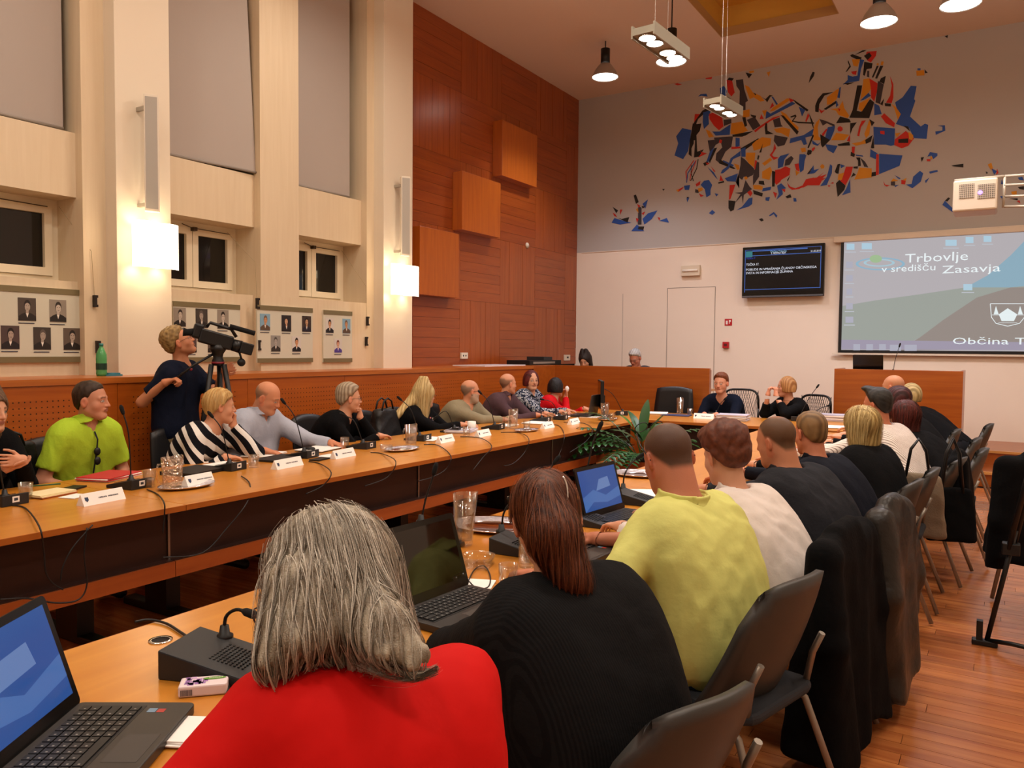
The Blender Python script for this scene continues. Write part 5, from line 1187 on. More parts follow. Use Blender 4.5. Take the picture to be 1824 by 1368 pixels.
tray(333, 868, 'oval silver tray under the cut glass jug near the lime green shirt'); pitcher(on(307, 872, 2, DZ)[:2], 'cut glass jug with handle on the tray near the lime green shirt', .175, .06, mt=m_cutg, w=0, rz=PI / 2 + .2)
tumbler(46, 889, 'water tumbler at the left edge beside the orange notebook'); tumbler(266, 868, 'water tumbler half behind the cut glass jug', h=.1, w=.5)
tumbler(452, 833, 'water tumbler in front of the striped blouse'); tumbler(614, 798, 'water tumbler before the grey haired woman', w=.2)
tray(716, 802, 'oval silver tray in front of the blonde woman'); pitcher(on(732, 795, 2, DZ)[:2], 'glass jug of water on the tray before the blonde woman', .17, .052)
t_ = tumbler(688, 803, 'low clear glass bowl on the tray before the blonde woman', .05, .045, DZ + .008, 0)
tumbler(831, 777, 'water tumbler before the grey blazer'); tray(938, 768, 'oval silver tray before the plum shirt', .16, .1); pitcher(on(914, 764, 2, DZ)[:2], 'glass jug of water on the tray before the plum shirt', .19, .05, handle=False)
tumbler(901, 762, 'clear tumbler left of the jug before the plum shirt', h=.11, z=DZ + .008, w=0); tumbler(938, 765, 'low tumbler on the tray before the plum shirt', z=DZ + .008)
tumbler(980, 750, 'water tumbler before the floral blouse'); tumbler(1006, 747, 'clear tumbler before the red cardigan', w=.2)
tray(1083, 748, 'oval silver tray at the corner near the black monitor', .16, .1); pitcher(on(1077, 747, 2, DZ)[:2], 'glass jug of water on the tray near the black monitor', .18, .05)
tumbler(1090, 749, 'small tumbler on the corner tray, right of the jug', z=DZ + .008)
pitcher(on(1211, 738, 2, DZ)[:2], 'glass jug of water on the head table before the empty chair', .20, .045, handle=False); tumbler(1229, 740, 'small tumbler on the head table beside the jug')
tray(880, 940, 'round silver tray behind the tall jug of the right row', .21, .16, .2); pitcher(on(826, 972, 2, DZ)[:2], 'tall faceted water jug with spout beside the switched off laptop', .21, .045, handle=False, w=.78, rz=.7)
tumbler(905, 1050, 'heavy square bottomed tumbler in front of the ponytail woman', .034, .085, w=.2)
tumbler(938, 1010, 'tall clear glass half hidden behind the auburn ponytail', .034, .15, w=0)
tray(1140, 847, 'silver tray on the right row beside the yellow shirted man', .19, .14, .2)
c = on(850, 1008, 2, DZ); t = T('glass_dish', 'square clear glass dish beside the switched off laptop', 'dish', (c[0], c[1], DZ + .001), .3)
MB().rbox((-.055, -.055, 0), (.055, .055, .006), .012).build('dish_base', glass, t)
mb = MB(); V = []; n = 16
for s_, z in ((.055, .006), (.066, .04), (.063, .04), (.052, .008)):
    for j in range(n): th = 2 * PI * (j + .5) / n; k = 1 / max(abs(math.cos(th)), abs(math.sin(th))) ** .7; V.append((s_ * k * math.cos(th) * .95, s_ * k * math.sin(th) * .95, z))
MB().add(V, [(i * n + j, i * n + (j + 1) % n, (i + 1) * n + (j + 1) % n, (i + 1) * n + j) for i in range(3) for j in range(n)], 0, True).build('dish_wall', glass, t)
# white mug
c = on(840, 768, 2, DZ); t = T('mug', 'white mug on the desk before the grey blazer', 'mug', (c[0], c[1], DZ + .001), PI / 2)
MB().lathe([(0, 0), (.038, 0), (.042, .095), (.039, .095), (.035, .008), (0, .008)], n=20).build('cup', mat('white_china', '#ece8e0', .25), t)
MB().tube([(.04, 0, .08), (.068, 0, .075), (.07, 0, .035), (.038, 0, .02)], .005, 8).build('handle', mat('white_china', ''), t)
# ---- papers, folders, phones ----
def sheet(px, py, w, d_, h_, mt, lab, rz=0., name='papers', cat='papers', z=DZ, n=1):
    c = on(px, py, 2, z + h_); t = T(name, lab, cat, (c[0], c[1], z + .0015), rz)
    for k in range(n):
        q = h_ / n; MB().box((-w / 2, -d_ / 2, k * q), (w / 2, d_ / 2, (k + 1) * q - .0004), 0, rotz(.05 * math.sin(k * 2.7)), (.004 * math.sin(k * 1.9), .006 * math.cos(k * 2.3), 0)).build('sheet', mt if not isinstance(mt, list) else mt[k % len(mt)], t)
    return t
red = mat('red_folder', '#b8262a', .6); orange = mat('orange_cover', '#c8683a', .7); cream = mat('cream_page', '#e8d7a8', .8); blackf = mat('black_folder', '#101012', .5); green = mat('green_pen', '#1f5a3a', .4)
sheet(195, 845, .22, .30, .022, [paper, red, paper, red], 'white papers with a red folder on top before the lime shirt', .35, 'document_stack', n=4)
sheet(88, 876, .15, .21, .018, [orange, cream, cream], 'orange notebook with cream pages before the lime shirt', .2, 'notebook', 'notebook', n=3)
c = on(80, 864, 2, DZ + .024); MB().tube([c + [-.03, -.07, 0], c + [.03, .07, 0]], .004, 8).build('pen', green, None, loc=c, world=True, label='green pen lying on the orange notebook', cat='pen')
sheet(127, 869, .08, .15, .009, black, 'black phone beside the orange notebook', .5, 'phone', 'phone')
sheet(132, 884, .10, .12, .003, paper, 'small white cards left of the first name plate', .3, 'card', 'card')
sheet(345, 836, .25, .32, .022, blackf, 'flat black device case before the striped blouse', .2, 'folder', 'folder'); sheet(393, 828, .21, .28, .006, paper, 'white papers before the striped blouse', .15); sheet(470, 808, .22, .30, .012, paper, 'white papers under the hand of the bald man', .4, n=2)
sheet(500, 815, .24, .32, .014, blackf, 'black folder in front of the bald man in pale blue', .2, 'folder', 'folder'); sheet(570, 798, .24, .34, .012, [blackf, paper], 'open black folder with papers by the bald man', .2, 'document_folder', 'folder', n=2)
sheet(569, 817, .08, .15, .009, black, 'black phone behind the name plate before the grey haired woman', .2, 'phone', 'phone'); sheet(585, 812, .12, .16, .002, paper, 'white sheet beside the black phone', .1)
c = on(551, 800, 2, DZ + .016); t = T('computer_mouse', 'black computer mouse before the bald man in pale blue', 'mouse', (c[0], c[1], DZ + .02), .3); MB().ball((0, 0, .0), (.05, .03, .018), 14).build('shell', black, t)
sheet(764, 781, .21, .3, .006, paper, 'white papers before the blonde woman', .2, n=2); sheet(822, 764, .24, .3, .03, [paper, mat('grey_paper', '#b9b4c4', .8)], 'thick stack of papers before the blonde woman and blazer', .3, 'paper_stack', n=4)
sheet(900, 757, .2, .28, .01, paper, 'white papers beside the mug before the blazer', .2, n=2); sheet(955, 752, .22, .3, .01, paper, 'white papers before the plum shirt', .1, n=2); sheet(1000, 741, .2, .28, .01, paper, 'white papers before the red cardigan', .3, n=2); sheet(1052, 742, .2, .26, .004, paper, 'white paper by the corner tray', .2)
sheet(1170, 735, .26, .3, .012, paper, 'curled white papers before the empty chair', .3, n=2); sheet(1205, 739, .34, .24, .008, mat('blue_folder', '#3c3f63', .6), 'dark blue folder on the head table before the empty chair', .1, 'folder', 'folder')
sheet(1306, 738, .34, .26, .07, [paper, mat('grey_paper', '')], 'tall stack of documents in front of the woman in navy', .1, 'paper_stack', n=8)
def far_on(px, py, y): p = on(px, py, 1, y); return p
sheet(1486, 738, .3, .22, .08, [paper, mat('grey_paper', '')], 'stack of papers at the right end of the head table', .1, 'paper_stack', n=6); sheet(1490, 760, .24, .3, .01, paper, 'white papers on the far desk of the right row', .2, n=2)
sheet(1150, 880, .21, .30, .004, paper, 'white sheet beside the microphone of the yellow shirted man', .5, n=2)
sheet(1092, 956, .07, .1, .022, mat('white_plastic_box', '#d8d4c0', .5), 'small off white plastic box between two laptops', .35, 'plastic_box', 'box')
sheet(840, 1040, .15, .10, .004, paper, 'white card under the curled thin cable', .4, 'card', 'card')
t = sheet(372, 1302, .15, .11, .012, paper, 'small stapled white notepad with a crest beside the red sleeve', .45, 'notepad', 'notepad', n=4)
MB().add([(-.01, .0, .0122), (.0, -.012, .0122), (.01, .0, .0122), (.01, .012, .0122), (-.01, .012, .0122)], [(0, 1, 2, 3, 4)]).build('crest', m_crest, t)
# stacked black device (mouse) near the yellow shirt
c = on(1108, 968, 2, DZ + .02); t = T('computer_mouse', 'large black computer mouse by the yellow shirted arm', 'mouse', (c[0], c[1], DZ + .022), .5); MB().ball((0, 0, 0), (.055, .034, .022), 14).build('shell', black, t)
# tissue pack
a = on(316, 1246, 2, DZ); b = on(404, 1238, 2, DZ); ang = math.atan2(b[1] - a[1], b[0] - a[0]); c = (a + b) / 2
t = T('tissue_pack', 'white and lilac flowered tissue pack with a green brand oval', 'tissue pack', (c[0] - .03 * math.sin(ang), c[1] + .03 * math.cos(ang), DZ + .001), ang)
w = np.linalg.norm(b - a) / 2
MB().rbox((-w, -.028, 0), (w, .028, .026), .006).build('wrapper', mat('pack_white', '#e3d3d6', .35), t, bevel=.004)
fl_ = MB()
for k in range(26):
    x = -w * .85 + rng.random() * w * 1.0; y = -.018 + rng.random() * .04; r = .003 + rng.random() * .004
    fl_.add([(x + r * math.cos(q) * (1 + .5 * (q_ % 2)), y + r * math.sin(q) * (1 + .5 * (q_ % 2)), .0264) for q_, q in enumerate(np.linspace(0, 2 * PI, 9)[:-1])], [tuple(range(8))], k % 2)
fl_.build('flower_print', [mat('lilac_ink', '#9a6fae', .6), mat('violet_ink', '#c9a8cf', .6)], t, kind='stuff')
MB().add([(w * .42 + .026 * math.cos(q), .009 + .008 * math.sin(q), .0268) for q in np.linspace(0, 2 * PI, 17)[:-1]], [tuple(range(16))]).build('green_oval', mat('logo_green', '#5b8f2a', .6), t)
text('logo_text', 'paloma', .011, mat('logo_cream', '#dfe6c4', .6), t, np.array(t.location) + np.array([w * .42 + .019, .012, .0272]), (-1, 0, 0), (0, -1, 0), .0003)
bc = MB()
for k in range(12): bc.box((-w + .006 + k * .0022, -.0286, .004), (-w + .0072 + k * .0022, -.028, .018))
bc.build('barcode', mat('faint_ink', ''), t, kind='stuff')
# grommet in the near desk
c = on(286, 1141, 2, DZ); t = T('cable_grommet', 'round metal cable grommet set in the near desk', 'grommet', (c[0], c[1], DZ), 0)
MB().lathe([(.024, 0), (.031, 0), (.031, .003), (.024, .003)], n=24).build('ring', chrome, t); MB().lathe([(0, .0006), (.0245, .0006), (.0245, .002)], n=24).build('hole', m_dark, t)
# ---- laptops ----
m_lap = mat('laptop_charcoal', '#2b2724', .4); m_key = mat('laptop_key', '#0f0f10', .45); m_bez = mat('laptop_bezel', '#0c0d0d', .25)
m_scr = mat('laptop_screen_blue', '#05070c', .12, emit='#33589c', es=.8); m_off = mat('laptop_screen_off', '#0a0b08', .05, spec=.7); m_key2 = mat('key_legend', '#8f8c86', .7)
def laptop(hinge, uang, W_, D_, lab, open_=105, scr='blue', keys=True, z=DZ, H_=None, name='laptop', lidmat=None):
    """hinge: centre of the hinge; uang: direction from the hinge to the user"""
    t = T(name, lab, 'laptop', (hinge[0], hinge[1], z + .001), uang)       # local +x to user, y along the hinge
    MB().rbox((0, -W_ / 2, 0), (D_, W_ / 2, .022), .015).build('base', m_lap, t, bevel=.003)
    H_ = H_ or D_ * .98; a = math.radians(open_); u = np.array([math.cos(a), 0, math.sin(a)]); nn = np.array([-math.sin(a), 0, math.cos(a)]) * -1
    R_ = np.stack([np.array([0, 1., 0]), u, np.cross([0, 1., 0], u)], 1)      # local lid frame: x along hinge, y up the lid, z = normal
    sg = 1 if (R_[:, 2] @ np.array([1., 0, 0])) > 0 else -1
    o = np.array([.004, 0, .02])
    ld = MB().rbox((-W_ / 2, .0, -.006), (W_ / 2, H_, .002), .012, 0, R_, o).build('lid', lidmat or m_bez, t)
    zf = .0026 if sg > 0 else -.0066
    z0, z1 = (.0022, .0032) if sg > 0 else (-.0072, -.0062)
    bx = .018
    sc = MB().box((-W_ / 2 + bx, .03, z0), (W_ / 2 - bx, H_ - .018, z1), 0, R_, o).build('screen', m_scr if scr == 'blue' else m_off, ld)
    if scr == 'blue':
        zz = z1 + .0003 if sg > 0 else z0 - .0003
        def q(x, y): return R_ @ np.array([x * (W_ / 2 - bx), .03 + (H_ - .048) * y, zz]) + o
        MB().add([q(-1, .0), q(-1, .35), q(-.4, .5), q(.2, .3), q(1, .45), q(1, .2), q(.2, .12), q(-.5, .2)], [(0, 1, 2, 3, 4, 5, 6, 7)]).add([q(-.25, .45), q(.55, .5), q(.5, .75), q(.0, .72)], [(0, 1, 2, 3)], 1).build('screen_swoosh', [mat('swoosh_light', '#060a14', .12, emit='#4d74b4', es=.8), mat('swoosh_pale', '#060a14', .12, emit='#6f8dc4', es=.75)], ld)
    # keyboard
    cols = 15; rows = 6; kw = (W_ - .05) / cols; kd = (D_ * .50) / rows; x0 = D_ * .10
    MB().box((x0 - .004, -W_ / 2 + .02, .0219), (x0 + rows * kd + .004, W_ / 2 - .02, .0226)).build('key_well', m_key, t)
    if keys:
        km = {}
        for r in range(rows):
            c_ = 0
            while c_ < cols:
                wd = 5 if (r == rows - 1 and c_ == 4) else (2 if (c_ in (0, 13) and r in (2, 3, 4)) else 1)
                y0 = -W_ / 2 + .025 + c_ * kw; k_ = (wd,)
                if k_ not in km:
                    ob = MB().box((0, 0, 0), (kd - .0035, kw * wd - .0035, .003)).add([(kd * .35, .004, .0031), (kd * .55, .004, .0031), (kd * .55, .008, .0031), (kd * .35, .008, .0031)], [(0, 1, 2, 3)], 1).build('key', [m_key, m_key2], t, (x0 + r * kd, y0, .0226)); km[k_] = ob.data
                else: link('key', km[k_], t, (x0 + r * kd, y0, .0226))
                c_ += wd
    else:
        mb = MB()
        for r in range(rows):
            for c_ in range(cols): mb.box((x0 + r * kd, -W_ / 2 + .025 + c_ * kw, .0226), (x0 + (r + 1) * kd - .003, -W_ / 2 + .025 + (c_ + 1) * kw - .003, .0256))
        mb.build('keys', m_key, t, kind='stuff')
    MB().box((D_ * .68, -.06, .0219), (D_ * .94, .05, .0224)).build('touchpad', mat('touchpad_grey', '#3a3531', .5), t)
    MB().box((D_ * .66, W_ / 2 - .05, .022), (D_ * .66 + .018, W_ / 2 - .032, .0224)).box((D_ * .74, W_ / 2 - .05, .022), (D_ * .74 + .016, W_ / 2 - .034, .0224), 1).build('stickers', [mat('sticker_blue', '#6f8aa0', .5), mat('sticker_red', '#a8342c', .5)], t, kind='stuff')
    return t
u = math.atan2(.54, .84)
hf = np.array([-1.705, .945]); wdir = np.array([math.sin(u), -math.cos(u)])
laptop(hf + wdir * .195, u, .39, .258, 'large charcoal laptop in the bottom left corner with a blue desktop on screen', 108, 'blue')
u = math.atan2(-.06, 1); hf = np.array([-1.49, 2.13]); wdir = np.array([math.sin(u), -math.cos(u)])
laptop(hf + wdir * .185, u, .37, .25, 'open laptop with a switched off glossy black screen left of the ponytail woman', 108, 'off')
u = -.1; hf = np.array([-1.575, 3.60]); wdir = np.array([math.sin(u), -math.cos(u)])
laptop(hf + wdir * .185, u, .37, .25, 'black laptop with a bright blue screen in front of the yellow shirted man', 106, 'blue', False, H_=.24)
hf = np.array([-1.50, 2.87]); u = -.05; wdir = np.array([math.sin(u), -math.cos(u)])
laptop(hf + wdir * .17, u, .34, .24, 'laptop half hidden behind the auburn ponytail, only part of its keyboard showing', 110, 'off', False)
c = on(1033, 742, 2, DZ); laptop(c[:2] + np.array([.12, .1]), PI + .15, .36, .25, 'open dark laptop before the red cardigan, seen from its back', 100, 'off', False, lidmat=mat('laptop_lid_brown', '#3f3a35', .4))
c = on(1552, 658, 2, 1.262); laptop((-1.40, YD + .12), PI / 2 + .05, .34, .24, 'dark laptop standing open on the lectern', 108, 'off', False, z=1.262)
# monitor at the table corner
c = on(1058, 745, 2, DZ); t = T('monitor', 'black flat monitor on its stand at the table corner, seen almost edge on', 'monitor', (c[0] - .05, c[1] + .35, DZ + .001), -2.62)
MB().rbox((-.11, -.10, 0), (.11, .10, .012), .04).build('foot', black, t); MB().box((-.02, -.03, .012), (.01, .03, .25)).build('stand', black, t)
bd = MB().box((.01, -.24, .10), (.05, .24, .43)).build('housing', black, t, bevel=.006); MB().box((.0502, -.225, .12), (.0512, .225, .415)).build('screen', m_off, bd)
# ---- planter and plant ----
t = T('planter', 'dark leafy plant in a brown wooden planter inside the desk corner', 'plant', (-3.12, 7.55, 0)); PC = 0
MB().prism([(-.2, -.2), (.2, -.2), (.2, .2), (-.2, .2)], 0, .42).build('pot', m_rail, t, bevel=.006); MB().box((-.185, -.185, .42), (.185, .185, .43)).build('soil', mat('soil', '#1d140d', .9), t)
m_leaf = [mat('leaf_green', '#1c4a1c', .35, var=.2, vscale=14), mat('leaf_bright', '#3f6a24', .35), mat('leaf_pale', '#2c4a2c', .4, var=.2, vscale=18)]
def leaf(base, d, L, W_, droop, m_i, tw=0):
    mb = MB(); n = 7; V = []; d = nrm(d); up = np.array([0, 0, 1.]); sd = nrm(np.cross(d, up)); sd = nrm(sd * math.cos(tw) + np.cross(d, sd) * math.sin(tw)); p = np.array(base, float)
    for i in range(n + 1):
        f = i / n; w_ = W_ * math.sin(PI * min(1, f * .93 + .05)) ** .8
        V += [p - sd * w_ + up * .15 * w_, p, p + sd * w_ + up * .15 * w_]
        d = nrm(d - up * droop / n); p = p + d * L / n
    F = []
    for i in range(n): F += [(3 * i, 3 * i + 1, 3 * i + 4, 3 * i + 3), (3 * i + 1, 3 * i + 2, 3 * i + 5, 3 * i + 4)]
    mb.add(V, F, 0, True); return mb.build('leaf', m_leaf[m_i], t)
rp = random.Random(11)
for k in range(24):        # feathery arching stems
    a = PI * (.85 + .9 * rp.random()) if k < 15 else rp.random() * 6.28; L = .35 + .25 * rp.random(); e = .35 + .6 * rp.random(); base = np.array([.05 * math.cos(a), .05 * math.sin(a), .43]); p = base.copy(); d = nrm([math.cos(a) * math.cos(e), math.sin(a) * math.cos(e), math.sin(e)]); pts = [p.copy()]
    for i in range(10):
        p = p + d * L / 7; d = nrm(d - np.array([0, 0, .11])); pts.append(p.copy())
        if i > 1:
            sd = nrm(np.cross(d, [0, 0, 1]))
            for s_ in (-1, 1): leaf(p, d * .5 + sd * s_ + [0, 0, .15], .10, .021, .5, 0)
    MB().tube(pts, .004, 5).build('stem', m_leaf[0], t)
for a, e, L, W_, mi, b_ in ((2.6, 1.15, .38, .05, 0, (0, 0, .62)), (1.6, 1.35, .42, .055, 0, (.0, 0, .64)), (3.4, .8, .32, .05, 0, (-.05, 0, .6)), (.6, 1.2, .34, .05, 0, (.04, 0, .62)), (4.2, .9, .3, .045, 0, (0, 0, .62)), (5.2, .5, .34, .08, 2, (.06, 0, .5)), (5.9, .35, .36, .09, 2, (.08, 0, .5)), (.2, .7, .34, .08, 2, (.06, 0, .52)), (3.1, 1.0, .2, .03, 1, (-.1, -.02, .75)), (2.2, .7, .34, .05, 0, (0, 0, .6)), (1.1, .9, .4, .06, 0, (0, 0, .6))):
    st = np.array([0, 0, .43]); tp = np.array(b_); MB().tube([st, (st + tp) / 2 + [0, 0, .02], tp], .005, 5).build('stem', m_leaf[0], t)
    leaf(tp, [math.cos(a) * math.cos(e), math.sin(a) * math.cos(e), math.sin(e)], L, W_, .9, mi)
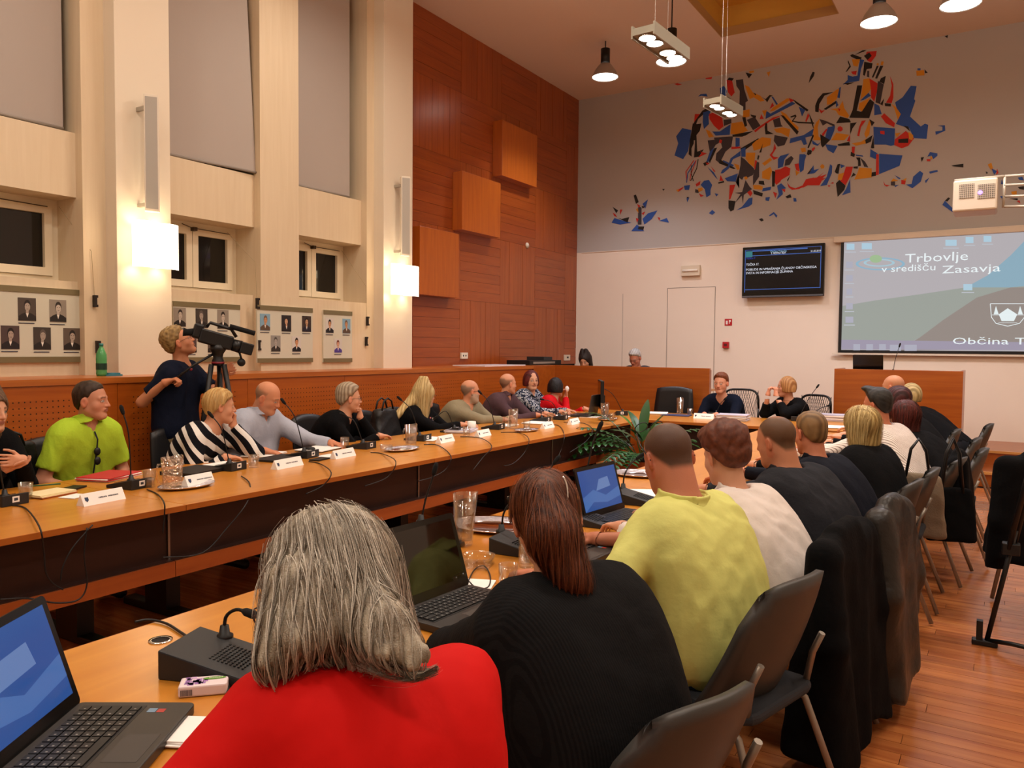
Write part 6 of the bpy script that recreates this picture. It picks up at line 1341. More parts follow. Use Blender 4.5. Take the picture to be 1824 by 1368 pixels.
# =================== THINGS ON THE WALLS AND CEILING ===================
MUR = {'A': (1180, 70, 6.7556, """k800,460 860,470 840,500 780,490|r770,490 840,500 870,640 830,690 790,640|b690,590 740,560 780,620 760,700 700,680|n885,490 970,480 985,600 1030,740 1000,760 1000,850 925,860 930,620 890,560|k780,690 830,720 800,740 825,775 780,770 760,720|o990,550 1040,570 1090,640 1180,680 1230,740 1180,750 1100,700 1050,720 1020,640|k1090,640 1130,660 1120,675|k1190,690 1240,720 1290,670 1330,680 1300,690 1260,760 1240,730|b1310,690 1330,690 1390,780 1370,790|r1320,760 1345,800 1290,840|o1500,710 1560,720 1340,860 1290,870 1330,820|b1560,750 1600,775 1300,930 1240,960 1250,860 1300,895|r1520,705 1590,735 1540,760|k1570,720 1760,850 1740,870 1600,765|b1640,810 1720,850 1680,930|k1760,880 1810,990 1824,1100 1790,1000|r1750,890 1770,920 1730,1000 1720,980|k1540,930 1600,905 1615,925 1575,980 1640,993 1824,1000 1824,1018 1640,1010 1552,990 1595,930 1545,943|o1420,860 1490,900 1560,990 1640,1060 1630,1100 1540,1040 1450,940|k1420,910 1460,920 1640,1110 1620,1150 1500,1010|r390,900 470,900 420,950 380,1010|k360,1100 380,1000 480,860 560,810 600,840 520,880 430,960 410,1010 400,1216 350,1216|b490,880 590,850 555,930 560,1020 500,1080 485,1000|r560,900 640,870 720,940 735,1050 680,1095 620,1040 565,960|n735,970 830,960 830,1010 740,1045|b600,1110 690,1110 820,1020 810,1150 640,1160|o830,1010 960,990 1000,1060 1030,1100 920,1145 820,1140|o930,870 1050,840 1050,930 980,950|k960,940 1000,935 1020,1040 990,1055|n1015,970 1110,930 1160,1010 1180,1040 1090,1095|r1190,900 1220,960 1170,960|k1060,905 1130,920 1120,950 1070,930|o1200,860 1260,850 1230,930|r1100,1100 1180,1040 1330,940 1440,915 1300,985 1180,1070 1120,1120|n1330,970 1410,940 1430,1030 1450,1050 1350,1060|o1340,1080 1450,1060 1540,1080 1520,1180 1430,1130 1370,1120|k840,1150 1000,1120 1090,1105 1000,1160 850,1175|k1240,1010 1260,1010 1265,1100 1340,1140 1240,1145 1230,1060|r140,540 180,515 235,545 185,555|b430,690 460,660 530,655 545,690 470,680|r520,460 600,450 590,480 520,480|o1255,400 1300,385 1280,455|k1000,400 1080,420 1040,470|o1040,385 1105,375 1100,400 1050,410"""),
'C': (1430, 70, 6.7556, """k570,190 600,180 710,220 690,260 580,210|k620,190 720,125 770,130 735,150|r770,150 890,140 880,200 820,280 780,260 750,210|k735,200 800,160 830,200 780,250|k740,270 840,290 830,350 770,360 745,440 725,430|o590,240 690,240 660,330 610,320|b690,240 740,250 700,360 690,430 650,480 670,350|r580,390 650,380 640,430 600,420|k545,250 580,330 530,390 515,395 560,320 540,270|b540,430 600,450 690,430 680,500 560,520 480,550 520,510 540,490|k480,530 620,520 540,550|k890,320 915,320 850,460 830,460|k930,320 970,320 895,475 870,470|o890,290 915,290 912,315 888,310|o945,265 975,268 965,315 935,310|n775,380 800,380 800,460 770,450|k940,470 1000,440 980,540 920,510|r1050,440 1090,540 1090,700 1070,770 1000,765 1050,680 1070,560|o730,480 800,470 820,600 780,660 720,700 690,740 720,560|r800,470 900,530 890,640 860,750 820,700 820,600|n905,500 975,545 930,780 875,760 890,640|k655,555 715,555 700,640 650,860 700,872 810,720 860,760 800,950 560,945 600,850|o680,770 815,700 750,810 710,870 670,840|b690,740 790,645 820,680 730,730|b420,600 460,570 445,710 415,700|k150,870 150,800 180,720 240,650 370,635 260,680 200,780 190,880|o290,700 400,610 440,590 410,720 340,780 290,790|r190,830 230,860 270,850 220,895|k250,840 400,740 420,760 280,850|b400,740 430,790 400,820|o330,840 430,830 480,740 500,830 560,920 540,950 430,910 400,860|r420,830 455,840 440,870|k450,930 560,960 580,1000 400,1010|b860,770 920,800 950,900 860,915|r940,930 980,890 1110,1010 1100,1060 1000,1010|o1060,770 1140,830 1185,890 1150,990 1100,830|k985,770 1060,775 1060,810 990,805|b1110,760 1200,700 1300,560 1370,565 1340,720 1355,740 1290,930 1420,1050 1470,1015 1510,1030 1490,1200 1340,1190 1280,1070 1120,1020 1180,900 1130,830|k930,780 980,710 960,800|o160,1000 210,950 180,1060 190,1170 250,1216 130,1216 125,1080|n200,960 270,980 390,1030 370,1050 290,1010 240,1040|b300,1060 390,1040 380,1100 330,1216 260,1216|r280,1080 300,1080 240,1180 230,1140|r450,1045 478,1062 482,1090 460,1110 430,1108 416,1080 425,1055|o400,1125 560,1150 500,1216 340,1216|k570,1010 650,1000 600,1070 570,1150|o800,970 820,1000 800,1150 760,1190 740,1140 770,1060|r710,980 760,975 700,1060 680,1170 655,1160 680,1050|k800,960 865,1000 830,1050|k1210,1040 1270,1050 1290,1110|k120,390 145,400 130,450 70,530 90,450|o1365,380 1460,370 1465,435 1370,440|k1465,360 1505,405 1470,410|b1380,350 1418,350 1416,374 1380,374|b1620,1040 1710,1035 1715,1100 1600,1150 1595,1110 1680,1098 1680,1052"""),
'B': (1180, 220, 6.7556, """b165,155 240,55 350,80 310,330 250,430 145,385 190,240|k350,100 365,0 380,0 378,240 350,300 352,400 315,370 330,200|k400,10 470,0 450,90 410,140 420,340 500,310 440,400 380,410 392,240|r440,260 460,340 540,360 430,410 470,362|o520,70 570,90 620,160 560,170|k850,140 1090,95 960,160 850,160|n620,170 850,155 830,280 760,340 730,400 690,480 640,440 650,360 720,290 700,220 640,260|r690,190 720,200 710,240 680,230|n545,205 625,195 640,260 600,330 570,340|b570,340 620,290 590,400 560,460 530,460|k620,300 660,290 570,480 560,450|k490,480 540,455 560,480 510,515|r520,470 570,480 540,500|b540,520 620,590 670,680 640,650 600,600|r580,510 640,580 620,580|r700,620 735,690 685,690|k670,710 740,690 745,710 675,725|k690,430 880,540 860,550 680,480|b730,440 860,500 850,520 730,460|b700,600 720,560 790,510 820,420 940,330 940,390 850,430 800,540 730,600|b880,170 930,175 930,270 880,290|b750,660 910,600 880,700 780,695|o860,480 920,500 930,550 900,560|r830,280 940,280 940,300 830,310|k940,300 1150,180 1180,190 950,350|b945,310 1000,285 1000,400 950,400|n945,400 990,430 1100,540 1110,570 1090,620 1030,650 980,640 960,680 920,650 890,720 925,780 880,700 920,600 940,500|o1010,350 1120,350 1110,440 1105,530 1040,480 1000,420|o1080,250 1130,205 1200,165 1310,180 1300,260 1200,300 1100,330|k1210,240 1190,350 1165,350|k1140,430 1150,380 1170,390 1155,440|n1090,640 1130,460 1165,470 1165,640 1090,750|r1115,440 1140,450 1115,560 1105,540|r810,740 880,735 820,910 800,920|k795,925 880,935 860,1040 820,1060 795,1020|n1000,680 1050,760 1080,790 980,860 970,970 955,870 870,960 940,850 870,835 960,825|o980,650 1010,635 1030,660 1000,680|b1040,900 1085,890 1080,970 1040,1000 890,1045 960,1000|r1020,830 1060,800 1085,840 1060,880|n1350,140 1510,170 1470,260 1390,280 1340,210|b1540,180 1700,140 1824,60 1800,150 1720,170 1740,250 1700,260 1670,200 1530,240|r1350,240 1370,300 1320,380 1340,400 1400,410 1340,440 1290,380 1330,330|b1390,430 1420,390 1530,360 1470,430 1450,520 1390,540|n1480,440 1550,390 1580,420 1530,500 1470,510|o1200,480 1300,410 1320,440 1230,510|r1355,560 1420,550 1480,515 1540,540 1530,620 1430,680 1420,700 1370,740 1340,690 1355,640|r1500,710 1540,760 1600,780 1700,740 1730,670 1824,650 1824,740 1740,745 1640,790 1560,800 1520,770|k1500,680 1540,620 1510,700|o1200,580 1300,520 1320,570 1290,680 1200,660|k1320,570 1360,580 1350,760 1320,760|o1090,740 1160,740 1210,760 1200,800 1100,790|k1160,690 1220,690 1230,740 1160,730|b1210,780 1310,760 1300,800 1200,820|k1090,800 1210,840 1200,880 1100,850|b1380,750 1430,720 1490,780 1440,790 1450,850 1370,920 1400,850|r1430,790 1480,790 1475,830|r1330,820 1380,840 1360,900|b1240,890 1295,885 1280,935 1240,925|b1650,370 1720,370 1700,560 1660,590 1640,500|r1590,490 1640,480 1650,580 1610,560|o1600,560 1650,590 1610,630|k1760,320 1800,330 1790,370 1740,375|o1660,300 1720,290 1730,340 1680,350|k1745,290 1810,130 1824,150 1760,300|b500,690 560,680 600,740 580,800 580,860 530,890 510,790 460,740|r400,730 460,690 450,740 410,760|o430,780 480,770 490,800 430,830|n395,790 430,800 440,835 395,830|r440,840 500,870 460,885|b260,750 335,740 320,800 270,800|r180,800 260,760 240,790 190,825|o165,800 200,790 190,825|b290,900 325,890 300,950|k290,885 325,885 300,900|b630,840 675,850 650,880|b560,1080 600,1040 635,1070 600,1100|k1160,1150 1200,1140 1220,1165 1190,1180|b1285,1105 1340,1065 1385,1110 1370,1135 1340,1090 1290,1120|k1480,880 1540,850 1555,890 1500,900|b1575,895 1610,900 1615,940 1580,940|b1740,610 1800,560 1824,560 1824,600|r376,440 384,446 290,580 300,700 290,700 278,580|b396,450 404,456 312,600 296,715 286,712 302,596|r404,440 412,446 345,620 335,690 326,688 336,616|k425,430 436,432 418,545 345,692 336,688 408,540|k345,500 352,500 350,600 378,690 370,696 342,606"""),
'D': (1430, 220, 6.7556, """b850,40 1110,60 1100,260 1060,270 1000,255 860,255|r930,90 985,90 985,135 935,125|r1110,190 1240,90 1340,180 1270,270 1190,300 1100,260|k1150,190 1270,180 1270,235 1150,235|o1270,100 1330,140 1320,200 1280,190|o1110,120 1180,110 1130,170|k420,250 560,220 570,265 430,270|b270,250 420,270 370,360 300,320|k210,130 330,200 240,290 220,260|b110,200 180,250 220,220 180,270 120,250|r530,210 570,130 570,220|o590,240 700,220 770,180 760,240 640,270|k750,200 840,140 820,220 760,245|k820,290 850,150 860,300 830,300|r590,280 630,280 620,370 590,350|k580,340 630,370 620,405 575,390|b640,375 720,385 730,400 640,390|k640,410 690,410 700,510 665,515 665,450|n690,410 750,460 790,530 740,520|b815,310 900,360 880,430 810,400|r885,370 915,370 915,615 880,625|b920,365 1200,385 1165,510 920,610|o680,530 830,540 830,650 620,675 660,590|k830,590 880,580 880,630 825,640|k400,600 385,580 420,490 450,485 430,605|b450,490 510,510 460,540|r520,520 605,520 580,620 515,745 450,690 480,640|o430,610 500,590 470,680 420,680|k440,680 515,750 500,800 420,885 400,720|b570,670 575,830 470,865 520,790|k610,520 665,515 660,545 610,540|k580,650 610,590 640,620|r0,740 40,670 170,650 260,585 200,640 290,610 240,660 280,655 230,690 200,745 60,745 0,775|b290,640 330,490 355,510 350,600 290,740 210,755|b100,560 130,500 135,560 200,545 140,600|k50,610 120,520 80,600|o235,487 262,510 255,540 225,545 208,515|r330,720 370,705 370,725|r300,745 335,745 315,765|b1100,620 1180,660 1160,672|o1090,660 1150,690 1060,700|n1060,700 1110,700 1110,750 1060,745|r970,690 990,735 1050,745 1010,760 980,740|b1330,640 1410,570 1450,600 1420,700 1320,780 1240,735 1310,730|r1185,680 1240,690 1230,735 1185,730|k1420,410 1460,405 1430,465|b1500,400 1530,345 1620,360 1620,390 1570,430 1550,385|r1490,430 1535,430 1535,455 1495,455|o1535,400 1560,400 1555,432 1537,430|b1520,580 1620,560 1625,580 1530,605|b1470,690 1525,650 1480,720|b1680,980 1710,930 1824,1040 1800,1065|k1750,890 1775,900 1740,940 1710,930|b0,380 45,380 20,460 0,510|k50,370 60,320 100,320 100,360 70,385|r105,310 140,280 150,300 120,340|b1110,745 1160,738 1110,768|o1200,680 1250,655 1240,690"""),
'E': (608, 0, 3.0, """b1445,1190 1460,1165 1490,1175 1550,1190 1490,1200|k1450,1105 1480,1125 1470,1140|r1490,1120 1503,1120 1490,1150|r1450,1135 1465,1145 1475,1160 1460,1155|k1500,1170 1540,1160 1530,1190 1480,1165|n1587,1100 1605,1110 1605,1200 1585,1200|k1563,1045 1575,1040 1590,1080 1575,1090|o1575,1120 1585,1110 1590,1140|r1580,1090 1600,1100 1590,1110|b1610,1090 1640,1065 1625,1115|k1605,1100 1625,1105 1610,1115|b1610,1170 1640,1140 1690,1125 1660,1170 1620,1200|b1550,1235 1580,1200 1600,1215 1620,1235|k1590,1210 1620,1210 1615,1230 1585,1225|r1575,1165 1590,1170 1580,1190|b1700,1180 1740,1165 1752,1190|r1690,1160 1705,1165 1700,1180|k1715,1010 1730,1010 1722,1020|r1605,1140 1625,1130 1615,1150"""),
'F': (1216, 0, 3.0, """k1435,885 1500,875 1500,895 1450,890|o1630,880 1650,870 1662,915 1645,905|b1650,900 1680,915 1665,935|k1400,195 1418,185 1415,205|k1620,915 1632,925 1622,930|r1680,900 1688,925 1675,935|b1790,950 1815,945 1824,965 1800,962|k1790,1000 1824,995 1824,1015 1800,1010|o1755,1025 1785,1020 1785,1040 1760,1040|b1695,1050 1725,1045 1710,1065|k1745,1062 1790,1060 1790,1070|r1785,1075 1800,1070 1805,1088|b1705,960 1715,985 1700,985""")}
mcol = {'b': mat('mural_blue', '#2a55a8', .7), 'r': mat('mural_red', '#c02a1c', .7), 'o': mat('mural_ochre', '#cf8e1e', .7), 'k': mat('mural_black', '#1c1815', .7), 'n': mat('mural_slate', '#3c3840', .7)}
t = T('mural', 'abstract painted mural of jagged blue, red, ochre and black riders across the grey wall', 'mural', (-3, YB, 4.4))
parts_ = {k: MB() for k in mcol}; lay = 0
for key, (ox, oy, sc_, s_) in MUR.items():
    for pol in s_.split('|'):
        c_ = pol[0]; pts = [tuple(map(float, q.split(','))) for q in pol[1:].split()]; lay += 1
        P3 = [on(ox + x / sc_, oy + y / sc_, 1, YB) for x, y in pts]
        yy = YB - .002 - .00002 * lay
        P3 = [np.array([p[0], yy, min(p[2], ZC - .004)]) for p in P3]
        ar = sum(P3[i][0] * P3[(i + 1) % len(P3)][2] - P3[(i + 1) % len(P3)][0] * P3[i][2] for i in range(len(P3)))
        if ar < 0: P3 = P3[::-1]
        parts_[c_].add(P3, [tuple(range(len(P3)))])
for k, n_ in (('b', 'blue_shapes'), ('r', 'red_shapes'), ('o', 'ochre_shapes'), ('k', 'black_shapes'), ('n', 'slate_shapes')):
    parts_[k].build(n_, mcol[k], t, world=True, kind='stuff')
# ---- projection screen ----
W0 = on(1498, 431, 1, YB - .06); W1 = on(1491, 628, 1, YB - .06); x0 = W0[0]; xe = x0 + 4.1; zt1 = W0[2]; zb1 = W1[2]; ys = YB - .06
t = T('projection_screen', 'large projection screen showing a pale computer desktop, right of the television', 'screen', (x0 + 1.2, YB, zb1))
MB().box((x0 - .1, YB - .10, zt1 - .01), (xe + .1, YB - .001, zt1 + .07)).build('screen_case', mat('screen_case_cream', '#ddd2bf', .5), t, world=True, bevel=.01)
MB().box((x0, ys, zb1), (xe, ys + .004, zt1)).build('black_border', black, t, world=True)
m_ps = mat('projected_lilac_grey', '#201f22', .9, emit='#b5b0b4', es=.95); cl = MB().box((x0 + .045, ys - .003, zb1 + .04), (xe - .045, ys - .001, zt1 - .012)).build('projected_image', m_ps, t, world=True)
MB().box((x0 - .08, ys - .02, zb1 - .03), (xe + .05, ys + .015, zb1 - .004)).build('bottom_bar', mat('screen_case_cream', ''), t, world=True)
def scr(poly, col, k, es=.86, nm='projected_shape', par=None, yb=None):
    P3 = [on(x, y, 1, ys - .0034 - .0004 * k if yb is None else yb) for x, y in poly]; zmax = zt1 - .013
    P3 = [np.array([max(p[0], x0 + .046) if yb is None else p[0], p[1], min(p[2], zmax) if yb is None else p[2]]) for p in P3]
    MB().add(P3[::-1], [tuple(range(len(P3)))]).build(nm, mat('proj_' + col[1:], '#1e1e20', .9, emit=col, es=es), par or cl, world=True, kind='stuff')
sw = [(1496, 545), (1560, 535), (1640, 524), (1720, 512), (1790, 500), (1860, 478), (1900, 470), (1900, 560), (1770, 545), (1700, 560), (1640, 600), (1600, 622), (1496, 622)]
scr(sw, '#a4aaa2', 1)
scr([(1640, 600), (1680, 570), (1740, 530), (1800, 512), (1860, 512), (1860, 622), (1600, 624)], '#9c918a', 2)
scr([(1720, 512), (1760, 490), (1800, 455), (1824, 430), (1870, 425), (1870, 505), (1800, 512)], '#93b6c8', 3)
scr([(1497, 605), (1860, 610), (1860, 624), (1497, 622)], '#a79fb2', 4)
for x_, y_, w_ in ((1515, 440, 14), (1544, 439, 18), (1694, 433, 20), (1727, 428, 14), (1759, 426, 14), (1724, 512, 16), (1513, 472, 12), (1513, 496, 12), (1513, 520, 10), (1513, 546, 12), (1513, 570, 14), (1526, 619, 12), (1549, 619, 12), (1572, 619, 12), (1595, 620, 20), (1622, 620, 22)):
    scr([(x_ - w_ / 2, y_ - 6), (x_ + w_ / 2, y_ - 6), (x_ + w_ / 2, y_ + 5), (x_ - w_ / 2, y_ + 5)], '#b4d3e4' if y_ < 450 or x_ > 1700 else '#b3b3c2', 5, .9, 'desktop_icon')
    if y_ < 600: scr([(x_ - w_ * .7, y_ + 8), (x_ + w_ * .7, y_ + 8), (x_ + w_ * .7, y_ + 10), (x_ - w_ * .7, y_ + 10)], '#c0c4cc', 5, .9, 'icon_caption')
def ell_(cx_, cy_, a, b, n=28, k=1.): return [(cx_ + a * k * math.cos(q), cy_ + b * k * math.sin(q)) for q in np.linspace(0, 2 * PI, n, endpoint=False)]
def ring(cx_, cy_, a, b, w, col, kk):
    o_ = [on(x, y, 1, ys - .0034 - .0004 * kk) for x, y in ell_(cx_, cy_, a, b)]; i_ = [on(x, y, 1, ys - .0034 - .0004 * kk) for x, y in ell_(cx_, cy_, a - w, b - w * .45)]
    n = 28; MB().add(o_ + i_, [(i, n + i, n + (i + 1) % n, (i + 1) % n) for i in range(n)]).build('ripple', mat('proj_' + col[1:], '#1e1e20', .9, emit=col, es=.95), cl, world=True, kind='stuff')
ring(1568, 470, 44, 11.5, 5, '#8fb6cc', 6); ring(1566, 468, 28, 7, 5, '#a9c9d6', 7); scr(ell_(1560, 461, 11, 7), '#a9c79a', 8)
m_st = mat('proj_white_text', '#202020', .9, emit='#e9f2f4', es=1.0)
def scr_text(s, px, py, wpx, hpx, mt=m_st, par=None, yy=None, name='projected_text', emb=0.):
    yy = ys - .0075 if yy is None else yy; O_ = on(px, py, 1, yy); wd = on(px + wpx, py, 1, yy)[0] - O_[0]
    o = text(name, s, 1.0, mt, par or cl, (0, 0, 0), (1, 0, 0), (0, 0, 1), .0)
    V = np.zeros(len(o.data.vertices) * 3); o.data.vertices.foreach_get('co', V); V = V.reshape(-1, 3); V += np.array(parent_loc(par or cl))
    sx = wd / (V[:, 0].max() - V[:, 0].min()); hz_ = abs(on(px, py - hpx, 1, yy)[2] - O_[2]); sz = hz_ / .72
    V[:, 0] = O_[0] + (V[:, 0] - V[:, 0].min()) * sx; V[:, 2] = O_[2] + V[:, 2] * sz; V[:, 1] = yy
    V -= np.array(parent_loc(par or cl)); o.data.vertices.foreach_set('co', V.ravel()); o.data.update(); o['kind'] = 'stuff'; return o
scr_text('Trbovlje', 1612, 468, 112, 16); scr_text('v središču', 1570, 485, 96, 12); scr_text('Zasavja', 1678, 487, 104, 14)
scr_text('Občina Trbovlje', 1697, 613, 232, 12)
# shield emblem
def line_(pts, w, kk=9):
    P3 = [on(x, y, 1, ys - .007) for x, y in pts]; mb = MB(); mb.tube(P3, w, 4); mb.build('emblem_line', m_st, cl, world=True, kind='stuff')
line_([(1764, 541), (1766, 565), (1774, 576), (1795, 581), (1816, 576), (1825, 565), (1827, 541), (1764, 541)], .006)
scr([(1779, 560), (1795, 549), (1812, 560), (1806, 572), (1784, 572)], '#e4eff0', 8, 1.0); scr([(1770, 560), (1774, 545), (1779, 560)], '#e4eff0', 8, 1.0); scr([(1813, 560), (1817, 545), (1822, 560)], '#e4eff0', 8, 1.0)
line_([(1767, 561), (1824, 561)], .004); line_([(1778, 575), (1812, 575)], .004)
# ---- television ----
ty = YB - .14; a = on(1323, 441, 1, ty); b = on(1467, 527, 1, ty); a1 = on(1470, 432, 1, ty)
t = T('television', 'wall mounted flat television showing white agenda text on black', 'television', ((a[0] + b[0]) / 2, YB, b[2]))
zt2, zb2 = a[2] + .0, b[2]
MB().box((a[0] + .25, ty + .04, zb2 + .2), (b[0] - .25, YB - .001, zt2 - .2)).build('wall_bracket', black, t, world=True)
bd = MB().box((a[0], ty, zb2), (b[0], ty + .07, zt2)).build('housing', mat('tv_gloss_black', '#08080a', .15), t, world=True, bevel=.008)
tp = MB().box((a[0] + .035, ty - .002, zb2 + .085), (b[0] - .035, ty, zt2 - .04)).build('panel', mat('tv_panel', '#020204', .2, emit='#05060c', es=.6), bd, world=True)
MB().box((a[0] + .01, ty - .004, zb2 + .006), (b[0] - .01, ty, zb2 + .03)).build('speaker_strip', mat('tv_grey_strip', '#55575c', .4), bd, world=True)
yt = ty - .003
mt_b = mat('tv_blue', '#04060c', .3, emit='#3c63b0', es=.9); mt_t = mat('tv_text', '#101010', .3, emit='#e6e9f4', es=1.0); mt_c = mat('tv_cyan', '#101010', .3, emit='#8fc0d8', es=.9); mt_l = mat('tv_link_blue', '#04060c', .3, emit='#2a48c0', es=.9)
def tv(u, v): return np.array([a[0] + .04 + u * (b[0] - a[0] - .08), yt, zt2 - .045 - v * (zt2 - zb2 - .13)])
mb = MB()
for (u0, v0, u1, v1) in ((.0, .0, .008, 1), (.985, .0, .993, .95), (0, .93, .99, .945), (.1, .02, .82, .045), (.1, .135, .99, .15), (0, 0, .99, .008)):
    mb.add([tv(u0, v1), tv(u1, v1), tv(u1, v0), tv(u0, v0)], [(0, 1, 2, 3)])
mb.build('header_frame', mt_b, tp, world=True, kind='stuff')
MB().add([tv(.01, .17), tv(.1, .17), tv(.1, .03), tv(.01, .03)], [(0, 1, 2, 3)]).build('channel_logo', mat('tv_teal', '#04060c', .3, emit='#2f7f8a', es=.8), tp, world=True, kind='stuff')
def tvt(s, u, v, w_, h_, m_):
    o = text('screen_text', s, 1., m_, tp, (0, 0, 0), (1, 0, 0), (0, 0, 1), 0.); V = np.zeros(len(o.data.vertices) * 3); o.data.vertices.foreach_get('co', V); V = V.reshape(-1, 3) + np.array(parent_loc(tp))
    p = tv(u, v); V[:, 0] = p[0] + (V[:, 0] - V[:, 0].min()) / (V[:, 0].max() - V[:, 0].min()) * w_ * (b[0] - a[0]); V[:, 2] = p[2] + V[:, 2] * h_ * (zt2 - zb2) / .72; V[:, 1] = yt - .001
    V -= np.array(parent_loc(tp)); o.data.vertices.foreach_set('co', V.ravel()); o.data.update(); o['kind'] = 'stuff'
tvt('Občina Trbovlje', .34, .085, .2, .035, mt_c); tvt('5. REDNA SEJA', .35, .125, .18, .035, mt_t); tvt('21.05.2019', .86, .125, .12, .035, mt_t); tvt('TOČKA 17', .02, .22, .11, .035, mt_l)
tvt('TOČKA 17.', .02, .37, .16, .045, mt_t); tvt('POBUDE IN VPRAŠANJA ČLANOV OBČINSKEGA', .02, .49, .86, .045, mt_t); tvt('SVETA IN INFORMACIJE ŽUPANA', .02, .57, .58, .045, mt_t)
# ---- emergency light, signs, call point, detector, sockets ----
def wbox(name, lab, cat, px0, py0, px1, py1, dpt, mt, plane=YB, ax=1):
    a = on(px0, py0, ax, plane); b = on(px1, py1, ax, plane); t = T(name, lab, cat, (a + b) / 2)
    if ax == 1: o = MB().box((min(a[0], b[0]), plane - dpt, min(a[2], b[2])), (max(a[0], b[0]), plane - .0005, max(a[2], b[2]))).build('housing', mt, t, world=True, bevel=.004)
    else: o = MB().box((plane + .0005, min(a[1], b[1]), min(a[2], b[2])), (plane + dpt, max(a[1], b[1]), max(a[2], b[2]))).build('housing', mt, t, world=True, bevel=.003)
    return t, a, b
m_cream = mat('cream_plastic', '#d8cbb4', .5)
t, a, b = wbox('emergency_light', 'cream emergency light fixture high on the white wall left of the television', 'emergency light', 1215, 474, 1248, 491, .06, m_cream)
MB().tube([(a[0] + .03, YB - .064, (a[2] + b[2]) / 2), (b[0] - .03, YB - .064, (a[2] + b[2]) / 2)], .02, 10).build('tube', mat('dim_tube', '#f2ecdf', .3), t, world=True)
redp = mat('sign_red', '#b81c24', .5)
t, a, b = wbox('fire_sign', 'small red and white fire sign on the white wall above the call point', 'sign', 1291, 568, 1304, 580, .006, redp)
cxm = (a[0] + b[0]) / 2; MB().box((cxm - .04, YB - .008, b[2] + .02), (cxm - .01, YB - .006, a[2] - .03)).box((cxm + .01, YB - .008, b[2] + .03), (cxm + .02, YB - .006, a[2] - .02)).box((cxm + .02, YB - .008, a[2] - .05), (cxm + .04, YB - .006, a[2] - .02)).build('pictogram', mat('sign_white', '#e8e2dc', .5), t, world=True, kind='stuff')
t, a, b = wbox('fire_call_point', 'red fire alarm call point below the fire sign', 'call point', 1288.5, 609, 1299, 620, .05, redp)
cxm = (a[0] + b[0]) / 2; MB().box((cxm - .025, YB - .054, b[2] + .03), (cxm + .025, YB - .050, a[2] - .03)).build('button_plate', mat('dark_sign_print', '#5a1a1c', .5), t, world=True)
a = on(940, 437, 0, XW + .02); t = T('smoke_sensor', 'small white round sensor on the panelled wall', 'sensor', a); MB().lathe([(0, 0), (.045, 0), (.04, .02), (0, .026)], (XW + .003, a[1], a[2]), 16, R=roty(PI / 2)).build('housing', white, t, world=True)
t, a, b = wbox('wall_socket', 'white double wall socket on the cherry panelling', 'socket', 819, 628, 830.5, 639, .03, white, XW, 0)
MB().ball((XW + .03, a[1] + .05, (a[2] + b[2]) / 2), (.004, .014, .014), 8).ball((XW + .03, b[1] - .05, (a[2] + b[2]) / 2), (.004, .014, .014), 8).build('sockets', black, t, world=True, kind='stuff')
t, a, b = wbox('wall_switch', 'white switch panel at the corner beyond the audio mixer', 'switch', 1004, 632, 1013, 642, .03, white, XW, 0)
MB().box((XW + .03, (a[1] + b[1]) / 2 - .03, b[2] + .04), (XW + .033, (a[1] + b[1]) / 2 + .03, a[2] - .03)).build('rocker', darkgrey, t, world=True)
# audio gear on the ledge end
t = T('audio_mixer', 'black audio mixing desk on the ledge before the corner', 'mixer', (-6.0, 10.0, ZL)); a = on(928, 646, 0, -6.0); b = on(990, 646, 0, -6.0)
MB().box((-6.25, a[1], ZL + .002), (-5.85, b[1] - .1, ZL + .07)).build('housing', black, t, world=True, bevel=.005); MB().box((-6.2, a[1] + .5, ZL + .07), (-5.9, b[1] - .3, ZL + .12)).build('receiver', darkgrey, t, world=True); MB().box((-5.85, a[1] + .1, ZL + .02), (-5.848, b[1] - .3, ZL + .05)).build('front_strip', metal, t, world=True)
a = on(855, 656, 0, -5.9); b = on(940, 656, 0, -5.9)
t = T('ledge_reflection', 'flat white sheet standing in for the reflection on the ledge before the panelled wall', 'reflection', (-6.1, (a[1] + b[1]) / 2, ZL)); MB().box((-6.35, a[1], ZL + .001), (-5.82, b[1] - .2, ZL + .012)).build('sheet', mat('glossy_white', '#e9e6ea', .2), t, world=True)  # white gloss laid on the ledge top in place of its reflection
# ---- bottle and blue cloth on the ledge ----
a = on(181, 669, 0, -6.0); t = T('water_bottle', 'green plastic water bottle on the ledge left of the pillar', 'bottle', (-6.0, a[1], ZL + .001))
gl = mat('green_pet', '#4f9a5c', .1, alpha=1); MB().lathe([(0, 0), (.036, .0), (.04, .02), (.038, .09), (.04, .13), (.038, .17), (.02, .215), (.014, .225), (.014, .235), (0, .235)], n=20).build('bottle_body', gl, t)
MB().lathe([(.0405, .05), (.0405, .10)], n=20).build('label_band', mat('dark_green_label', '#12382a', .4), t); MB().lathe([(0, .256), (.016, .256), (.016, .234), (0, .234)][::-1], n=14).build('cap', mat('cap_teal', '#2f7d76', .4), t)
a = on(199, 668, 0, -6.0); t = T('folded_cloth', 'small folded blue cloth beside the green bottle', 'cloth', (-6.0, a[1], ZL)); MB().rbox((-.05, -.07, 0), (.05, .07, .012), .02).rbox((-.04, -.05, .012), (.04, .06, .024), .02, 0, rotz(.2)).build('fold', mat('teal_cloth', '#3a7886', .8), t)
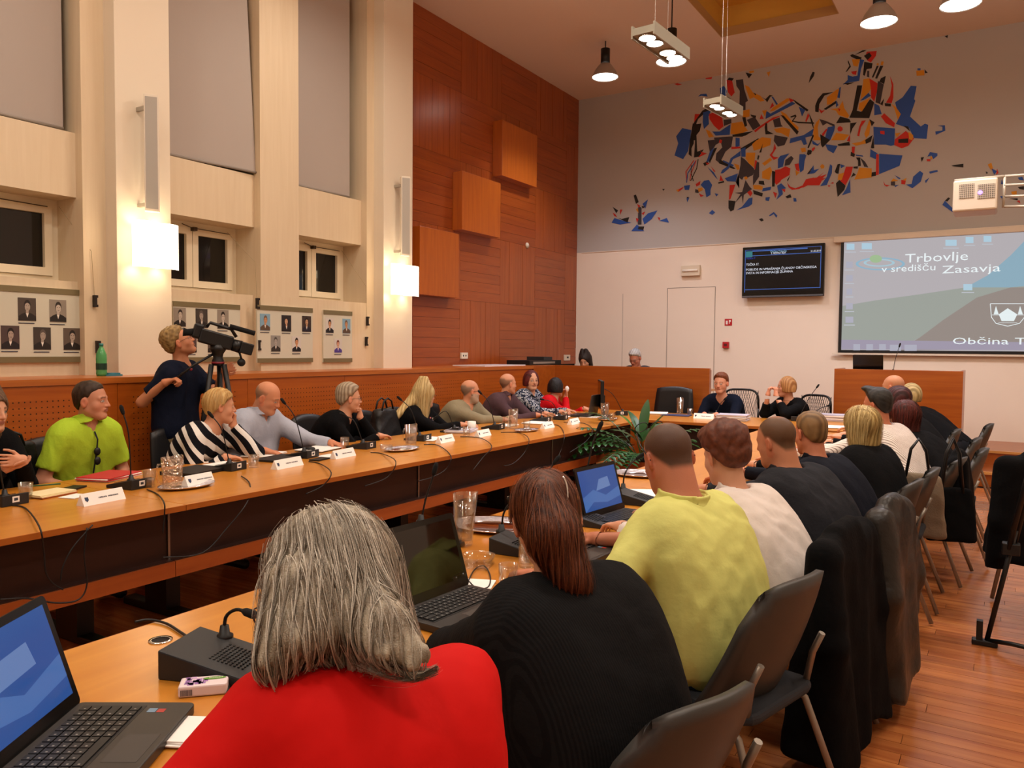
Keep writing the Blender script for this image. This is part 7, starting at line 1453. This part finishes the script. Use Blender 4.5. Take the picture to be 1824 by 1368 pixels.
# ---- portrait boards ----
m_board = mat('portrait_board', '#c9c6b4', .45); m_strip = mat('board_rail_brown', '#7d7253', .35, .3); sep = ['#4a3a2e', '#6a584a', '#2a201a', '#b09a84']  # brown rails run along the top and bottom of each board
rr_ = random.Random(5)
def board(pxl, pyt, pxr, pyb, lab, photos, pyt2, colour=None):
    XS = XM + .004 if pxl > 440 else -6.34; xb = XS + .02; a = on(pxl, pyt, 0, xb); b = on(pxr, pyb, 0, xb); zt3, zb3 = a[2], b[2]
    t = T('portrait_board', lab, 'notice board', (XS, (a[1] + b[1]) / 2, zb3), group='boards with portraits of former mayors')
    MB().box((XS + .001, a[1], zb3), (xb, b[1], zt3)).build('board_panel', m_board, t, world=True)
    for z0, z1 in ((zb3 - .0, zb3 + .045), (zt3 - .045, zt3)): MB().box((xb, a[1], z0), (xb + .006, b[1], z1)).build('rail', m_strip, t, world=True)
    for (px, py, w, h, pal) in photos:
        p0 = on(px - w / 2, py, 0, xb + .001); p1 = on(px + w / 2, py, 0, xb + .001); pc = on(px, py, 0, xb + .001); zz = [on(px, py - h / 2, 0, xb)[2], on(px, py + h / 2, 0, xb)[2]]
        y0, y1, z1, z0 = p0[1], p1[1], zz[0], zz[1]; Wd, Hd = y1 - y0, z1 - z0; X = xb + .003
        mb = MB(); mb.box((xb, y0, z0), (X, y1, z1), 0); f = lambda u, v, k=1: (X + .0006 * k, y0 + u * Wd, z0 + v * Hd)
        tl = rr_.uniform(-.04, .04); bg, su_, sk_, hr = pal
        mb.add([f(.02, .02), f(.98, .02), f(.98, .20), f(.80, .30), f(.62, .36), f(.38, .36), f(.20, .30), f(.02, .20)], [tuple(range(8))], 1)
        mb.add([f(.42, .34, 2), f(.50, .14, 2), f(.58, .34, 2)], [(0, 1, 2)], 4)
        n = 14; cx_, cy_ = .5 + tl, .62
        mb.add([f(cx_ + .185 * math.cos(q), cy_ + .06 + .235 * math.sin(q), 2) for q in np.linspace(0, 2 * PI, n, endpoint=False)], [tuple(range(n))], 3)
        mb.add([f(cx_ + .155 * math.cos(q), cy_ + .20 * math.sin(q) * (1 if math.sin(q) < 0 else .8), 3) for q in np.linspace(0, 2 * PI, n, endpoint=False)], [tuple(range(n))], 2)
        mb.add([f(.42, .33, 2.5), f(.58, .33, 2.5), f(.57, .46, 2.5), f(.43, .46, 2.5)], [(0, 1, 2, 3)], 2)
        for s_ in (-1, 1): mb.add([f(cx_ + s_ * .07 - .03, cy_ + .03, 4), f(cx_ + s_ * .07 + .03, cy_ + .03, 4), f(cx_ + s_ * .07 + .03, cy_ + .05, 4), f(cx_ + s_ * .07 - .03, cy_ + .05, 4)], [(0, 1, 2, 3)], 3)
        mb.add([f(cx_ - .05, cy_ - .11, 4), f(cx_ + .05, cy_ - .11, 4), f(cx_ + .05, cy_ - .095, 4), f(cx_ - .05, cy_ - .095, 4)], [(0, 1, 2, 3)], 3)
        mm = [mat('print_' + c[1:], c, .5) for c in (bg, su_, sk_, hr, '#e6e0d6')]
        p = mb.build('portrait_photo', mm, t, world=True)
        MB().add([(X, y0, z0 - .022), (X, y0 + Wd * .9, z0 - .022), (X, y0 + Wd * .9, z0 - .014), (X, y0, z0 - .014)], [(0, 1, 2, 3)]).build('caption', m_ink, p, world=True, kind='stuff')
BW = [('#4b4038', '#241c17', '#a89a8c', '#1f1814'), ('#8d8376', '#1d1815', '#b8ab9d', '#2a211b'), ('#4a3a38', '#1c1619', '#a39184', '#15100e'), ('#3c352f', '#201b18', '#a09285', '#5a5049'), ('#5a4d42', '#1d1714', '#a79788', '#1a1411')]
CO = [('#7fa3b8', '#5a4636', '#c08a62', '#6b5644'), ('#241f22', '#17151a', '#c49a7a', '#19130f'), ('#3a2c26', '#1b1a28', '#b8906e', '#1a120d'), ('#8f8c86', '#2f2a26', '#a39c94', '#57524c'), ('#c9c4bc', '#15151a', '#c08a62', '#15100d')]
board(-30, 505, 148, 645, 'portrait board with sepia portraits left of the near pillar', [(48, 551, 32, 41, BW[0]), (103, 554, 30, 40, BW[1]), (18, 601, 33, 42, BW[2]), (75, 603, 31, 40, BW[3]), (128, 604, 30, 39, BW[4])], 0)
board(308, 536, 428, 644, 'portrait board with sepia portraits behind the camera operator', [(320, 565, 22, 34, BW[1]), (359, 567, 21, 34, BW[3]), (397, 569, 20, 34, BW[1]), (340, 612, 20, 32, BW[2]), (380, 612, 20, 32, BW[4])], 0)
board(458, 543, 557, 645, 'portrait board with five colour portraits between the pillars', [(472, 574, 18, 30, CO[0]), (510, 576, 17, 29, CO[1]), (546, 577, 16, 28, CO[2]), (491, 612, 17, 29, CO[3]), (528, 613, 16, 28, CO[4])], 0)
board(576, 552, 627, 645, 'narrow portrait board with three colour portraits beside the far pillar', [(587, 580, 14.5, 27, CO[4]), (617, 581, 14, 26, CO[0]), (602, 616, 14, 25, ('#c9c4bc', '#4a3a8a', '#c99a80', '#6b3020'))], 0)
# black cord winders on cords
for px, py0, py1, lab in ((167, 526, 547, 'upper black cord winder left of the near pillar'), (172, 607, 629, 'lower black cord winder left of the near pillar'), (456.5, 531, 550, 'upper black cord winder on the middle mullion'), (459.5, 606, 624, 'lower black cord winder on the middle mullion'), (653, 564, 580, 'upper black cord winder left of the far pillar'), (651, 600, 616, 'lower black cord winder left of the far pillar')):
    XW_ = XM + (.006 if px > 457 else .001); a = on(px, py0, 0, XW_); b = on(px, py1, 0, XW_); t = T('cord_winder', lab, 'cord winder', (XW_, a[1], b[2]), group='black cord winders on the mullions')
    h = a[2] - b[2]; MB().box((XW_ + .001, a[1] - .012, b[2]), (XM + .03, a[1] + .012, a[2]), 0).box((XM + .03, a[1] - .017, b[2]), (XM + .036, a[1] + .017, b[2] + .02)).box((XM + .03, a[1] - .017, a[2] - .02), (XM + .036, a[1] + .017, a[2])).build('winder', mat('winder_brown', '#1e1410', .5), t, world=True)
    if 'upper' in lab: MB().tube([(XM + .01, a[1], a[2]), (XM + .012, a[1] - .02, a[2] + .35), (XR + .1, a[1] - .12, 2.66)], .0018, 4).build('cord', mat('beige_cord', '#a08e6e', .7), t, world=True)
# ---- wall lamps ----
m_glow = mat('lit_opal_glass', '#fff4e0', .4, emit='#ffe6bf', es=4.5); m_glow2 = mat('lamp_rim', '#e6dccb', .4, .3)
for (pl, pt_, pr_, pb_, lab) in ((236, 397, 318, 482, 'glowing white square wall lamp on the near pillar'), (697, 470, 746, 529, 'glowing white square wall lamp on the far pillar')):
    X = -5.93; a = on(pl, (pt_ + pb_) / 2 - 20, 0, X); b = on(pr_, (pt_ + pb_) / 2, 0, X); zt4 = on(pr_, pt_ + 6, 0, X)[2]; zb4 = on(pr_, pb_, 0, X)[2]
    t = T('wall_lamp', lab, 'wall lamp', (-6.1, (a[1] + b[1]) / 2, zb4), group='square glowing wall lamps on the pillars')
    ym = (a[1] + b[1]) / 2
    n = 8; 
    for y0, y1, nm in ((a[1], ym, 'glass_panel'), (ym + .004, b[1], 'glass_panel')):
        V = [];
        for i in range(n + 1):
            u = i / n; V += [(X + .05 * math.sin(PI * u) ** .8, y0 + u * (y1 - y0), zb4), (X + .05 * math.sin(PI * u) ** .8, y0 + u * (y1 - y0), zt4)]
        V += [(p[0] - .006, p[1], p[2]) for p in V]; o = 2 * (n + 1)
        F = [(2 * i, 2 * i + 2, 2 * i + 3, 2 * i + 1) for i in range(n)] + [(o + 2 * i, o + 2 * i + 1, o + 2 * i + 3, o + 2 * i + 2) for i in range(n)]
        MB().add(V, F, 0, True).build(nm, m_glow, t, world=True)
    MB().box((-6.1, ym - .05, zb4 + .1), (X - .005, ym + .05, zt4 - .1)).build('bracket', m_glow2, t, world=True)
    for yy in (a[1] + .1, b[1] - .1):
        light('wall_lamp_downlight', 'SPOT', (-6.01, yy, zb4 + .10), 5, (1, .82, .58), .03, (-6.10, yy, 1.2), 95, .9); light('wall_lamp_uplight', 'SPOT', (-6.01, yy, zt4 - .10), 5, (1, .82, .58), .03, (-6.10, yy, 3.9), 95, .9)
# ---- slanted strip lights (unlit speakers) on the pillars ----
m_strl = mat('strip_diffuser', '#a9a399', .5)
for (pc, ptp, pbt, lab) in ((269, 170, 377, 'tall narrow white column speaker above the near wall lamp'), (722, 315, 456, 'tall narrow white column speaker above the far wall lamp')):
    X = -5.97; a = on(pc, ptp, 0, X); b = on(pc, pbt, 0, X); t = T('column_speaker', lab, 'speaker', (-6.1, a[1], b[2]), group='column speakers on the pillars'); R_ = rotz(-.62)
    h = a[2] - b[2]; o = np.array([X, a[1], b[2]])
    MB().box((-.04, -.055, 0), (.035, .055, h), 0, R_, o).build('housing', mat('speaker_cream', '#ddd3c2', .5), t, world=True, bevel=.004)
    MB().box((.0352, -.045, .02), (.038, .045, h - .02), 0, R_, o).build('grille', m_strl, t, world=True)
    for z in (b[2] + .04, a[2] - .12): MB().box((-6.1, a[1] - .05, z), (X - .01, a[1] - .02, z + .03)).build('bracket', metal, t, world=True)
# ---- high bay lamps ----
m_bay = mat('bay_reflector', '#a39b92', .4, .5); m_bl = mat('bay_emitter', '#ffffff', .4, emit='#fff6ea', es=9.0)
for i, (x, y, z) in enumerate(BAYS):
    t = T('high_bay_lamp', 'bell shaped pendant lamp, %s' % ('farthest left, near the panelled wall', 'second from the left behind the near spotlight bar', 'third from the left below the coffer', 'at the upper right edge of the picture')[i], 'ceiling lamp', (x, y, z), group='bell shaped pendant lamps')
    s_ = 1.0
    MB().lathe([(.19, 0), (.185, .01), (.15, .09), (.10, .16), (.072, .19), (.068, .19), (.095, .155), (.145, .085), (.18, .008), (.186, 0)], n=28).build('reflector', m_bay, t)
    MB().cyl((0, 0, .18), (0, 0, .40), .065, n=18).build('ballast', black, t); MB().cyl((0, 0, .40), (0, 0, ZC - z), .008, n=8).build('stem', black, t)
    MB().lathe([(.0, .006), (.176, .006), (.176, .016), (0, .016)], n=24).build('lamp_disc', m_bl, t)
# ---- spotlight bars ----
m_bar = mat('spot_bar_grey', '#9a9484', .4, .5); m_spot = mat('spot_face', '#ffffff', .3, emit='#fff4e6', es=14.0)
for k, (p0, p1, d0, d1, lab) in enumerate((((1148, 62), (1206, 104), 5.6, 6.3, 'hanging four lamp spotlight bar, the nearer of two'), ((1268, 184), (1308, 206), 7.4, 8.4, 'hanging four lamp spotlight bar, the farther of two'))):
    zc = pd(*p0, d0)[2]; a = on(p0[0], p0[1], 2, zc); b = on(p1[0], p1[1], 2, zc)
    c_ = (a + b) / 2; L = np.linalg.norm(b - a); d = (b - a) / L; L *= (1.1, .98)[k]; ang = math.atan2(d[1], d[0])
    t = T('spotlight_bar', lab, 'spotlight', (c_[0], c_[1], zc), ang, 'hanging spotlight bars')
    W_ = .16
    f = MB().box((-L / 2, -W_ / 2, 0), (L / 2, W_ / 2, .05)).box((-L / 2, -W_ / 2 - .012, -.02), (L / 2, -W_ / 2, .07)).box((-L / 2, W_ / 2, -.02), (L / 2, W_ / 2 + .012, .07)).build('frame', m_bar, t)
    rr2 = min(.07, L * .1)
    for q in (-.38, -.18, .18, .38):
        MB().lathe([(rr2, -.012), (rr2 * 1.12, 0), (rr2 * 1.12, .0)], (q * L, 0, 0), 18).build('spot_ring', chrome, t)
        MB().lathe([(0, -.003), (rr2 * .95, -.003), (rr2 * .95, 0)], (q * L, 0, 0), 18).build('spot_lamp', m_spot, t)
        light('spot_light', 'SPOT', tuple(c_ + d * q * L + [0, 0, -.03]), 28, (1, .9, .78), .05, tuple(c_ + d * q * L + [0, 0, -4]), 80, .6)
    MB().tube([(-L * .45, -W_ / 2, .05), (-L * .45, -W_ / 2, ZC - zc)], .0013, 5).build('suspension_wire', metal, t); MB().tube([(L * .45, W_ / 2, .05), (L * .45, W_ / 2, ZC - zc)], .0013, 5).build('suspension_wire', metal, t)
# ---- projector on its bracket ----
py_ = 9.9; a = on(1698, 322, 1, py_); b = on(1776, 372, 1, py_)
t = T('projector', 'cream ceiling projector with two grilles and a violet lens glow', 'projector', ((a[0] + b[0]) / 2, py_ + .2, b[2]))
bd = MB().box((a[0], py_, b[2]), (b[0], py_ + .42, a[2])).build('housing', mat('projector_cream', '#c9b9a0', .5), t, world=True, bevel=.02)
for q0, q1 in (((1709, 329), (1735, 352)), ((1742, 329), (1772, 352))):
    g0 = on(*q0, 1, py_); g1 = on(*q1, 1, py_); gp = MB().box((g0[0], py_ - .004, g1[2]), (g1[0], py_ - .001, g0[2])).build('grille', mat('grille_dark', '#6f6353', .6), t, world=True)
    mb = MB()
    for i in range(8): xx = g0[0] + (g1[0] - g0[0]) * (i + .5) / 8; mb.box((xx - .002, py_ - .007, g1[2]), (xx + .002, py_ - .004, g0[2]))
    for i in range(7): zz = g1[2] + (g0[2] - g1[2]) * (i + .5) / 7; mb.box((g0[0], py_ - .007, zz - .002), (g1[0], py_ - .004, zz + .002))
    mb.build('grille_bars', mat('projector_cream', ''), gp, world=True, kind='stuff')
l0 = on(1746, 343, 1, py_); MB().ball((l0[0], py_ - .008, l0[2]), (.022, .008, .022), 12).build('lens', mat('violet_lens', '#2a1a60', .1, emit='#9a6cff', es=5), t, world=True)
t = T('projector_bracket', 'cream metal ladder bracket holding the projector at the right edge', 'bracket', (on(1800, 340, 1, py_ + .2)[0], py_ + .2, on(1800, 340, 1, py_)[2]))
mbk = mat('bracket_cream', '#b9ac96', .5, .2)
def bar(p, q, r=.014, nm='bar'): P0 = on(*p, 1, py_ + .2); P1 = on(*q, 1, py_ + .2); MB().tube([P0, P1], r, 8).build(nm, mbk, t, world=True)
bar((1700, 322), (1790, 314), .016); bar((1788, 314), (1900, 306)); bar((1788, 330), (1900, 324)); bar((1788, 350), (1900, 346)); bar((1790, 314), (1787, 370)); bar((1788, 368), (1900, 366)); bar((1850, 308), (1850, 30), .02, 'drop_pole')
# ---- room light from outside the picture is bare area lights, no fixtures ----
# ---- the camera operator's camera and tripod ----
dpc = 6.02; c0 = pd(388, 607, dpc); fw = nrm(pd(430, 618, dpc + .15) - pd(350, 596, dpc)); t = T('video_camera', 'large black shoulder video camera with top microphone on its tripod', 'video camera', tuple(c0))
up_ = nrm(np.array([0, 0, 1.]) - fw * fw[2]); sd_ = np.cross(fw, up_); RC = np.stack([fw, sd_ * -1, up_], 1)
RC = RC * .87
def cbox(nm, lo, hi, mt=black, bv=.006, par=None): return MB().box(lo, hi, 0, RC, c0).build(nm, mt, par or t, world=True, bevel=bv)
mcam = mat('camera_black', '#0e0e10', .38)
bd = cbox('body', (-.16, -.06, -.055), (.12, .06, .07), mcam, .012); cbox('rear_housing', (-.22, -.045, -.03), (-.14, .045, .10), mcam, .015)
MB().tube([c0 + RC @ [-.12, 0, .09], c0 + RC @ [-.10, 0, .135], c0 + RC @ [.08, 0, .13], c0 + RC @ [.14, 0, .075]], [.014, .013, .013, .014], 8).build('carry_handle', mcam, t, world=True)
MB().tube([c0 + RC @ [.06, -.02, .15], c0 + RC @ [.28, -.02, .15]], .019, 10).build('shotgun_microphone', m_foam, t, world=True)
MB().tube([c0 + RC @ [.11, 0, -.0], c0 + RC @ [.20, 0, 0.]], [.045, .05], 14).build('lens_barrel', mcam, t, world=True); hd_ = cbox('lens_hood', (.19, -.06, -.05), (.30, .06, .05), mcam, .008)
MB().add([c0 + RC @ np.array([.3005, y, z]) for y, z in ((-.045, -.035), (.045, -.035), (.045, .035), (-.045, .035))], [(0, 1, 2, 3)]).build('lens_glass', mat('lens_glass', '#141826', .03), hd_, world=True)
cbox('side_display', (-.02, .061, -.02), (.07, .07, .05), darkgrey, .003); cbox('white_stripe', (-.15, .0605, .04), (.0, .0615, .045), mat('label_white', '#a8a8aa', .5), 0)
MB().tube([c0 + RC @ [-.20, 0, .02], c0 + RC @ [-.26, 0, .0], c0 + RC @ [-.29, 0, -.005]], [.03, .026, .034], 12).build('eyepiece', m_foam, t, world=True)
MB().lathe([(0, -.012), (.032, -.012), (.036, 0), (.032, .012), (0, .012)], c0 + RC @ np.array([.24, .0, -.13]), 18, R=RC @ rotx(PI / 2)).build('focus_wheel', black, t, world=True)
MB().tube([c0 + RC @ [.2, 0, -.05], c0 + RC @ [.24, 0, -.11]], .008, 6).build('wheel_arm', black, t, world=True)
hb = c0 + np.array([0, 0, -.13]); t = T('camera_tripod', 'black video tripod with fluid head holding the large camera', 'tripod', (hb[0], hb[1], 0))
MB().lathe([(0, .10), (.055, .10), (.06, .06), (.04, .03), (.035, .0), (.045, -.02), (.045, -.06), (0, -.06)][::-1], hb, 18).build('fluid_head', mcam, t, world=True); MB().lathe([(.046, -.045), (.048, -.045), (.048, -.03), (.046, -.03)], hb, 18).build('red_ring', mat('red_ring', '#7a1c2a', .4), t, world=True)
pb = pd(300, 684, 5.88); MB().tube([hb + [0, 0, .05], (hb + pb) / 2 + [0, 0, .04], pb], [.011, .009, .012], 8).build('pan_handle', black, t, world=True); MB().ball(pb * .55 + hb * .45 + [0, 0, .02], .012, 8).build('handle_collar', mat('red_ring', ''), t, world=True)
for k, a_ in enumerate((.4, 2.3, 4.4)):
    f0 = hb + [.05 * math.cos(a_), .05 * math.sin(a_), -.05]; rad = .26 if k else .30; f1 = np.array([hb[0] + rad * math.cos(a_), hb[1] + rad * math.sin(a_), .02]); f1[0] = max(f1[0], -5.62)
    lg = MB().tube([f0, f0 * .45 + f1 * .55], .020, 8).build('leg', black, t, world=True); MB().tube([f0 * .5 + f1 * .5, f1], .012, 8).build('lower_leg', darkgrey, lg, world=True)
# ---- second tripod at the right edge ----
tb = on(1758, 1140, 2, .03); top = np.array([*on(1868, 640, 1, 4.7)[:2], 1.25]); t = T('camera_tripod', 'black tripod with floor spreader standing at the right edge', 'tripod', (top[0], top[1], 0))
legs_ = [tb, np.array([top[0] + .55, 4.35, .03]), np.array([top[0] + .2, 5.3, .03])]
for L_e in legs_:
    u_ = nrm(L_e - top); s0 = np.cross(u_, [0, 0, 1]); s0 = nrm(s0) * .022
    lg = MB().tube([top + s0, top * .42 + L_e * .58 + s0], .014, 8).tube([top - s0, top * .42 + L_e * .58 - s0], .014, 8).build('leg', black, t, world=True)
    MB().tube([top * .5 + L_e * .5, L_e], .013, 8).build('lower_leg', black, lg, world=True); q_ = top * .42 + L_e * .58; MB().box(q_ - [.04, .03, .03], q_ + [.04, .03, .03]).build('clamp', black, lg, world=True, bevel=.005)
    MB().tube([L_e, [(L_e[0] + top[0]) / 2, (L_e[1] + top[1]) / 2, .05], [top[0], top[1], .06]], .012, 6).build('spreader_arm', black, lg, world=True); MB().box(L_e - [.07, .025, .028], L_e + [.05, .025, .0]).build('foot_rest', black, lg, world=True, bevel=.006); MB().box(L_e + [-.05, -.02, .0], L_e + [-.02, .02, .10], 0).build('foot_clip', black, lg, world=True)
MB().lathe([(0, -.06), (.07, -.06), (.07, 0), (.05, .05), (0, .05)], top, 16).build('head', black, t, world=True)
c0 = pd(1862, 605, CM[2] @ (top - EYE)); t = T('video_camera', 'black video camera on the right edge tripod, only its corner in view', 'video camera', tuple(c0)); MB().rbox((-.075, -.15, -.055), (.09, .15, .055), .02).build('body', mcam, t, bevel=.006); MB().cyl((0, -.15, 0), (0, -.24, 0), .045, n=14).build('lens', mcam, t); MB().cyl((0, 0, -.055), (.0, .0, -.12), .03, n=10).build('mount', mcam, t)
# glasses pushed up on the yellow shirted man's head; hair clip on the ponytail
I = rt_info[P[22].name]; H_, R_ = I['H'], I['HR']
mb = MB(); tc_ = mat('black_frame', '#15100e', .35); q = lambda x, y, z: H_ + R_ @ np.array([x, y, z])
for s_ in (-1, 1):
    mb.tube([q(s_ * .032 + .026 * math.cos(a), .075 + .02 * math.sin(a) - .0, .122 + .018 * math.cos(a * 0) - .020 * math.sin(a) * .6) for a in np.linspace(0, 2 * PI, 15)], .0018, 5); mb.tube([q(s_ * .06, .072, .118), q(s_ * .088, .02, .06), q(s_ * .092, -.03, -.01)], .0024, 6)
mb.build('glasses_on_head', tc_, P[22], world=True)
I = rt_info[P[21].name]; H_, R_ = I['H'], I['HR']
MB().tube([H_ + R_ @ np.array([.03 + .012 * math.cos(a), -.118 - .004 * math.sin(a), .055 + .035 * math.sin(a)]) for a in np.linspace(-1.2, 1.2, 9)], .003, 6).build('hair_clip', chrome, P[21], world=True)
# collar sunglasses, floral print, tissue, wristwatch details
I = rt_info[P[1].name]; sp_, F_, Rr_ = I['sp'], I['F'], I['R']
c = sp_(.60) + F_ * .165; mb = MB()
for k in (0, 1): mb.ball(c + [0.0, 0, -.03 * k * 2 + .02], (.012, .022, .028), 10)
mb.tube([sp_(.88) + F_ * .10, sp_(.78) + F_ * .145, c + [0, 0, .03]], .003, 5).build('hanging_sunglasses', black, P[1], world=True)
MB().tube([sp_(.90) + F_ * .095, sp_(.8) + F_ * .14, sp_(.66) + F_ * .152, sp_(.5) + F_ * .155, sp_(.35) + F_ * .15], .005, 5).build('dark_placket', mat('placket_navy', '#1a1c28', .8), P[1], world=True)
a = rt_info[P[9].name]['arms']; a = max(a, key=lambda q: q[2][2]); MB().ball(a[2] + a[3] * .08 + [.02, -.03, .03], (.03, .025, .04), 8).build('tissue', paper, P[9], world=True)
I = rt_info[P[5].name]; mb = MB()
for k in range(14):
    u = rr_.random(); v = rr_.uniform(-.06, .06); p = I['sp'](.45 + .35 * u) + I['F'] * (.15 + .03 * bool(1)) + I['R'] * v; mb.ball(p, (.010, .010, .010), 6, k % 3)
mb.build('floral_embroidery', [mat('emb_pink', '#b86a6a', .8), mat('emb_lilac', '#8a86b0', .8), mat('emb_cream', '#cbb8a4', .8)], P[5], world=True, kind='stuff')
